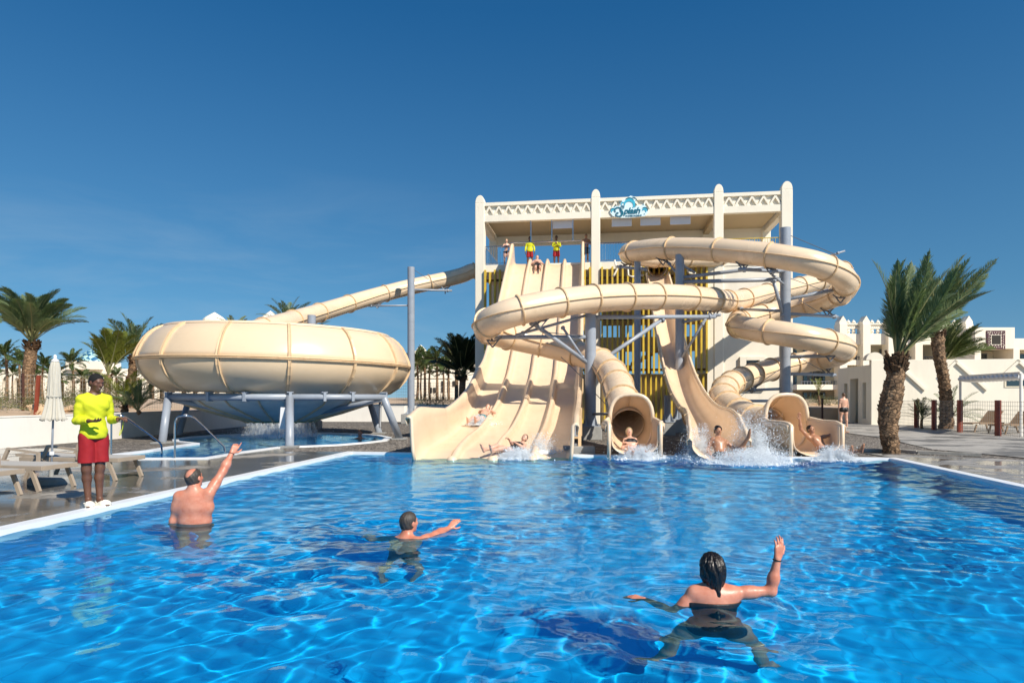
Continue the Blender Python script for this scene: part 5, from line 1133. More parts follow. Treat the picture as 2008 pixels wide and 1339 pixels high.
date(243, 796, 806, 26, .95, 14, 2.0, 18, 70, 13, 'low palm with one yellow arching frond left of the bowl', leaf='frond_y', r=.12, droop=1.5, bootn=10)
date(270, 806, 812, 24.5, .95, 20, 1.15, 20, 86, 14, 'small grey green palm plant in front of the fence by the bowl', r=.07, droop=.8, bootn=0, nl=36)
date(566, 645, 790, 50, .9, 22, 2.6, 20, 82, 15, 'palm crown showing over the bowl beside the feeder tube', r=.2)
date(462, 658, 790, 52, .9, 18, 2.0, 10, 75, 16, 'green palm tips just over the rim of the bowl', leaf='frond_y', r=.2)
date(610, 655, 790, 55, .9, 16, 2.4, -5, 40, 17, 'palm behind the right side of the bowl under the feeder tube', r=.2)
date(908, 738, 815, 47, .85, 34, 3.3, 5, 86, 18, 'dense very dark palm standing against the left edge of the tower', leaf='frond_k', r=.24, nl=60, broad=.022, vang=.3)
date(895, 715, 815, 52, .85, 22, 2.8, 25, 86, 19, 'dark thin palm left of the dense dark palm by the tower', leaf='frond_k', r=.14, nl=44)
# row of far coconut palms, individually placed
bk = empty('coconut_palm', (0, 0, 0), 0, None, 'palm tree', 'far coconut palms in front of the white buildings')
trunk(bk, [(0, 0, 0), (.1, 0, 2.0), (.0, 0, 4.1)], [.17, .13, .11], False)
fl = [frond_mesh('C%d' % i, 2.3, .2, dr, 34, .22, M['frond_d'], 200+i, .05, .03, .15) for i, dr in enumerate((1.3, 1.0, 1.6))]
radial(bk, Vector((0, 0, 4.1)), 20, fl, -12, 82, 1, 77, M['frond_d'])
rows = [(12, 704, 74), (38, 716, 82), (84, 722, 78), (100, 730, 84), (142, 716, 72), (160, 742, 66), (188, 748, 78), (118, 745, 90), (-14, 722, 88), (25, 735, 95), (70, 738, 92), (818, 716, 76), (833, 712, 80), (843, 722, 88), (857, 712, 74), (869, 726, 82), (880, 716, 78), (826, 730, 92), (300, 735, 90), (228, 740, 88), (750, 745, 96)]
used = False
PL = ['at the left picture edge, tallest of the edge group', 'at the left edge, lower crown right of the tallest', 'just right of the big date palm trunk', 'touching the left side of the closed parasol', 'just right of the closed parasol, tall crown', 'small, between parasol and blue tiled dome', 'in front of the arches, left of the lifeguard head', 'behind the parasol, very small and far', 'cut by the left picture edge', 'tiny, left of the big date palm trunk', 'tiny, behind the big date palm trunk',
 'right beside the free standing post, first of its row', 'second from the free standing post in front of the palace', 'small and farther back, below the palace turret', 'tall, in the middle of the palace row', 'small, right of the middle of the palace row', 'tall, next to the dark palms of the palace row', 'lowest and farthest in the palace row', 'hidden behind the left rim of the bowl', 'behind the young yellow green palm left of the bowl', 'low, seen just under the bowl near the right legs']
def where(px):
    if px < 50: return 'far left edge'
    if px < 130: return 'date palm trunk and parasol'
    return 'lifeguard'
for i, (px, py, Y) in enumerate(rows):
    c = bk if not used else copy_tree(bk); used = True
    q = P(px, py, Y); c.location = (q.x, Y, 1.2); c.rotation_euler = (0, 0, i*1.7); s = (q.z-1.2)/4.1; c.scale = (max(.9, s),)*2+(s,)
    side = 'left of the picture' if px < 400 else 'between the free post and the tower'
    hgt = 'tall' if s > 1.1 else ('short' if s < .75 else 'medium')
    c['label'] = 'far coconut palm '+PL[i]
# right side: small spiky palm plant and shrubs
date(1808, 822, 838, 31.8, .03, 18, 1.1, 10, 85, 31, 'small dark spiky palm plant at the fence beside the curved palm', leaf='frond_k', r=.06, droop=.6, bootn=0, nl=24)
date(1866, 815, 838, 33.5, .03, 16, 1.7, -5, 70, 32, 'spreading young palm right behind the curved palm trunk', leaf='frond', r=.08, droop=.9, bootn=0, nl=26)
date(1605, 775, 800, 46, .4, 7, 1.3, 60, 88, 33, 'scrawny little palm between the tower and the service building', leaf='frond_y', r=.08, bootn=0, nl=20)
def shrub(x, y, z, r, h, seed, leafm, lab, group):
    rs = np.random.default_rng(seed); n = int(900*max(.6, r)); e = empty('shrub', (x, y, z), 0, lab, 'shrub', group); v = []; f = []
    cl = rs.normal(0, .42, (7, 3))*[r, r, 0]+[0, 0, h*.5]
    for k in range(n):
        c = cl[k % 7]+rs.normal(0, 1, 3)*[r*.3, r*.3, h*.24]; c[2] = abs(c[2]); d = rs.normal(0, 1, 3); d[2] = abs(d[2]); d /= np.linalg.norm(d); s = np.cross(d, rs.normal(0, 1, 3)); s /= np.linalg.norm(s); L = rs.uniform(.05, .11)*max(.7, h); w = L*.16
        m = len(v); v += [c-s*w*.3, c+d*L*.5-s*w, c+d*L, c+d*L*.5+s*w]; f.append((m, m+1, m+2, m+3))
    mesh('foliage', v, np.array(f), leafm, e)
    mb = MB()
    for k in range(7): mb.tube([(0, 0, 0), tuple(cl[k])], .012, 4)
    mb.build('stems', M['rachis'], e)
R = random.Random(21)
SL = ['at the picture edge']+['above the wall '+x for w, x in (('first', 'in front of the rocks'), ('second', 'before the big palm trunk'), ('third', 'at the big palm trunk'), ('fourth', 'by the leaning red post'), ('fifth', 'behind the parasol stem'), ('sixth', 'right of the parasol'), ('seventh', 'left of the lifeguard'), ('eighth', 'behind the lifeguard head'), ('ninth', 'right of the lifeguard shoulder'), ('tenth', 'below the young palm'), ('eleventh', 'below the spiky palm'), ('twelfth', 'at the fence post'), ('thirteenth', 'under the bowl rim'), ('fourteenth', 'by the left bowl leg'), ('fifteenth', 'behind the bowl leg'), ('sixteenth', 'under the bowl'))]
SL += ['nearest the free standing post', 'second from the post', 'third from the post', 'in the row centre', 'right of the row centre', 'left of the dark palms', 'at the dark palm trunks', 'touching the tower side']
SL += ['nearest the tower', 'second from the tower', 'in the middle', 'second from the building', 'nearest the building']
for i in range(30):
    if i < 17:
        px = -20+i*19; Y = [24, 27, 30, 36, 44][i % 5]; x = (px-CX)/CF*Y; z = 1.0; a = 'on the sand bank left'
        if x > -15.2: x = -15.5-R.random()*2
    elif i < 25: px = 806+(i-17)*16; Y = R.choice([50, 54, 58]); x = (px-CX)/CF*Y; z = .95; a = 'behind the boundary wall by the tower'
    else: px = 1590+(i-25)*11; Y = R.choice([46, 48, 51]); x = (px-CX)/CF*Y; z = .9; a = 'on the sand right of the tower'
    g = R.random() < .45
    shrub(x, Y, z, R.uniform(.5, 1.3), R.uniform(.5, 1.1) if i < 17 else R.uniform(.5, .9), 300+i, M['bushg'] if g else M['bush'], ('green' if g else 'dry olive brown')+' low shrub '+SL[i], 'low shrubs on the sand')
RS = ['largest pale', 'rounded low', 'small split', 'flat broad', 'jagged upright', 'half buried', 'leftmost small', 'smooth egg shaped', 'tilted pointed', 'squat square', 'long narrow', 'tiny round', 'shaded rear', 'rightmost low']
def rocks(n, x0, x1, y0, y1, z, lab, s0, s1, seed, mm):
    rs = np.random.default_rng(seed)
    for i in range(n):
        x, y = rs.uniform(x0, x1), rs.uniform(y0, y1); s = rs.uniform(s0, s1); mb = MB(); mb.lathe([(.001, .5), (.55, .42), (.95, .1), (1, -.2), (.8, -.45)], n=9, wob=lambda a, zz: 1+.22*math.sin(3*a+i)+.15*math.sin(5*a+zz*4+i)); o = mb.build('rock', mm, None); o.location = (x, y, z+s*.2); o.scale = (s, s*.8, s*.7); o.rotation_euler = (.1*i, .2, i); tag(o, RS[i]+(' sandstone rock on the left bank' if n > 5 else ' rock on the sand slope right of the tower'), 'rock', lab)
rocks(14, -19.5, -15.2, 20.5, 27, .95, 'pale sandstone rocks among the shrubs on the left bank', .15, .45, 5, M['rock'])
rocks(5, 20.5, 24, 47, 50, .7, 'pale rocks on the sand slope right of the tower', .3, .8, 6, M['rock'])
# loose stones on the gravel
def stones():
    rs = np.random.default_rng(9); v = []; f = []
    for k in range(9000):
        t = rs.random()
        if t < .45: px, py = rs.uniform(1650, 1900), rs.uniform(846, 894)
        elif t < .85: px, py = rs.uniform(560, 800), rs.uniform(830, 884)
        else: px, py = rs.uniform(1120, 1500), rs.uniform(835, 882)
        g = G(px, py, .04)
        if 1640 < px and py > 886+(px-1734)*.06: continue
        if px > 1600 and py < 843+(px-1630)*.163+3: continue
        if px < 800 and (py < 850+0 or ((px-560)/195)**2+((py-861)/15)**2 < 1.1): 
            if ((px-560)/205)**2+((py-861)/16)**2 < 1.0: continue
        s = rs.uniform(.012, .035); m = len(v)
        for q in ((1, 0, 0), (-.5, .8, 0), (-.5, -.8, 0), (.1, .1, .8)): v.append((g.x+q[0]*s*rs.uniform(.7, 1.3), g.y+q[1]*s*rs.uniform(.7, 1.3), .03+q[2]*s))
        f += [(m, m+1, m+3), (m+1, m+2, m+3), (m+2, m, m+3)]
    o = mesh('loose_stones', v, np.array(f), mat('grey_stone', (.20, .18, .16), .9, .4, 8)); tag(o, 'loose dark grey stones scattered over the gravel beds', 'stones', kind='stuff')
stones()
# ---------------------------------------------------------------- people: smooth-blended distance fields turned into one continuous mesh
def V3(*a): return np.array(a[0] if len(a) == 1 else a, float)
def unit(v): v = np.asarray(v, float); return v/(np.linalg.norm(v)+1e-9)
def cone(a, b, ra, rb, k=.03, cuts=()): return ('c', V3(a), V3(b), ra, rb, k, cuts)
def ell(c, R, rad, k=.03, cuts=()): return ('e', V3(c), np.array(R, float), V3(rad), None, k, cuts)   # rows of R are the axes
def bounds(prims, m):
    lo = np.full(3, 1e9); hi = -lo
    for t, a, b, c, d, k, cu in prims:
        if t == 'c': q = max(c, d); lo = np.minimum(lo, np.minimum(a, b)-q); hi = np.maximum(hi, np.maximum(a, b)+q)
        else: e = np.sqrt(((b*c[:, None])**2).sum(0)); lo = np.minimum(lo, a-e); hi = np.maximum(hi, a+e)
    return lo-m, hi+m
def field(prims, h, subs=(), grow=0.0, bnd=None):
    lo = np.full(3, 1e9); hi = -lo
    for t, a, b, c, d, k, cu in prims:
        if t == 'c': m = max(c, d); l_, h_ = np.minimum(a, b)-m, np.maximum(a, b)+m
        else: e = np.sqrt(((b*c[:, None])**2).sum(0)); l_, h_ = a-e, a+e
        lo = np.minimum(lo, l_); hi = np.maximum(hi, h_)
    lo -= grow+3*h; hi += grow+3*h
    if bnd is not None: lo, hi = bnd
    n = np.ceil((hi-lo)/h).astype(int)+1
    F = np.full(n, .5, np.float32); ax = [lo[i]+h*np.arange(n[i]) for i in range(3)]
    def block(l_, h_):
        s = [slice(max(0, int((l_[i]-lo[i])/h)-1), max(0, min(n[i], int((h_[i]-lo[i])/h)+3))) for i in range(3)]
        return tuple(s), [ax[0][s[0]][:, None, None], ax[1][s[1]][None, :, None], ax[2][s[2]][None, None, :]]
    def dist(pr, X):
        t, a, b, c, d, k, cu = pr
        if t == 'c':
            ba = b-a; L2 = ba@ba+1e-12; px = [X[i]-a[i] for i in range(3)]
            u = np.clip((px[0]*ba[0]+px[1]*ba[1]+px[2]*ba[2])/L2, 0, 1)
            D = np.sqrt((px[0]-u*ba[0])**2+(px[1]-u*ba[1])**2+(px[2]-u*ba[2])**2)-(c+(d-c)*u)
        else:
            p = [X[i]-a[i] for i in range(3)]; q = [p[0]*b[j][0]+p[1]*b[j][1]+p[2]*b[j][2] for j in range(3)]
            k0 = np.sqrt(sum((q[j]/c[j])**2 for j in range(3))); k1 = np.sqrt(sum((q[j]/c[j]**2)**2 for j in range(3)))+1e-9; D = k0*(k0-1)/k1
        D = D-grow
        for o, nn in cu: D = np.maximum(D, (X[0]-o[0])*nn[0]+(X[1]-o[1])*nn[1]+(X[2]-o[2])*nn[2])
        return D
    for pr in prims:
        t, a, b, c, d, k, cu = pr; k2 = k+grow*.5
        if t == 'c': m = max(c, d)+k2+grow; l_, h_ = np.minimum(a, b)-m, np.maximum(a, b)+m
        else: e = np.sqrt(((b*c[:, None])**2).sum(0))+k2+grow; l_, h_ = a-e, a+e
        s, X = block(l_, h_); D = dist(pr, X); f = F[s]; hh = np.maximum(k2-np.abs(f-D), 0)/k2; F[s] = np.minimum(f, D)-hh*hh*k2*.25
    for pr in subs:
        t, a, b, c, d, k, cu = pr; e = (max(c, d) if t == 'c' else max(c))+k
        l_, h_ = (np.minimum(a, b)-e, np.maximum(a, b)+e) if t == 'c' else (a-e, a+e)
        s, X = block(l_, h_); D = -dist(pr, X); f = F[s]; hh = np.maximum(k-np.abs(f-D), 0)/k; F[s] = np.maximum(f, D)+hh*hh*k*.25
    return F, lo, h
def nets(F, lo, h):
    n = np.array(F.shape); I = F < 0; c = np.zeros(n-1, np.uint8)
    for dx in (0, 1):
        for dy in (0, 1):
            for dz in (0, 1): c += I[dx:n[0]-1+dx, dy:n[1]-1+dy, dz:n[2]-1+dz]
    act = np.argwhere((c > 0) & (c < 8)); idm = np.full(n-1, -1, np.int32); idm[tuple(act.T)] = np.arange(len(act))
    S_ = np.zeros((len(act), 3)); W_ = np.zeros(len(act))
    cor = [(0, 0, 0), (1, 0, 0), (0, 1, 0), (1, 1, 0), (0, 0, 1), (1, 0, 1), (0, 1, 1), (1, 1, 1)]
    val = [F[act[:, 0]+x, act[:, 1]+y, act[:, 2]+z] for x, y, z in cor]
    for i, j in ((0, 1), (2, 3), (4, 5), (6, 7), (0, 2), (1, 3), (4, 6), (5, 7), (0, 4), (1, 5), (2, 6), (3, 7)):
        a, b = val[i], val[j]; m = (a < 0) != (b < 0); t = np.where(m, a/(a-b+1e-12), 0)
        S_ += m[:, None]*(np.array(cor[i])+t[:, None]*(np.array(cor[j])-np.array(cor[i]))); W_ += m
    V = lo+h*(act+S_/W_[:, None]); Q = []
    for axn in range(3):
        s0 = [slice(None)]*3; s1 = [slice(None)]*3; s0[axn] = slice(0, -1); s1[axn] = slice(1, None)
        A, B = I[tuple(s0)], I[tuple(s1)]; e = np.argwhere(A != B); u, w = [(1, 2), (2, 0), (0, 1)][axn]
        e = e[(e[:, u] > 0) & (e[:, w] > 0) & (e[:, u] < n[u]-1) & (e[:, w] < n[w]-1)]
        def cid(du, dw): q = e.copy(); q[:, u] -= du; q[:, w] -= dw; return idm[tuple(q.T)]
        q = np.stack([cid(1, 1), cid(0, 1), cid(0, 0), cid(1, 0)], -1); fl = ~A[tuple(e.T)]; q[fl] = q[fl][:, ::-1]; Q.append(q)
    return V, np.concatenate(Q)
def skinmat(name, c, c2, rough=.42):
    m = mat(name, c, rough, .1, 9, .06, 90, col2=c2, spec=.45); nt = m.node_tree; N = nt.nodes; L = nt.links; b = N['Principled BSDF']
    at = N.new('ShaderNodeVertexColor'); at.layer_name = 'Col'; mx = N.new('ShaderNodeMix'); mx.data_type = 'RGBA'; mx.blend_type = 'MULTIPLY'; mx.inputs[0].default_value = 1
    L.new(b.inputs['Base Color'].links[0].from_socket, mx.inputs[6]); L.new(at.outputs[0], mx.inputs[7]); L.new(mx.outputs[2], b.inputs['Base Color'])
    b.inputs['Subsurface Weight'].default_value = .08; b.inputs['Subsurface Radius'].default_value = (.02, .008, .004); b.inputs['Subsurface Scale'].default_value = .3; return m
M['skin_dark'] = skinmat('dark_brown_skin', (.10, .042, .025), (.155, .068, .04), .48)
M['skin_red'] = skinmat('sunburnt_skin', (.50, .165, .095), (.64, .29, .195), .4)
M['skin_pale'] = skinmat('pale_skin', (.58, .32, .22), (.68, .41, .30), .38)
M['skin_tan'] = skinmat('tanned_skin', (.36, .17, .095), (.45, .23, .13), .36)
def cloth(name, c, var=.06, rough=.8): return mat(name, c, rough, var, 8, .5, 11)
M['yellow'] = cloth('yellow_shirt_cloth', (.60, .62, .015)); M['redc'] = cloth('red_shorts_cloth', (.30, .005, .010)); M['blackc'] = cloth('black_swim_cloth', (.012, .012, .014), .2, .5)
M['tealc'] = cloth('teal_swim_cloth', (.02, .25, .28)); M['croc'] = mat('cream_clog_foam', (.80, .76, .66), .55, .04, 10)
def hairmat(name, c, c2, rough, st=.6, sc=(150, 150, 14)):
    m = mat(name, c, rough, 0, spec=.5); nt = m.node_tree; N = nt.nodes; L = nt.links; b = N['Principled BSDF']; tc = N.new('ShaderNodeTexCoord'); mp = N.new('ShaderNodeMapping'); mp.inputs['Scale'].default_value = sc; L.new(tc.outputs['Object'], mp.inputs[0])
    n = N.new('ShaderNodeTexNoise'); n.inputs['Scale'].default_value = 1; n.inputs['Detail'].default_value = 4; n.inputs['Distortion'].default_value = .8; L.new(mp.outputs[0], n.inputs[0]); mx = N.new('ShaderNodeMix'); mx.data_type = 'RGBA'; L.new(n.outputs[0], mx.inputs[0]); mx.inputs[6].default_value = (*c, 1); mx.inputs[7].default_value = (*c2, 1); L.new(mx.outputs[2], b.inputs['Base Color'])
    bp = N.new('ShaderNodeBump'); bp.inputs['Strength'].default_value = st; bp.inputs['Distance'].default_value = .006; L.new(n.outputs[0], bp.inputs['Height']); L.new(bp.outputs[0], b.inputs['Normal']); return m
M['hair_black'] = hairmat('black_hair', (.003, .003, .003), (.02, .013, .010), .24, .8, (120, 120, 10)); M['hair_grey'] = hairmat('dark_grey_hair', (.012, .010, .008), (.09, .07, .055), .5); M['hair_brown'] = hairmat('brown_hair', (.05, .025, .014), (.14, .08, .045), .45); M['hair_fair'] = hairmat('fair_hair', (.26, .17, .08), (.5, .38, .2), .45)
M['hair_crop'] = mat('cropped_black_hair', (.006, .005, .005), .85, .3, 60, .5, 220)
def hand(pr, wrist, d, nrm, side, curl, s=1.0, rmin=0, point=False, spread=.10):
    d = unit(d); nrm = unit(np.array(nrm)-d*np.dot(nrm, d)); t = np.cross(d, nrm)*side; R = lambda r: max(r*s, rmin)
    w = V3(wrist)
    for i, (o, L, tot, r) in enumerate(((.030, .088, .072, .0090), (.010, .092, .082, .0095), (-.010, .088, .076, .0090), (-.029, .080, .060, .0080))):
        base = w+(t*o*.6+d*.01)*s; kn = w+(t*o*1.05+d*L)*s; pr.append(cone(base, kn, R(.014), R(.0115), .014*s))
        c = curl[i] if isinstance(curl, (list, tuple)) else curl*(1+.12*i)
        if point: c = .12 if i == 0 else 1.35
        p = kn; ang = c*.45; fd = unit(d+t*o*spread*14)
        for q, f in enumerate((.45, .31, .24)):
            dr = fd*math.cos(ang)+nrm*math.sin(ang); e = p+dr*tot*f*s*1.05; pr.append(cone(p, e, R(r*(1-.08*q)), R(r*(.9-.08*q)), .006*s)); p = e; ang += c*.62
    b = w+(t*.022+d*.022)*s; m = b+(t*.034+d*.022+nrm*.014)*s; e = m+(t*.016+d*.028+nrm*.010)*s; f = e+(d*.024+t*.004+nrm*.006)*s
    pr += [cone(b, m, R(.0145), R(.0115), .012*s), cone(m, e, R(.0115), R(.0100), .006*s), cone(e, f, R(.0100), R(.0085), .005*s)]
def person(label, pos, H=1.75, h=.012, skin='skin_pale', spine=(0, 0, 1), ax=(1, 0, 0), fd=None, hd=None, A=None, B=None, LA=None, LB=None, hair='hair_black', hcut='short', w=1.0, belly=0.0, fem=False, wear=(), rmin=0, shoes=False, group=None, paint=(), headoff=0, extra=None, neckf=1.0, brace=None):
    """ax: from the spine towards shoulder A; A, B: (upper-arm dir, forearm dir, hand dir, palm normal, curl, point); LA, LB: (thigh dir, shin dir, foot dir)"""
    s = H/1.75; pr = []; sp = unit(spine); ax = unit(V3(ax)-sp*np.dot(ax, sp)); fw = np.cross(ax, sp); fdv = unit(fd if fd is not None else fw)
    if np.dot(fw, fdv) < -.25: fw = -fw
    Rt = np.array([ax, fw, sp]); O = np.zeros(3); neck = sp*.50*s; sh = .158*s*(1 if not fem else .88)
    hw = 1 if not fem else 1.04
    tors = [ell(sp*.02*s, Rt, (.155*s*w*hw, .105*s*(w+.1*belly), .115*s), .05), ell(sp*.17*s+fw*.03*belly, Rt, (.135*s*w*(1 if not fem else .9), (.095+.05*belly)*s, .14*s), .05), ell(sp*.33*s+fw*.01, Rt, (.158*s*w*(1 if not fem else .88), .110*s*(.6+.4*w), .155*s), .06), ell(sp*.43*s-fw*.008, Rt, (.155*s*(.5+.5*w), .080*s, .075*s), .06)]
    if fem: tors += [ell(sp*.33*s+fw*.085*s+ax*q*.07*s, Rt, (.058*s, .05*s, .055*s), .03) for q in (-1, 1)]
    else: tors += [ell(sp*.37*s+fw*.07*s+ax*q*.07*s, Rt, (.075*s, .04*s, .06*s), .04) for q in (-1, 1)]
    tors += [ell(-fw*.045*s-sp*.05*s+ax*q*.075*s, Rt, (.08*s*hw, .085*s, .09*s), .04) for q in (-1, 1)]
    limbs = {}
    hdv = unit(hd if hd is not None else sp*.8+unit(fdv)*.12+np.array([0, 0, .3])); nk = neck+hdv*.07*s*neckf; hc = nk+hdv*.115*s+fdv*.012*s
    neckp = [cone(neck-sp*.03*s, nk+hdv*.03*s, .062*s*(.5+.5*w) if not fem else .05*s, .054*s*(.5+.5*w) if not fem else .045*s, .05)]
    for nm, q, arm in (('A', 1, A), ('B', -1, B)):
        if arm is None: arm = ((q*ax[0]*.15, 0, -1), (0, 0, -1), (0, 0, -1), tuple(-q*ax), .4)
        u, f_, hdr, pn, cu = arm[:5]; u, f_ = unit(u), unit(f_); lift = max(0, np.dot(u, sp))
        S0 = neck-sp*(.055-.05*lift)*s+ax*q*sh*(1 if w < 1.2 else 1.06); E = S0+u*.285*s; Wr = E+f_*.25*s
        fat = .9 if fem else 1.0; fat *= (.6+.4*w)
        ap = [cone(neck+ax*q*.05*s-sp*.01*s, S0, .040*s*fat, .048*s*fat, .05), cone(S0, S0+u*.14*s, .051*s*fat, .046*s*fat, .03), cone(S0+u*.1*s, E, .046*s*fat, .037*s*fat, .03), cone(E, E+f_*.10*s, .041*s*fat, .042*s*fat, .03), cone(E+f_*.09*s, Wr, .041*s*fat, .026*s, .03)]
        hp = []; hand(hp, Wr, hdr, pn, q*(arm[6] if len(arm) > 6 else 1), cu, s, rmin, point=(len(arm) > 5 and arm[5]))
        limbs['arm'+nm] = (ap, S0, E, Wr, u, f_); pr += ap+hp; limbs['hand'+nm] = unit(hdr)
    for nm, q, leg in (('A', 1, LA), ('B', -1, LB)):
        if leg is None: leg = ((ax[0]*q*.06, 0, -1), (0, 0, -1), tuple(fw))
        t, c_, ft = unit(leg[0]), unit(leg[1]), unit(leg[2]); Hp = ax*q*.088*s-sp*.04*s; K = Hp+t*.42*s; An = K+c_*.40*s; bk = -unit(np.cross(np.cross(c_, ft), c_)) if np.linalg.norm(np.cross(c_, ft)) > .2 else -fw
        bk = bk if np.dot(bk, ft) < 0 else -bk; fat = (1.0 if not fem else 1.1)*(.65+.35*w)
        lp = [cone(Hp, Hp+t*.2*s, .092*s*fat, .080*s*fat, .05), cone(Hp+t*.18*s, K, .080*s*fat, .056*s, .04), cone(K, K+c_*.12*s+bk*.012*s, .054*s, .056*s*fat, .03), cone(K+c_*.12*s+bk*.012*s, An, .056*s*fat, .034*s, .03)]
        ftp = [cone(An, An+ft*.06*s+c_*.035*s, .036*s, .034*s, .02), cone(An+c_*.05*s-ft*.035*s, An+c_*.052*s+ft*.10*s, .032*s, .034*s, .02), cone(An+c_*.052*s+ft*.10*s, An+c_*.060*s+ft*.165*s, .034*s, .022*s, .02)]
        sd = np.cross(ft, c_)
        for k in range(5): o = (k-2)*.016*s; ftp.append(cone(An+c_*.062*s+ft*.15*s+sd*o, An+c_*.066*s+ft*(.195-.008*abs(k-1))*s+sd*o*1.1, .012*s, .009*s, .006))
        limbs['leg'+nm] = (lp, Hp, K, An, t, c_, ft); pr += lp+ftp
    pr += tors+neckp
    # head
    up = unit(hdv-fdv*np.dot(hdv, fdv)); sd = np.cross(fdv, up); Rh = np.array([sd, fdv, up])
    headp = [ell(hc+up*.02*s-fdv*.006*s, Rh, (.074*s, .093*s, .092*s), .02), ell(hc-up*.035*s+fdv*.022*s, Rh, (.058*s, .066*s, .072*s), .03), ell(hc-up*.088*s+fdv*.060*s, Rh, (.026*s, .022*s, .020*s), .025),
        cone(hc+up*.012*s+fdv*.084*s, hc-up*.022*s+fdv*.106*s, .009*s, .013*s, .012), ell(hc-up*.027*s+fdv*.094*s, Rh, (.015*s, .010*s, .008*s), .008), ell(hc+up*.028*s+fdv*.080*s, Rh, (.050*s, .014*s, .010*s), .016),
        ell(hc-up*.052*s+fdv*.084*s, Rh, (.024*s, .012*s, .007*s), .008), ell(hc-up*.064*s+fdv*.082*s, Rh, (.021*s, .012*s, .008*s), .008)]
    for q in (-1, 1): headp += [ell(hc+sd*q*.077*s-up*.008*s-fdv*.004*s, Rh, (.009*s, .018*s, .030*s), .008), ell(hc+sd*q*.048*s-up*.018*s+fdv*.062*s, Rh, (.015*s, .013*s, .013*s), .025), ell(hc+sd*q*.030*s+up*.008*s+fdv*.078*s, Rh, (.013*s, .010*s, .009*s), .004)]
    subs = [ell(hc+sd*q*.031*s+up*.009*s+fdv*.100*s, Rh, (.017*s, .012*s, .010*s), .012) for q in (-1, 1)]
    F, lo, hh = field(pr+headp, h, subs); V, Q = nets(F, lo, hh)
    e = mesh('person', V, Q, M[skin], None, True); e.location = pos; tag(e, label, 'person', group)
    # colours that belong to the skin: lips, brows, eye whites, nails
    col = np.ones((len(V), 4), np.float32)
    def dab(c, r, rgb, el=None):
        d = (V-c)@Rh.T/(np.array(el or (1, 1, 1))*r); m = (d**2).sum(1) < 1; col[m, :3] = rgb
    lum = {'skin_dark': 1.0}.get(skin, .3)
    if h < .013 and skin == 'skin_dark':
        for q in (-1, 1): dab(hc+sd*q*.031*s+up*.008*s+fdv*.088*s, s, (1.6, 2.2, 3.0), (.010, .012, .004)); dab(hc+sd*q*.032*s+up*.008*s+fdv*.09*s, s, (.15, .15, .15), (.005, .014, .005))
        dab(hc-up*.057*s+fdv*.09*s, s, (3.5, 6, 8), (.015, .02, .004))
    elif h < .013:
        for q in (-1, 1):
            dab(hc+sd*q*.031*s+up*.008*s+fdv*.088*s, s, ((1.6, 2.2, 3.0) if skin == 'skin_dark' else (.8, 1.1, 1.3)), (.011, .012, .0045)); dab(hc+sd*q*.032*s+up*.008*s+fdv*.09*s, s, (.08, .08, .08), (.005, .014, .005))
            dab(hc+sd*q*.031*s+up*.030*s+fdv*.085*s, s, (.25, .25, .25), (.018, .02, .004))
        dab(hc-up*.058*s+fdv*.09*s, s, (.75, .45, .45), (.024, .02, .010))
    for c, r, rgb in paint: m = ((V-(V3(c)))**2).sum(1) < r*r; col[m, :3] = rgb
    ca = e.data.color_attributes.new('Col', 'FLOAT_COLOR', 'POINT'); ca.data.foreach_set('color', col.ravel())
    info = dict(e=e, hc=hc, up=up, fdv=fdv, sd=sd, Rh=Rh, limbs=limbs, neck=neck, sp=sp, fw=fw, ax=ax, s=s, tors=tors, Rt=Rt)
    def piece(name, prims, m, subs=(), grow=0, hres=None, wob=0):
        F, lo, g = field(prims, hres or h, subs, grow)
        V, Q = nets(F, lo, g)
        if wob:
            nn = V/np.array([.05, .05, .11]); V = V+wob*np.stack([np.sin(nn[:, 0]*1.3+nn[:, 2]*1.7), np.sin(nn[:, 1]*1.7+nn[:, 2]*1.3+1), 0*nn[:, 0]], -1)
        return mesh(name, V, Q, m, e, True)
    def piece2(name, mask, m, grow, mgrow=.03, wob=0, hres=None):      # garment that follows the skin exactly inside the masked zone
        hr = hres or h; B_ = bounds(mask, mgrow+4*hr); F1, lo, g = field(pr, hr, (), grow, B_); F2, lo, g = field(mask, hr, (), mgrow, B_)
        V, Q = nets(np.maximum(F1, F2), lo, g)
        if wob: V = V+wob*np.stack([np.sin(V[:, 0]*26+V[:, 2]*17)*np.sin(V[:, 2]*23), np.sin(V[:, 1]*31+V[:, 2]*13+1)*np.sin(V[:, 2]*19+V[:, 0]*9), 0*V[:, 0]], -1)
        return mesh(name, V, Q, m, e, True)
    def recut(ps, cu): return [(p[0], p[1], p[2], p[3], p[4], p[5], list(p[6])+cu) for p in ps]
    # hair
    if hair:
        sk = lambda g, cuts: [ell(hc+up*.022*s-fdv*.008*s, Rh, (.076*s+g, .095*s+g, .094*s+g), .02, cuts), ell(hc-up*.03*s-fdv*.02*s, Rh, (.066*s+g, .070*s+g, .06*s+g), .02, cuts)]
        g = {'short': .007, 'crop': .004, 'ring': .006, 'long': .016, 'wet': .014, 'curly': .018}[hcut]
        nfc = unit(fdv*1.0-up*.62); cuts = [(hc+up*.045*s+fdv*.055*s, nfc), (hc-up*.055*s, -up)] if hcut not in ('long', 'wet') else [(hc+up*.05*s+fdv*.045*s, unit(fdv*1-up*.45))]
        hp = sk(g, cuts); sb = [ell(hc+sd*q*.08*s-up*.012*s+fdv*.006*s, Rh, (.02*s, .026*s, .034*s), .006) for q in (-1, 1)] if hcut not in ('long', 'wet') else []
        if hcut == 'ring': sb.append(ell(hc+up*.098*s-fdv*.045*s, Rh, (.052*s, .088*s, .075*s), .01))
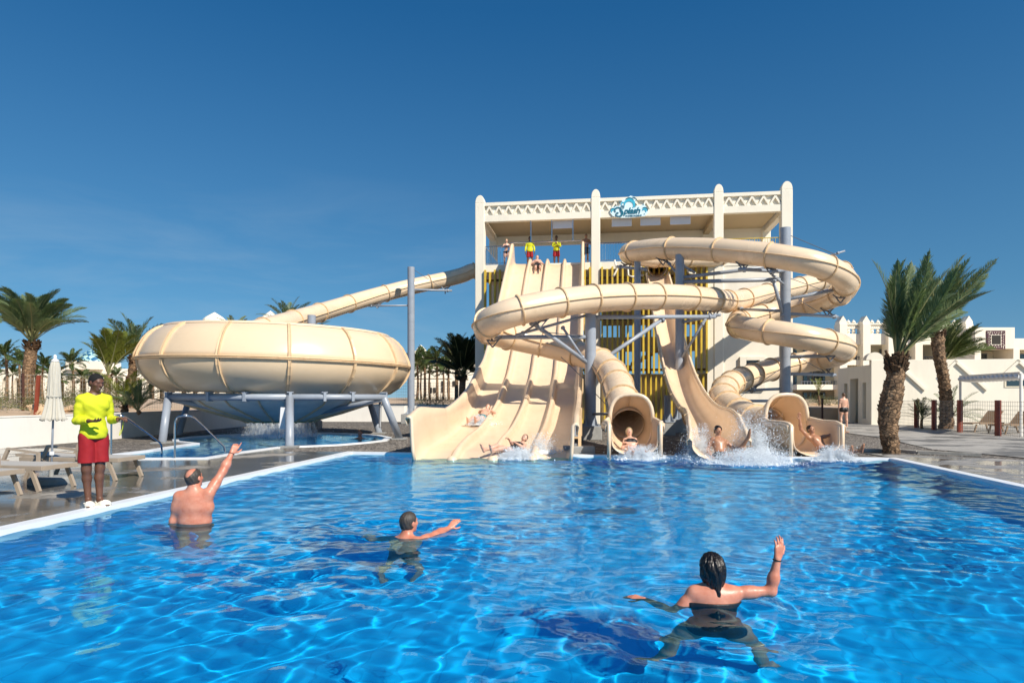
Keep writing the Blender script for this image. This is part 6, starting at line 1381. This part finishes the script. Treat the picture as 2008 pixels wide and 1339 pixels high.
        if hcut == 'wet':
            hp += [ell(hc-up*.035*s-fdv*.02*s, Rh, (.094*s, .09*s, .092*s), .02), cone(hc-fdv*.05*s, hc-up*.095*s-fdv*.045*s, .078*s, .062*s, .03)]
            for q in range(5): a_ = q*1.3; hp.append(cone(hc-up*(.0+.016*q)*s-fdv*.098*s+sd*(.03*math.cos(a_)), hc-up*(.03+.016*q)*s-fdv*.103*s-sd*(.03*math.cos(a_)), .013, .011, .006))
            for q in range(15):
                x0 = (q-7)*.0115; hp.append(cone(hc+up*.085*s*math.cos(x0*14)-fdv*.06*s+sd*x0*.8, hc-up*.075*s-fdv*.078*s+sd*x0*.55, .0055+.003*(q % 3), .006, .004))
            for q in range(8):
                a_ = hc-up*.07*s-fdv*.088*s+sd*(.009*(q-3.5)); b_ = neck-fw*.078*s+sp*.015*s+sd*(.006*(q-3.5)+.012); c_ = neck-fw*.097*s-sp*(.045+.06*((q*5) % 4)/3)*s+sd*(.018+.010*math.sin(q*5+1)); hp += [cone(a_, b_, .012, .009, .006), cone(b_, c_, .009, .005, .003)]
            for q, xx in enumerate((-.06, .045, .062)): hp.append(cone(hc-up*.10*s-fdv*.03*s+sd*xx, hc-up*.135*s-fdv*.055*s+sd*xx*1.1, .006, .003, .004))
        if hcut == 'long': hp += [cone(hc-fdv*.06*s, hc-up*.15*s-fdv*.07*s, .06*s, .03*s, .03)]
        ho = piece('hair', hp, M[hair], sb, 0, min(h, .009) if hcut != 'wet' else .0055, .0 if hcut not in ('curly', 'wet') else (.006 if hcut == 'curly' else .0022))
        nv = len(ho.data.vertices); co = np.empty(nv*3); ho.data.vertices.foreach_get('co', co); co = co.reshape(-1, 3); r_ = co-hc; x_, y_, z_ = r_@sd, r_@fdv, r_@up; th = np.arctan2(x_, -y_); am = .0034 if hcut == 'wet' else .0016
        dsp = am*(np.sin(13*th+2.5*np.sin(z_*28))+.7*np.sin(23*th+z_*45+1)+.5*np.sin(41*th-z_*70)); rn = r_/(np.linalg.norm(r_, axis=1)[:, None]+1e-6); co = co+rn*dsp[:, None]; ho.data.vertices.foreach_set('co', co.ravel().astype(np.float32)); ho.data.update()
    for wname in wear:
        if wname == 'shirt':
            cu = [(-sp*.06*s, -sp)]; t = recut(tors[:4]+tors[4:6], cu)+[ell(sp*.03*s, Rt, (.172*s*w, .122*s, .19*s), .04, cu)]
            for nm in 'AB':
                ap, S0, E, Wr, u, f_ = limbs['arm'+nm]; t += [(p[0], p[1], p[2], p[3], p[4]+(.004 if i > 2 else 0), p[5], ([(Wr-f_*.02, f_)] if i >= 3 else [])+[(neck+sp*.028*s, sp)]) for i, p in enumerate(ap)]
            B_ = bounds(t, .06); F1, lo, g = field(pr+[t[6]], h, (), .006, B_); F2, lo, g = field(t, h, [ell(neck+sp*.075*s+fw*.02*s, Rt, (.078*s, .085*s, .068*s), .008)], .012, B_)
            V, Q = nets(np.maximum(F1, F2), lo, g); V = V+.0045*np.stack([np.sin(V[:, 0]*40+V[:, 2]*29)*np.sin(V[:, 2]*33+V[:, 1]*20), np.sin(V[:, 1]*37+V[:, 2]*31+1)*np.sin(V[:, 2]*27+V[:, 0]*25), 0*V[:, 0]], -1); mesh('shirt', V, Q, M['yellow'], e, True)
        if wname == 'shorts':
            t = recut([tors[0]]+tors[-2:], [(sp*.01*s, sp)])
            for nm in 'AB':
                lp, Hp, K, An, tt, c_, ft = limbs['leg'+nm]; t.append(cone(Hp, Hp+tt*.37*s, .086*s, .096*s, .03, [(Hp+tt*.335*s, tt)]))
            B_ = bounds(t, .06); F1, lo, g = field(t, h, (), .004, B_); V, Q = nets(F1, lo, g); V = V+.006*np.stack([np.sin(V[:, 0]*40+V[:, 2]*12)*np.sin(V[:, 2]*13+1), np.sin(V[:, 1]*37+V[:, 2]*11+1)*np.sin(V[:, 0]*25), 0*V[:, 0]], -1); mesh('shorts', V, Q, M['redc'], e, True)
        if wname in ('trunks', 'teal_trunks', 'long_trunks'):
            t = recut([tors[0]]+tors[-2:], [(sp*.055*s, sp)]); ln = .10 if wname != 'long_trunks' else .27
            for nm in 'AB':
                lp, Hp, K, An, tt, c_, ft = limbs['leg'+nm]; t += recut(lp[:2], [(Hp+tt*ln*s, tt)])
            piece2('swim_trunks', t, M['tealc' if wname == 'teal_trunks' else 'blackc'], .010)
        if wname == 'suit':
            piece2('swimsuit', recut(tors, [(sp*.37*s, sp), (-sp*.13*s, -sp)]), M['blackc'], .007)
            sg = [cone(sp*.34*s+ax*q*.08*s+fw*.1*s, neck-sp*.02*s+ax*q*.06*s, .012, .010, .01) for q in (-1, 1)]+[cone(sp*.34*s+ax*q*.08*s-fw*.1*s, neck-sp*.0*s+ax*q*.07*s-fw*.035*s, .012, .010, .01) for q in (-1, 1)]
            piece('strap', sg, M['blackc'], (), 0, .008)
        if wname == 'bikini':
            piece2('bikini_top', recut(tors, [(sp*.37*s, sp), (sp*.28*s, -sp)]), M['blackc'], .008)
            piece2('bikini_bottom', recut(tors, [(sp*.03*s, sp), (-sp*.14*s, -sp)]), M['blackc'], .008)
    if pos[2] < .0 and pos[1] < 12:
        for o_ in [e]+list(e.children): o_.cycles.is_caustics_receiver = True
    if shoes:
        for nm in 'AB':
            lp, Hp, K, An, tt, c_, ft = limbs['leg'+nm]; sdv = np.cross(ft, c_); Rf = np.array([sdv, ft, -c_]); b = An+c_*.052*s
            t = [ell(b+ft*.105*s+c_*.0, Rf, (.056*s, .085*s, .044*s), .03, [(b+c_*.045*s, c_)]), ell(b-ft*.01*s+c_*.018, Rf, (.046*s, .075*s, .030*s), .03, [(b+c_*.045*s, c_)]), cone(b-ft*.05*s+c_*.02, b+ft*.13*s+c_*.025, .040*s, .047*s, .02, [(b+c_*.045*s, c_)])]
            sb = [ell(b-ft*.02*s-c_*.03*s, Rf, (.042*s, .068*s, .04*s), .01)]
            for q in range(9): a = -1+2*(q % 3)/2; sb.append(ell(b+ft*(.085+.028*(q//3))*s+sdv*a*.022*s-c_*.043*s, Rf, (.006, .006, .012), .002))
            piece('clog', t, M['croc'], sb, .004, .005)
            hs = [cone(b-ft*.0+sdv*q*.048*s-c_*.012, b-ft*.075*s-c_*.022, .009, .009, .01) for q in (-1, 1)]; piece('heel_strap', hs, M['croc'], (), 0, .006)
    if brace is not None:                 # thin band at the wrist of arm brace
        ap, S0, E, Wr, u, f_ = limbs['arm'+brace]; x = unit(np.cross(f_, (0, .3, 1))); y = np.cross(f_, x); mb = MB(); mb.tube([Vector(Wr-f_*.01+(x*math.cos(a)+y*math.sin(a))*.031*s) for a in np.linspace(0, 2*math.pi, 17)], .004, 6); mb.build('wrist_band', M['blackc'], e, True)
    return info
def pw(px, py, Y): p = P(px, py, Y); return tuple(p)
# lifeguard at the pool edge
lg = person('lifeguard in yellow long sleeved shirt, red shorts and white clogs standing on the pool edge', (-5.60, 8.98, 1.025), 1.80, .0075, 'skin_dark', (0.02, -.01, 1), (-.60, -.80, 0), fd=(.90, -.38, -.24), hd=(.14, -.06, 1), w=.86,
    A=((-.20, -.02, -1), (.90, -.40, .02), (.96, -.22, -.06), (0, .15, 1), .55, False, -1), B=((.10, .14, -1), (.72, -.62, .10), (.9, -.4, .1), (-.1, .25, -1), .75),
    LA=((-.01, .02, -1), (.02, .06, -1), (.62, -.78, 0)), LB=((-.02, -.03, -1), (.0, -.02, -1), (.92, -.38, 0)), hair='hair_crop', hcut='crop', wear=('shirt', 'shorts'), shoes=True, neckf=.7)
ls = bpy.data.objects.new('tmp', None)
mb = MB(); Wl = lg['limbs']['armB'][3]+lg['limbs']['handB']*.09; q = Vector(Wl); mb.tube([q+Vector((-.02, 0, .01)), q+Vector((.015, -.01, -.03)), q+Vector((.0, -.01, -.14)), q+Vector((-.035, 0, -.22)), q+Vector((-.05, 0, -.23)), q+Vector((-.03, 0, -.15))], .0045, 6)
o = mb.build('whistle_cord', M['yellow']); o.location = lg['e'].location; tag(o, 'thin yellow whistle cord hanging from the lifeguard hand', 'cord')
# bald man pointing
person('balding sunburnt man seen from behind in the pool pointing up with his right arm', (-3.83, 8.05, -.16), 1.86, .0085, 'skin_red', (.02, .02, 1), (-1, 0, 0), fd=(.30, .92, .16), hd=(-.10, .06, 1), w=1.42, belly=1.0, neckf=.5,
    A=((-.22, -.02, -1), (-.12, .2, -1), (0, .1, -1), (1, 0, 0), .5), B=((.24, .42, .62), (.22, .52, .86), (.34, .38, .8), (-.5, .6, -.3), .3, True, 1), hair='hair_grey', hcut='ring', wear=('trunks',), brace='B')
# swimmer with grey temples
person('man with short dark hair and grey temples swimming with one arm stretched to the right', (-1.16, 7.15, -.51), 1.78, .0085, 'skin_red', (.03, .2, 1), (-.88, .35, .0), fd=(.70, .72, .08), hd=(.12, .12, 1), w=1.15, neckf=.6,
    A=((-.65, .3, -.35), (-.3, .8, -.3), (-.2, .8, -.1), (0, 0, -1), .3), B=((.50, .84, .10), (.52, .84, .13), (.6, .5, .6), (.2, .8, -.4), .35), LA=((-.2, .15, -.95), (-.1, -.5, -.8), (0, .6, -.8)), LB=((.12, .35, -.9), (0, -.5, -.85), (0, .6, -.8)), hair='hair_grey', hcut='short', wear=('trunks',))
# woman waving
person('woman with wet black hair seen from behind in the pool waving her raised right arm', (1.475, 4.88, -.355), 1.68, .007, 'skin_red', (0, .06, 1), (-1, .06, .06), fd=(-.10, .98, -.05), hd=(-.03, .10, 1), fem=True, w=1.22, neckf=.15,
    A=((-.55, -.05, -.62), (-.70, .60, .50), (-.88, .42, .15), (.2, .2, -1), .45), B=((.94, -.02, .06), (.20, .02, .96), (.16, .03, 1), (-.35, .9, 0), .35), LA=((-.50, .20, -.80), (-.35, .10, -.85), (-.5, .6, -.4)), LB=((.46, .18, -.82), (.30, .05, -.88), (.5, .6, -.4)), hair='hair_black', hcut='wet', wear=('suit',), brace='B')
# riders leaving the slides
person('woman sliding out of the centre tube with arms crossed on her chest', (3.06, 17.0, .13), 1.66, .013, 'skin_pale', (-.02, .66, .62), (1, .05, 0), fd=(.0, -.95, .25), hd=(-.05, .45, 1), fem=True, rmin=.012,
    A=((.1, -.5, -.5), (-.85, -.1, .45), (-.9, .1, .3), (0, .5, -.5), .5), B=((-.25, -.45, -.5), (.9, -.1, .4), (.9, .1, .3), (0, .5, -.5), .5), LA=((.12, -.85, .30), (.05, -.75, -.25), (0, -.5, .7)), LB=((-.10, -.85, .34), (-.05, -.75, -.3), (0, -.5, .7)), hair='hair_fair', hcut='long', wear=('bikini',), group=None)
person('bearded man with curly dark hair splashing off the open chute with one foot up', (5.02, 16.1, .10), 1.80, .013, 'skin_tan', (.05, .55, .72), (.97, .2, .0), fd=(.15, -.98, .12), hd=(0, .25, 1), rmin=.012,
    A=((.55, -.3, -.5), (.7, -.5, .2), (.8, -.4, .3), (0, 0, -1), .4), B=((-.45, -.1, -.8), (.2, -.6, -.4), (0, -1, 0), (0, 0, -1), .4), LA=((.48, -.70, .42), (.34, -.45, .75), (-.1, -.5, .86)), LB=((.3, -.9, .12), (.2, -.8, -.2), (0, -.5, .8)), hair='hair_black', hcut='curly', wear=('long_trunks',), w=1.05)
person('man leaving the right hand tube with one arm thrown up and feet forward', (7.82, 16.75, .16), 1.78, .013, 'skin_tan', (-.28, .62, .66), (.8, .45, .1), fd=(.35, -.85, .35), hd=(-.25, .35, 1), rmin=.012,
    A=((.9, -.2, .25), (.85, -.4, .3), (.8, -.5, .2), (0, 0, -1), .3), B=((-.60, .0, .6), (-.15, -.1, .95), (-.1, -.1, 1), (0, -1, 0), .15), LA=((.50, -.78, .10), (.35, -.7, .1), (0, -.35, .93)), LB=((.30, -.9, .12), (.25, -.75, .05), (-.2, -.4, .9)), hair='hair_black', hcut='crop', wear=('long_trunks',))
person('woman in a black swimsuit sliding into the pool at the foot of the third lane', (-.04, 16.95, .14), 1.68, .013, 'skin_pale', (.50, .62, .30), (-.6, .75, .1), fd=(.05, -.8, .6), hd=(.45, .35, .75), fem=True, w=1.1, rmin=.012,
    A=((-.2, -.6, .0), (-.3, -.5, .5), (-.3, -.5, .3), (0, 0, -1), .5), B=((-.1, -.7, -.1), (-.6, -.3, .4), (-.6, -.3, .3), (0, 0, -1), .5), LA=((-.62, -.62, .42), (-.55, -.5, -.15), (-.35, -.3, .9)), LB=((-.5, -.74, .36), (-.5, -.55, -.1), (-.2, -.4, .9)), hair='hair_brown', hcut='short', wear=('suit',))
person('rider in teal swim trunks halfway down the first lane', (-1.02, 22.5, slide_z(22.5)+.16), 1.75, .014, 'skin_pale', (.30, .80, .42), (1, -.3, 0), fd=(-.1, -.75, .6), hd=(.2, .7, .6), rmin=.013,
    A=((.4, -.6, -.1), (-.4, -.6, .3), (-.5, -.5, 0), (0, 0, -1), .5), B=((-.2, -.7, -.1), (.3, -.7, .3), (.4, -.6, 0), (0, 0, -1), .5), LA=((-.25, -.9, .02), (-.25, -.9, -.2), (0, -.5, .8)), LB=((-.35, -.85, .08), (-.35, -.85, -.3), (0, -.5, .8)), hair='hair_brown', hcut='short', wear=('teal_trunks',))
zt = slide_z(37.35)
person('rider in dark trunks lying at the very top of the second lane', (1.42, 37.3, zt+.16), 1.76, .015, 'skin_pale', (0, .70, .62), (1, 0, 0), fd=(0, -.8, .5), hd=(0, .35, .95), rmin=.014, w=1.1,
    A=((.35, -.4, -.5), (-.7, -.4, .3), (-.8, -.2, .2), (0, 0, -1), .5), B=((-.35, -.4, -.5), (.7, -.4, .3), (.8, -.2, .2), (0, 0, -1), .5), LA=((.08, -.85, -.36), (.0, -.80, -.58), (0, -.6, .7)), LB=((-.08, -.85, -.36), (0, -.80, -.58), (0, -.6, .7)), hair='hair_fair', hcut='crop', wear=('long_trunks',))
person('man with only his head above the water in the plunge pool under the bowl', (-5.5, 24.2, -.45), 1.76, .013, 'skin_red', (0, .1, 1), (1, 0, 0), fd=(.1, -1, 0), hd=(0, 0, 1), A=((.8, -.2, -.1), (.3, -.8, 0), (0, -1, 0), (0, 0, -1), .3), B=((-.8, -.2, -.1), (-.3, -.8, 0), (0, -1, 0), (0, 0, -1), .3), LA=((.2, -.9, -.1), (.1, .2, -.9), (0, -1, 0)), LB=((-.2, -.9, -.1), (0, .2, -.9), (0, -1, 0)), hair='hair_brown', hcut='crop', wear=('trunks',))
person('man in black briefs walking away on the footpath by the service building', (16.72, 33.8, .955), 1.76, .014, 'skin_pale', (0, .02, 1), (-1, 0, 0), fd=(0, 1, 0), hd=(0, .02, 1), rmin=.013, w=1.1, A=((-.18, 0, -1), (-.02, .1, -1), (0, .1, -1), (1, 0, 0), .4), B=((.18, 0, -1), (.02, .1, -1), (0, .1, -1), (-1, 0, 0), .4), LA=((-.10, .10, -1), (-.02, -.16, -1), (0, 1, -.1)), LB=((.10, -.04, -1), (.02, -.06, -1), (.1, 1, -.1)), hair='hair_brown', hcut='crop', wear=('trunks',))
def onplat(px, v, hp):
    # find the point of the platform seen in column px at depth v behind the facade
    k = (px-CX)/CF; u = (k*(T0.y+TV.y*v)-(T0.x+TV.x*v))/(TU.x-k*TU.y); p = T(u, v, FZ+hp); return tuple(p)
person('woman in black bikini leaning on the platform railing at upper left', onplat(993, .72, .88), 1.62, .014, 'skin_pale', (0, -.16, 1), (1, 0, 0), fd=(.1, -1, -.2), hd=(0, -.3, 1), fem=True, rmin=.013, A=((.42, -.5, -.72), (-.5, -.75, .12), (-.7, -.6, 0), (0, 0, -1), .5), B=((-.42, -.5, -.72), (.5, -.75, .12), (.7, -.6, 0), (0, 0, -1), .5), hair='hair_fair', hcut='short', wear=('bikini',))
person('platform lifeguard in yellow shirt with arms hanging, left of the rider', onplat(1039, .95, .96), 1.80, .014, 'skin_dark', (0, -.03, 1), (1, 0, 0), fd=(.25, -1, -.1), hd=(0, -.05, 1), rmin=.013, A=((.30, -.1, -1), (.1, -.2, -1), (0, -.2, -1), (-1, 0, 0), .4), B=((-.30, -.1, -1), (-.1, -.2, -1), (0, -.2, -1), (1, 0, 0), .4), wear=('shirt', 'shorts'), hair='hair_crop', hcut='short')
person('platform lifeguard in yellow shirt with one arm bent to the chest, right of the rider', onplat(1091, .95, .96), 1.80, .014, 'skin_dark', (0, -.03, 1), (1, -.2, 0), fd=(-.25, -1, -.15), hd=(0, -.05, 1), rmin=.013, A=((.22, -.3, -.95), (-.75, -.4, .42), (-.6, 0, .8), (0, 1, 0), .6), B=((-.2, -.4, -.95), (.6, -.6, -.1), (.8, -.3, 0), (0, 0, 1), .5), wear=('shirt', 'shorts'), hair='hair_crop', hcut='short')
person('tanned bare chested man leaning on the platform rail at the right of the lanes', onplat(1149, .72, .94), 1.78, .014, 'skin_tan', (0, -.10, 1), (1, 0, 0), fd=(-.3, -1, -.2), hd=(0, -.15, 1), rmin=.013, w=1.25, belly=.4, A=((.35, -.4, -.85), (-.45, -.85, .1), (-.6, -.6, 0), (0, 0, -1), .5), B=((-.35, -.4, -.85), (.45, -.85, .1), (.6, -.6, 0), (0, 0, -1), .5), hair='hair_brown', hcut='crop', wear=('long_trunks',))
# ---------------------------------------------------------------- splashes
def foam_mat():
    m = bpy.data.materials.new('white_splash_water'); m.use_nodes = True; b = m.node_tree.nodes['Principled BSDF']; b.inputs['Base Color'].default_value = (.86, .91, .95, 1); b.inputs['Roughness'].default_value = .25; b.inputs['Specular IOR Level'].default_value = .7; return m
M['foam'] = foam_mat()
def splash(name, base, rad, hgt, n, seed, lab, dirs=(0, -1), lumps=30, fine=1.0):
    rs = np.random.default_rng(seed); v = []; f = []; tet = np.array([(1, 0, -.4), (-.5, .87, -.4), (-.5, -.87, -.4), (0, 0, 1)])
    octa = np.array([(1, 0, 0), (-1, 0, 0), (0, 1, 0), (0, -1, 0), (0, 0, 1), (0, 0, -1)]); of = [(0, 2, 4), (2, 1, 4), (1, 3, 4), (3, 0, 4), (2, 0, 5), (1, 2, 5), (3, 1, 5), (0, 3, 5)]
    jets = rs.normal(0, 1, (14, 2)); jets /= np.linalg.norm(jets, axis=1)[:, None]
    B = np.array(base)
    n = int(n*3.2); ji = rs.integers(0, 14, n); j = np.where(rs.random((n, 1)) < .6, jets[ji], rs.normal(0, .6, (n, 2))); sp_ = .5+.6*np.sin(ji*2.3)**2
    t = rs.random(n)**.85; r = rad*t*rs.uniform(.6, 1.05, n); z = hgt*4*t*(1-t)*rs.random(n)**.9*sp_+np.abs(rs.normal(0, .02, n))
    p = B+np.stack([j[:, 0]*r+rs.normal(0, .06*rad, n), j[:, 1]*r*.6+dirs[1]*r*.25+rs.normal(0, .06*rad, n), z], -1)
    s = .0022*np.exp(rs.normal(0, .55, n))*fine*np.where(z < .15*hgt, 1.9, 1.0)+.0008
    st = rs.normal(0, .35, (n, 3)); st[:, 2] += 1; st /= np.linalg.norm(st, axis=1)[:, None]; el = 1+2.2*rs.random(n)
    q = octa[None]*s[:, None, None]; q = q+(q@st[:, :, None])*st[:, None, :]*(el-1)[:, None, None]+p[:, None, :]
    v = q.reshape(-1, 3); f = (np.arange(n)[:, None, None]*6+np.array(of)[None]).reshape(-1, 3)
    o = mesh(name, v, f, M['foam'], None, True); tag(o, lab, 'splash', kind='stuff')
    # churned foam mound: many small overlapping lumps in one ragged sheet
    G_ = 150; xs = np.linspace(-1, 1, G_); X, Y = np.meshgrid(xs, xs); r = np.hypot(X, Y); Z = np.zeros_like(X)
    for k in range(260): a, b, w, hh = rs.normal(0, .40), rs.normal(0, .40), rs.uniform(.02, .09), rs.uniform(.1, 1); Z += hh*np.exp(-((X-a)**2+(Y-b)**2)/w**2)
    Z = Z*np.clip(1-r**1.6, 0, 1); Z = Z/Z.max()*hgt*.42-.035*hgt-.01+rs.normal(0, .006, Z.shape); i = np.arange(G_*G_).reshape(G_, G_); q = np.stack([i[:-1, :-1], i[:-1, 1:], i[1:, 1:], i[1:, :-1]], -1).reshape(-1, 4); keep = Z.ravel()[q].max(1) > -.005
    V = np.stack([B[0]+X.ravel()*rad*.85, B[1]+Y.ravel()*rad*.5-.1*rad, B[2]+Z.ravel()], -1); q = q[keep]; us = np.unique(q); rm = np.full(G_*G_, -1); rm[us] = np.arange(len(us))
    o = mesh('foam', V[us], rm[q], M['foam'], None, True); tag(o, 'white churned foam of the '+lab, 'foam', kind='stuff')
splash('splash', (3.15, 16.3, 0), .66, .34, 6000, 1, 'splash at the centre tube exit')
splash('splash', (5.30, 15.45, 0), 1.15, .34, 12000, 2, 'big splash at the open chute')
splash('splash', (5.95, 16.45, 0), .85, 1.15, 11000, 5, 'high spray right of the chute rider')
splash('splash', (4.6, 16.5, 0), .62, .8, 6000, 6, 'spray left of the chute rider')
splash('splash', (7.6, 15.95, 0), .58, .36, 7000, 3, 'splash at the right hand tube exit')
splash('splash', (.15, 16.5, 0), .6, .28, 5500, 4, 'splash at the foot of the third lane')
splash('splash', (.75, 17.1, .1), .5, .5, 1800, 9, 'thin spray behind the rider at the foot of the third lane')
splash('splash', (-1.0, 22.0, slide_z(22)+.02), .5, .32, 3000, 7, 'spray around the rider on the first lane')
splash('splash', (-8.85, 25.7, .02), 1.9, .6, 8000, 8, 'spray under the bowl outlet', fine=1.1)
print('objects', len(S.objects))
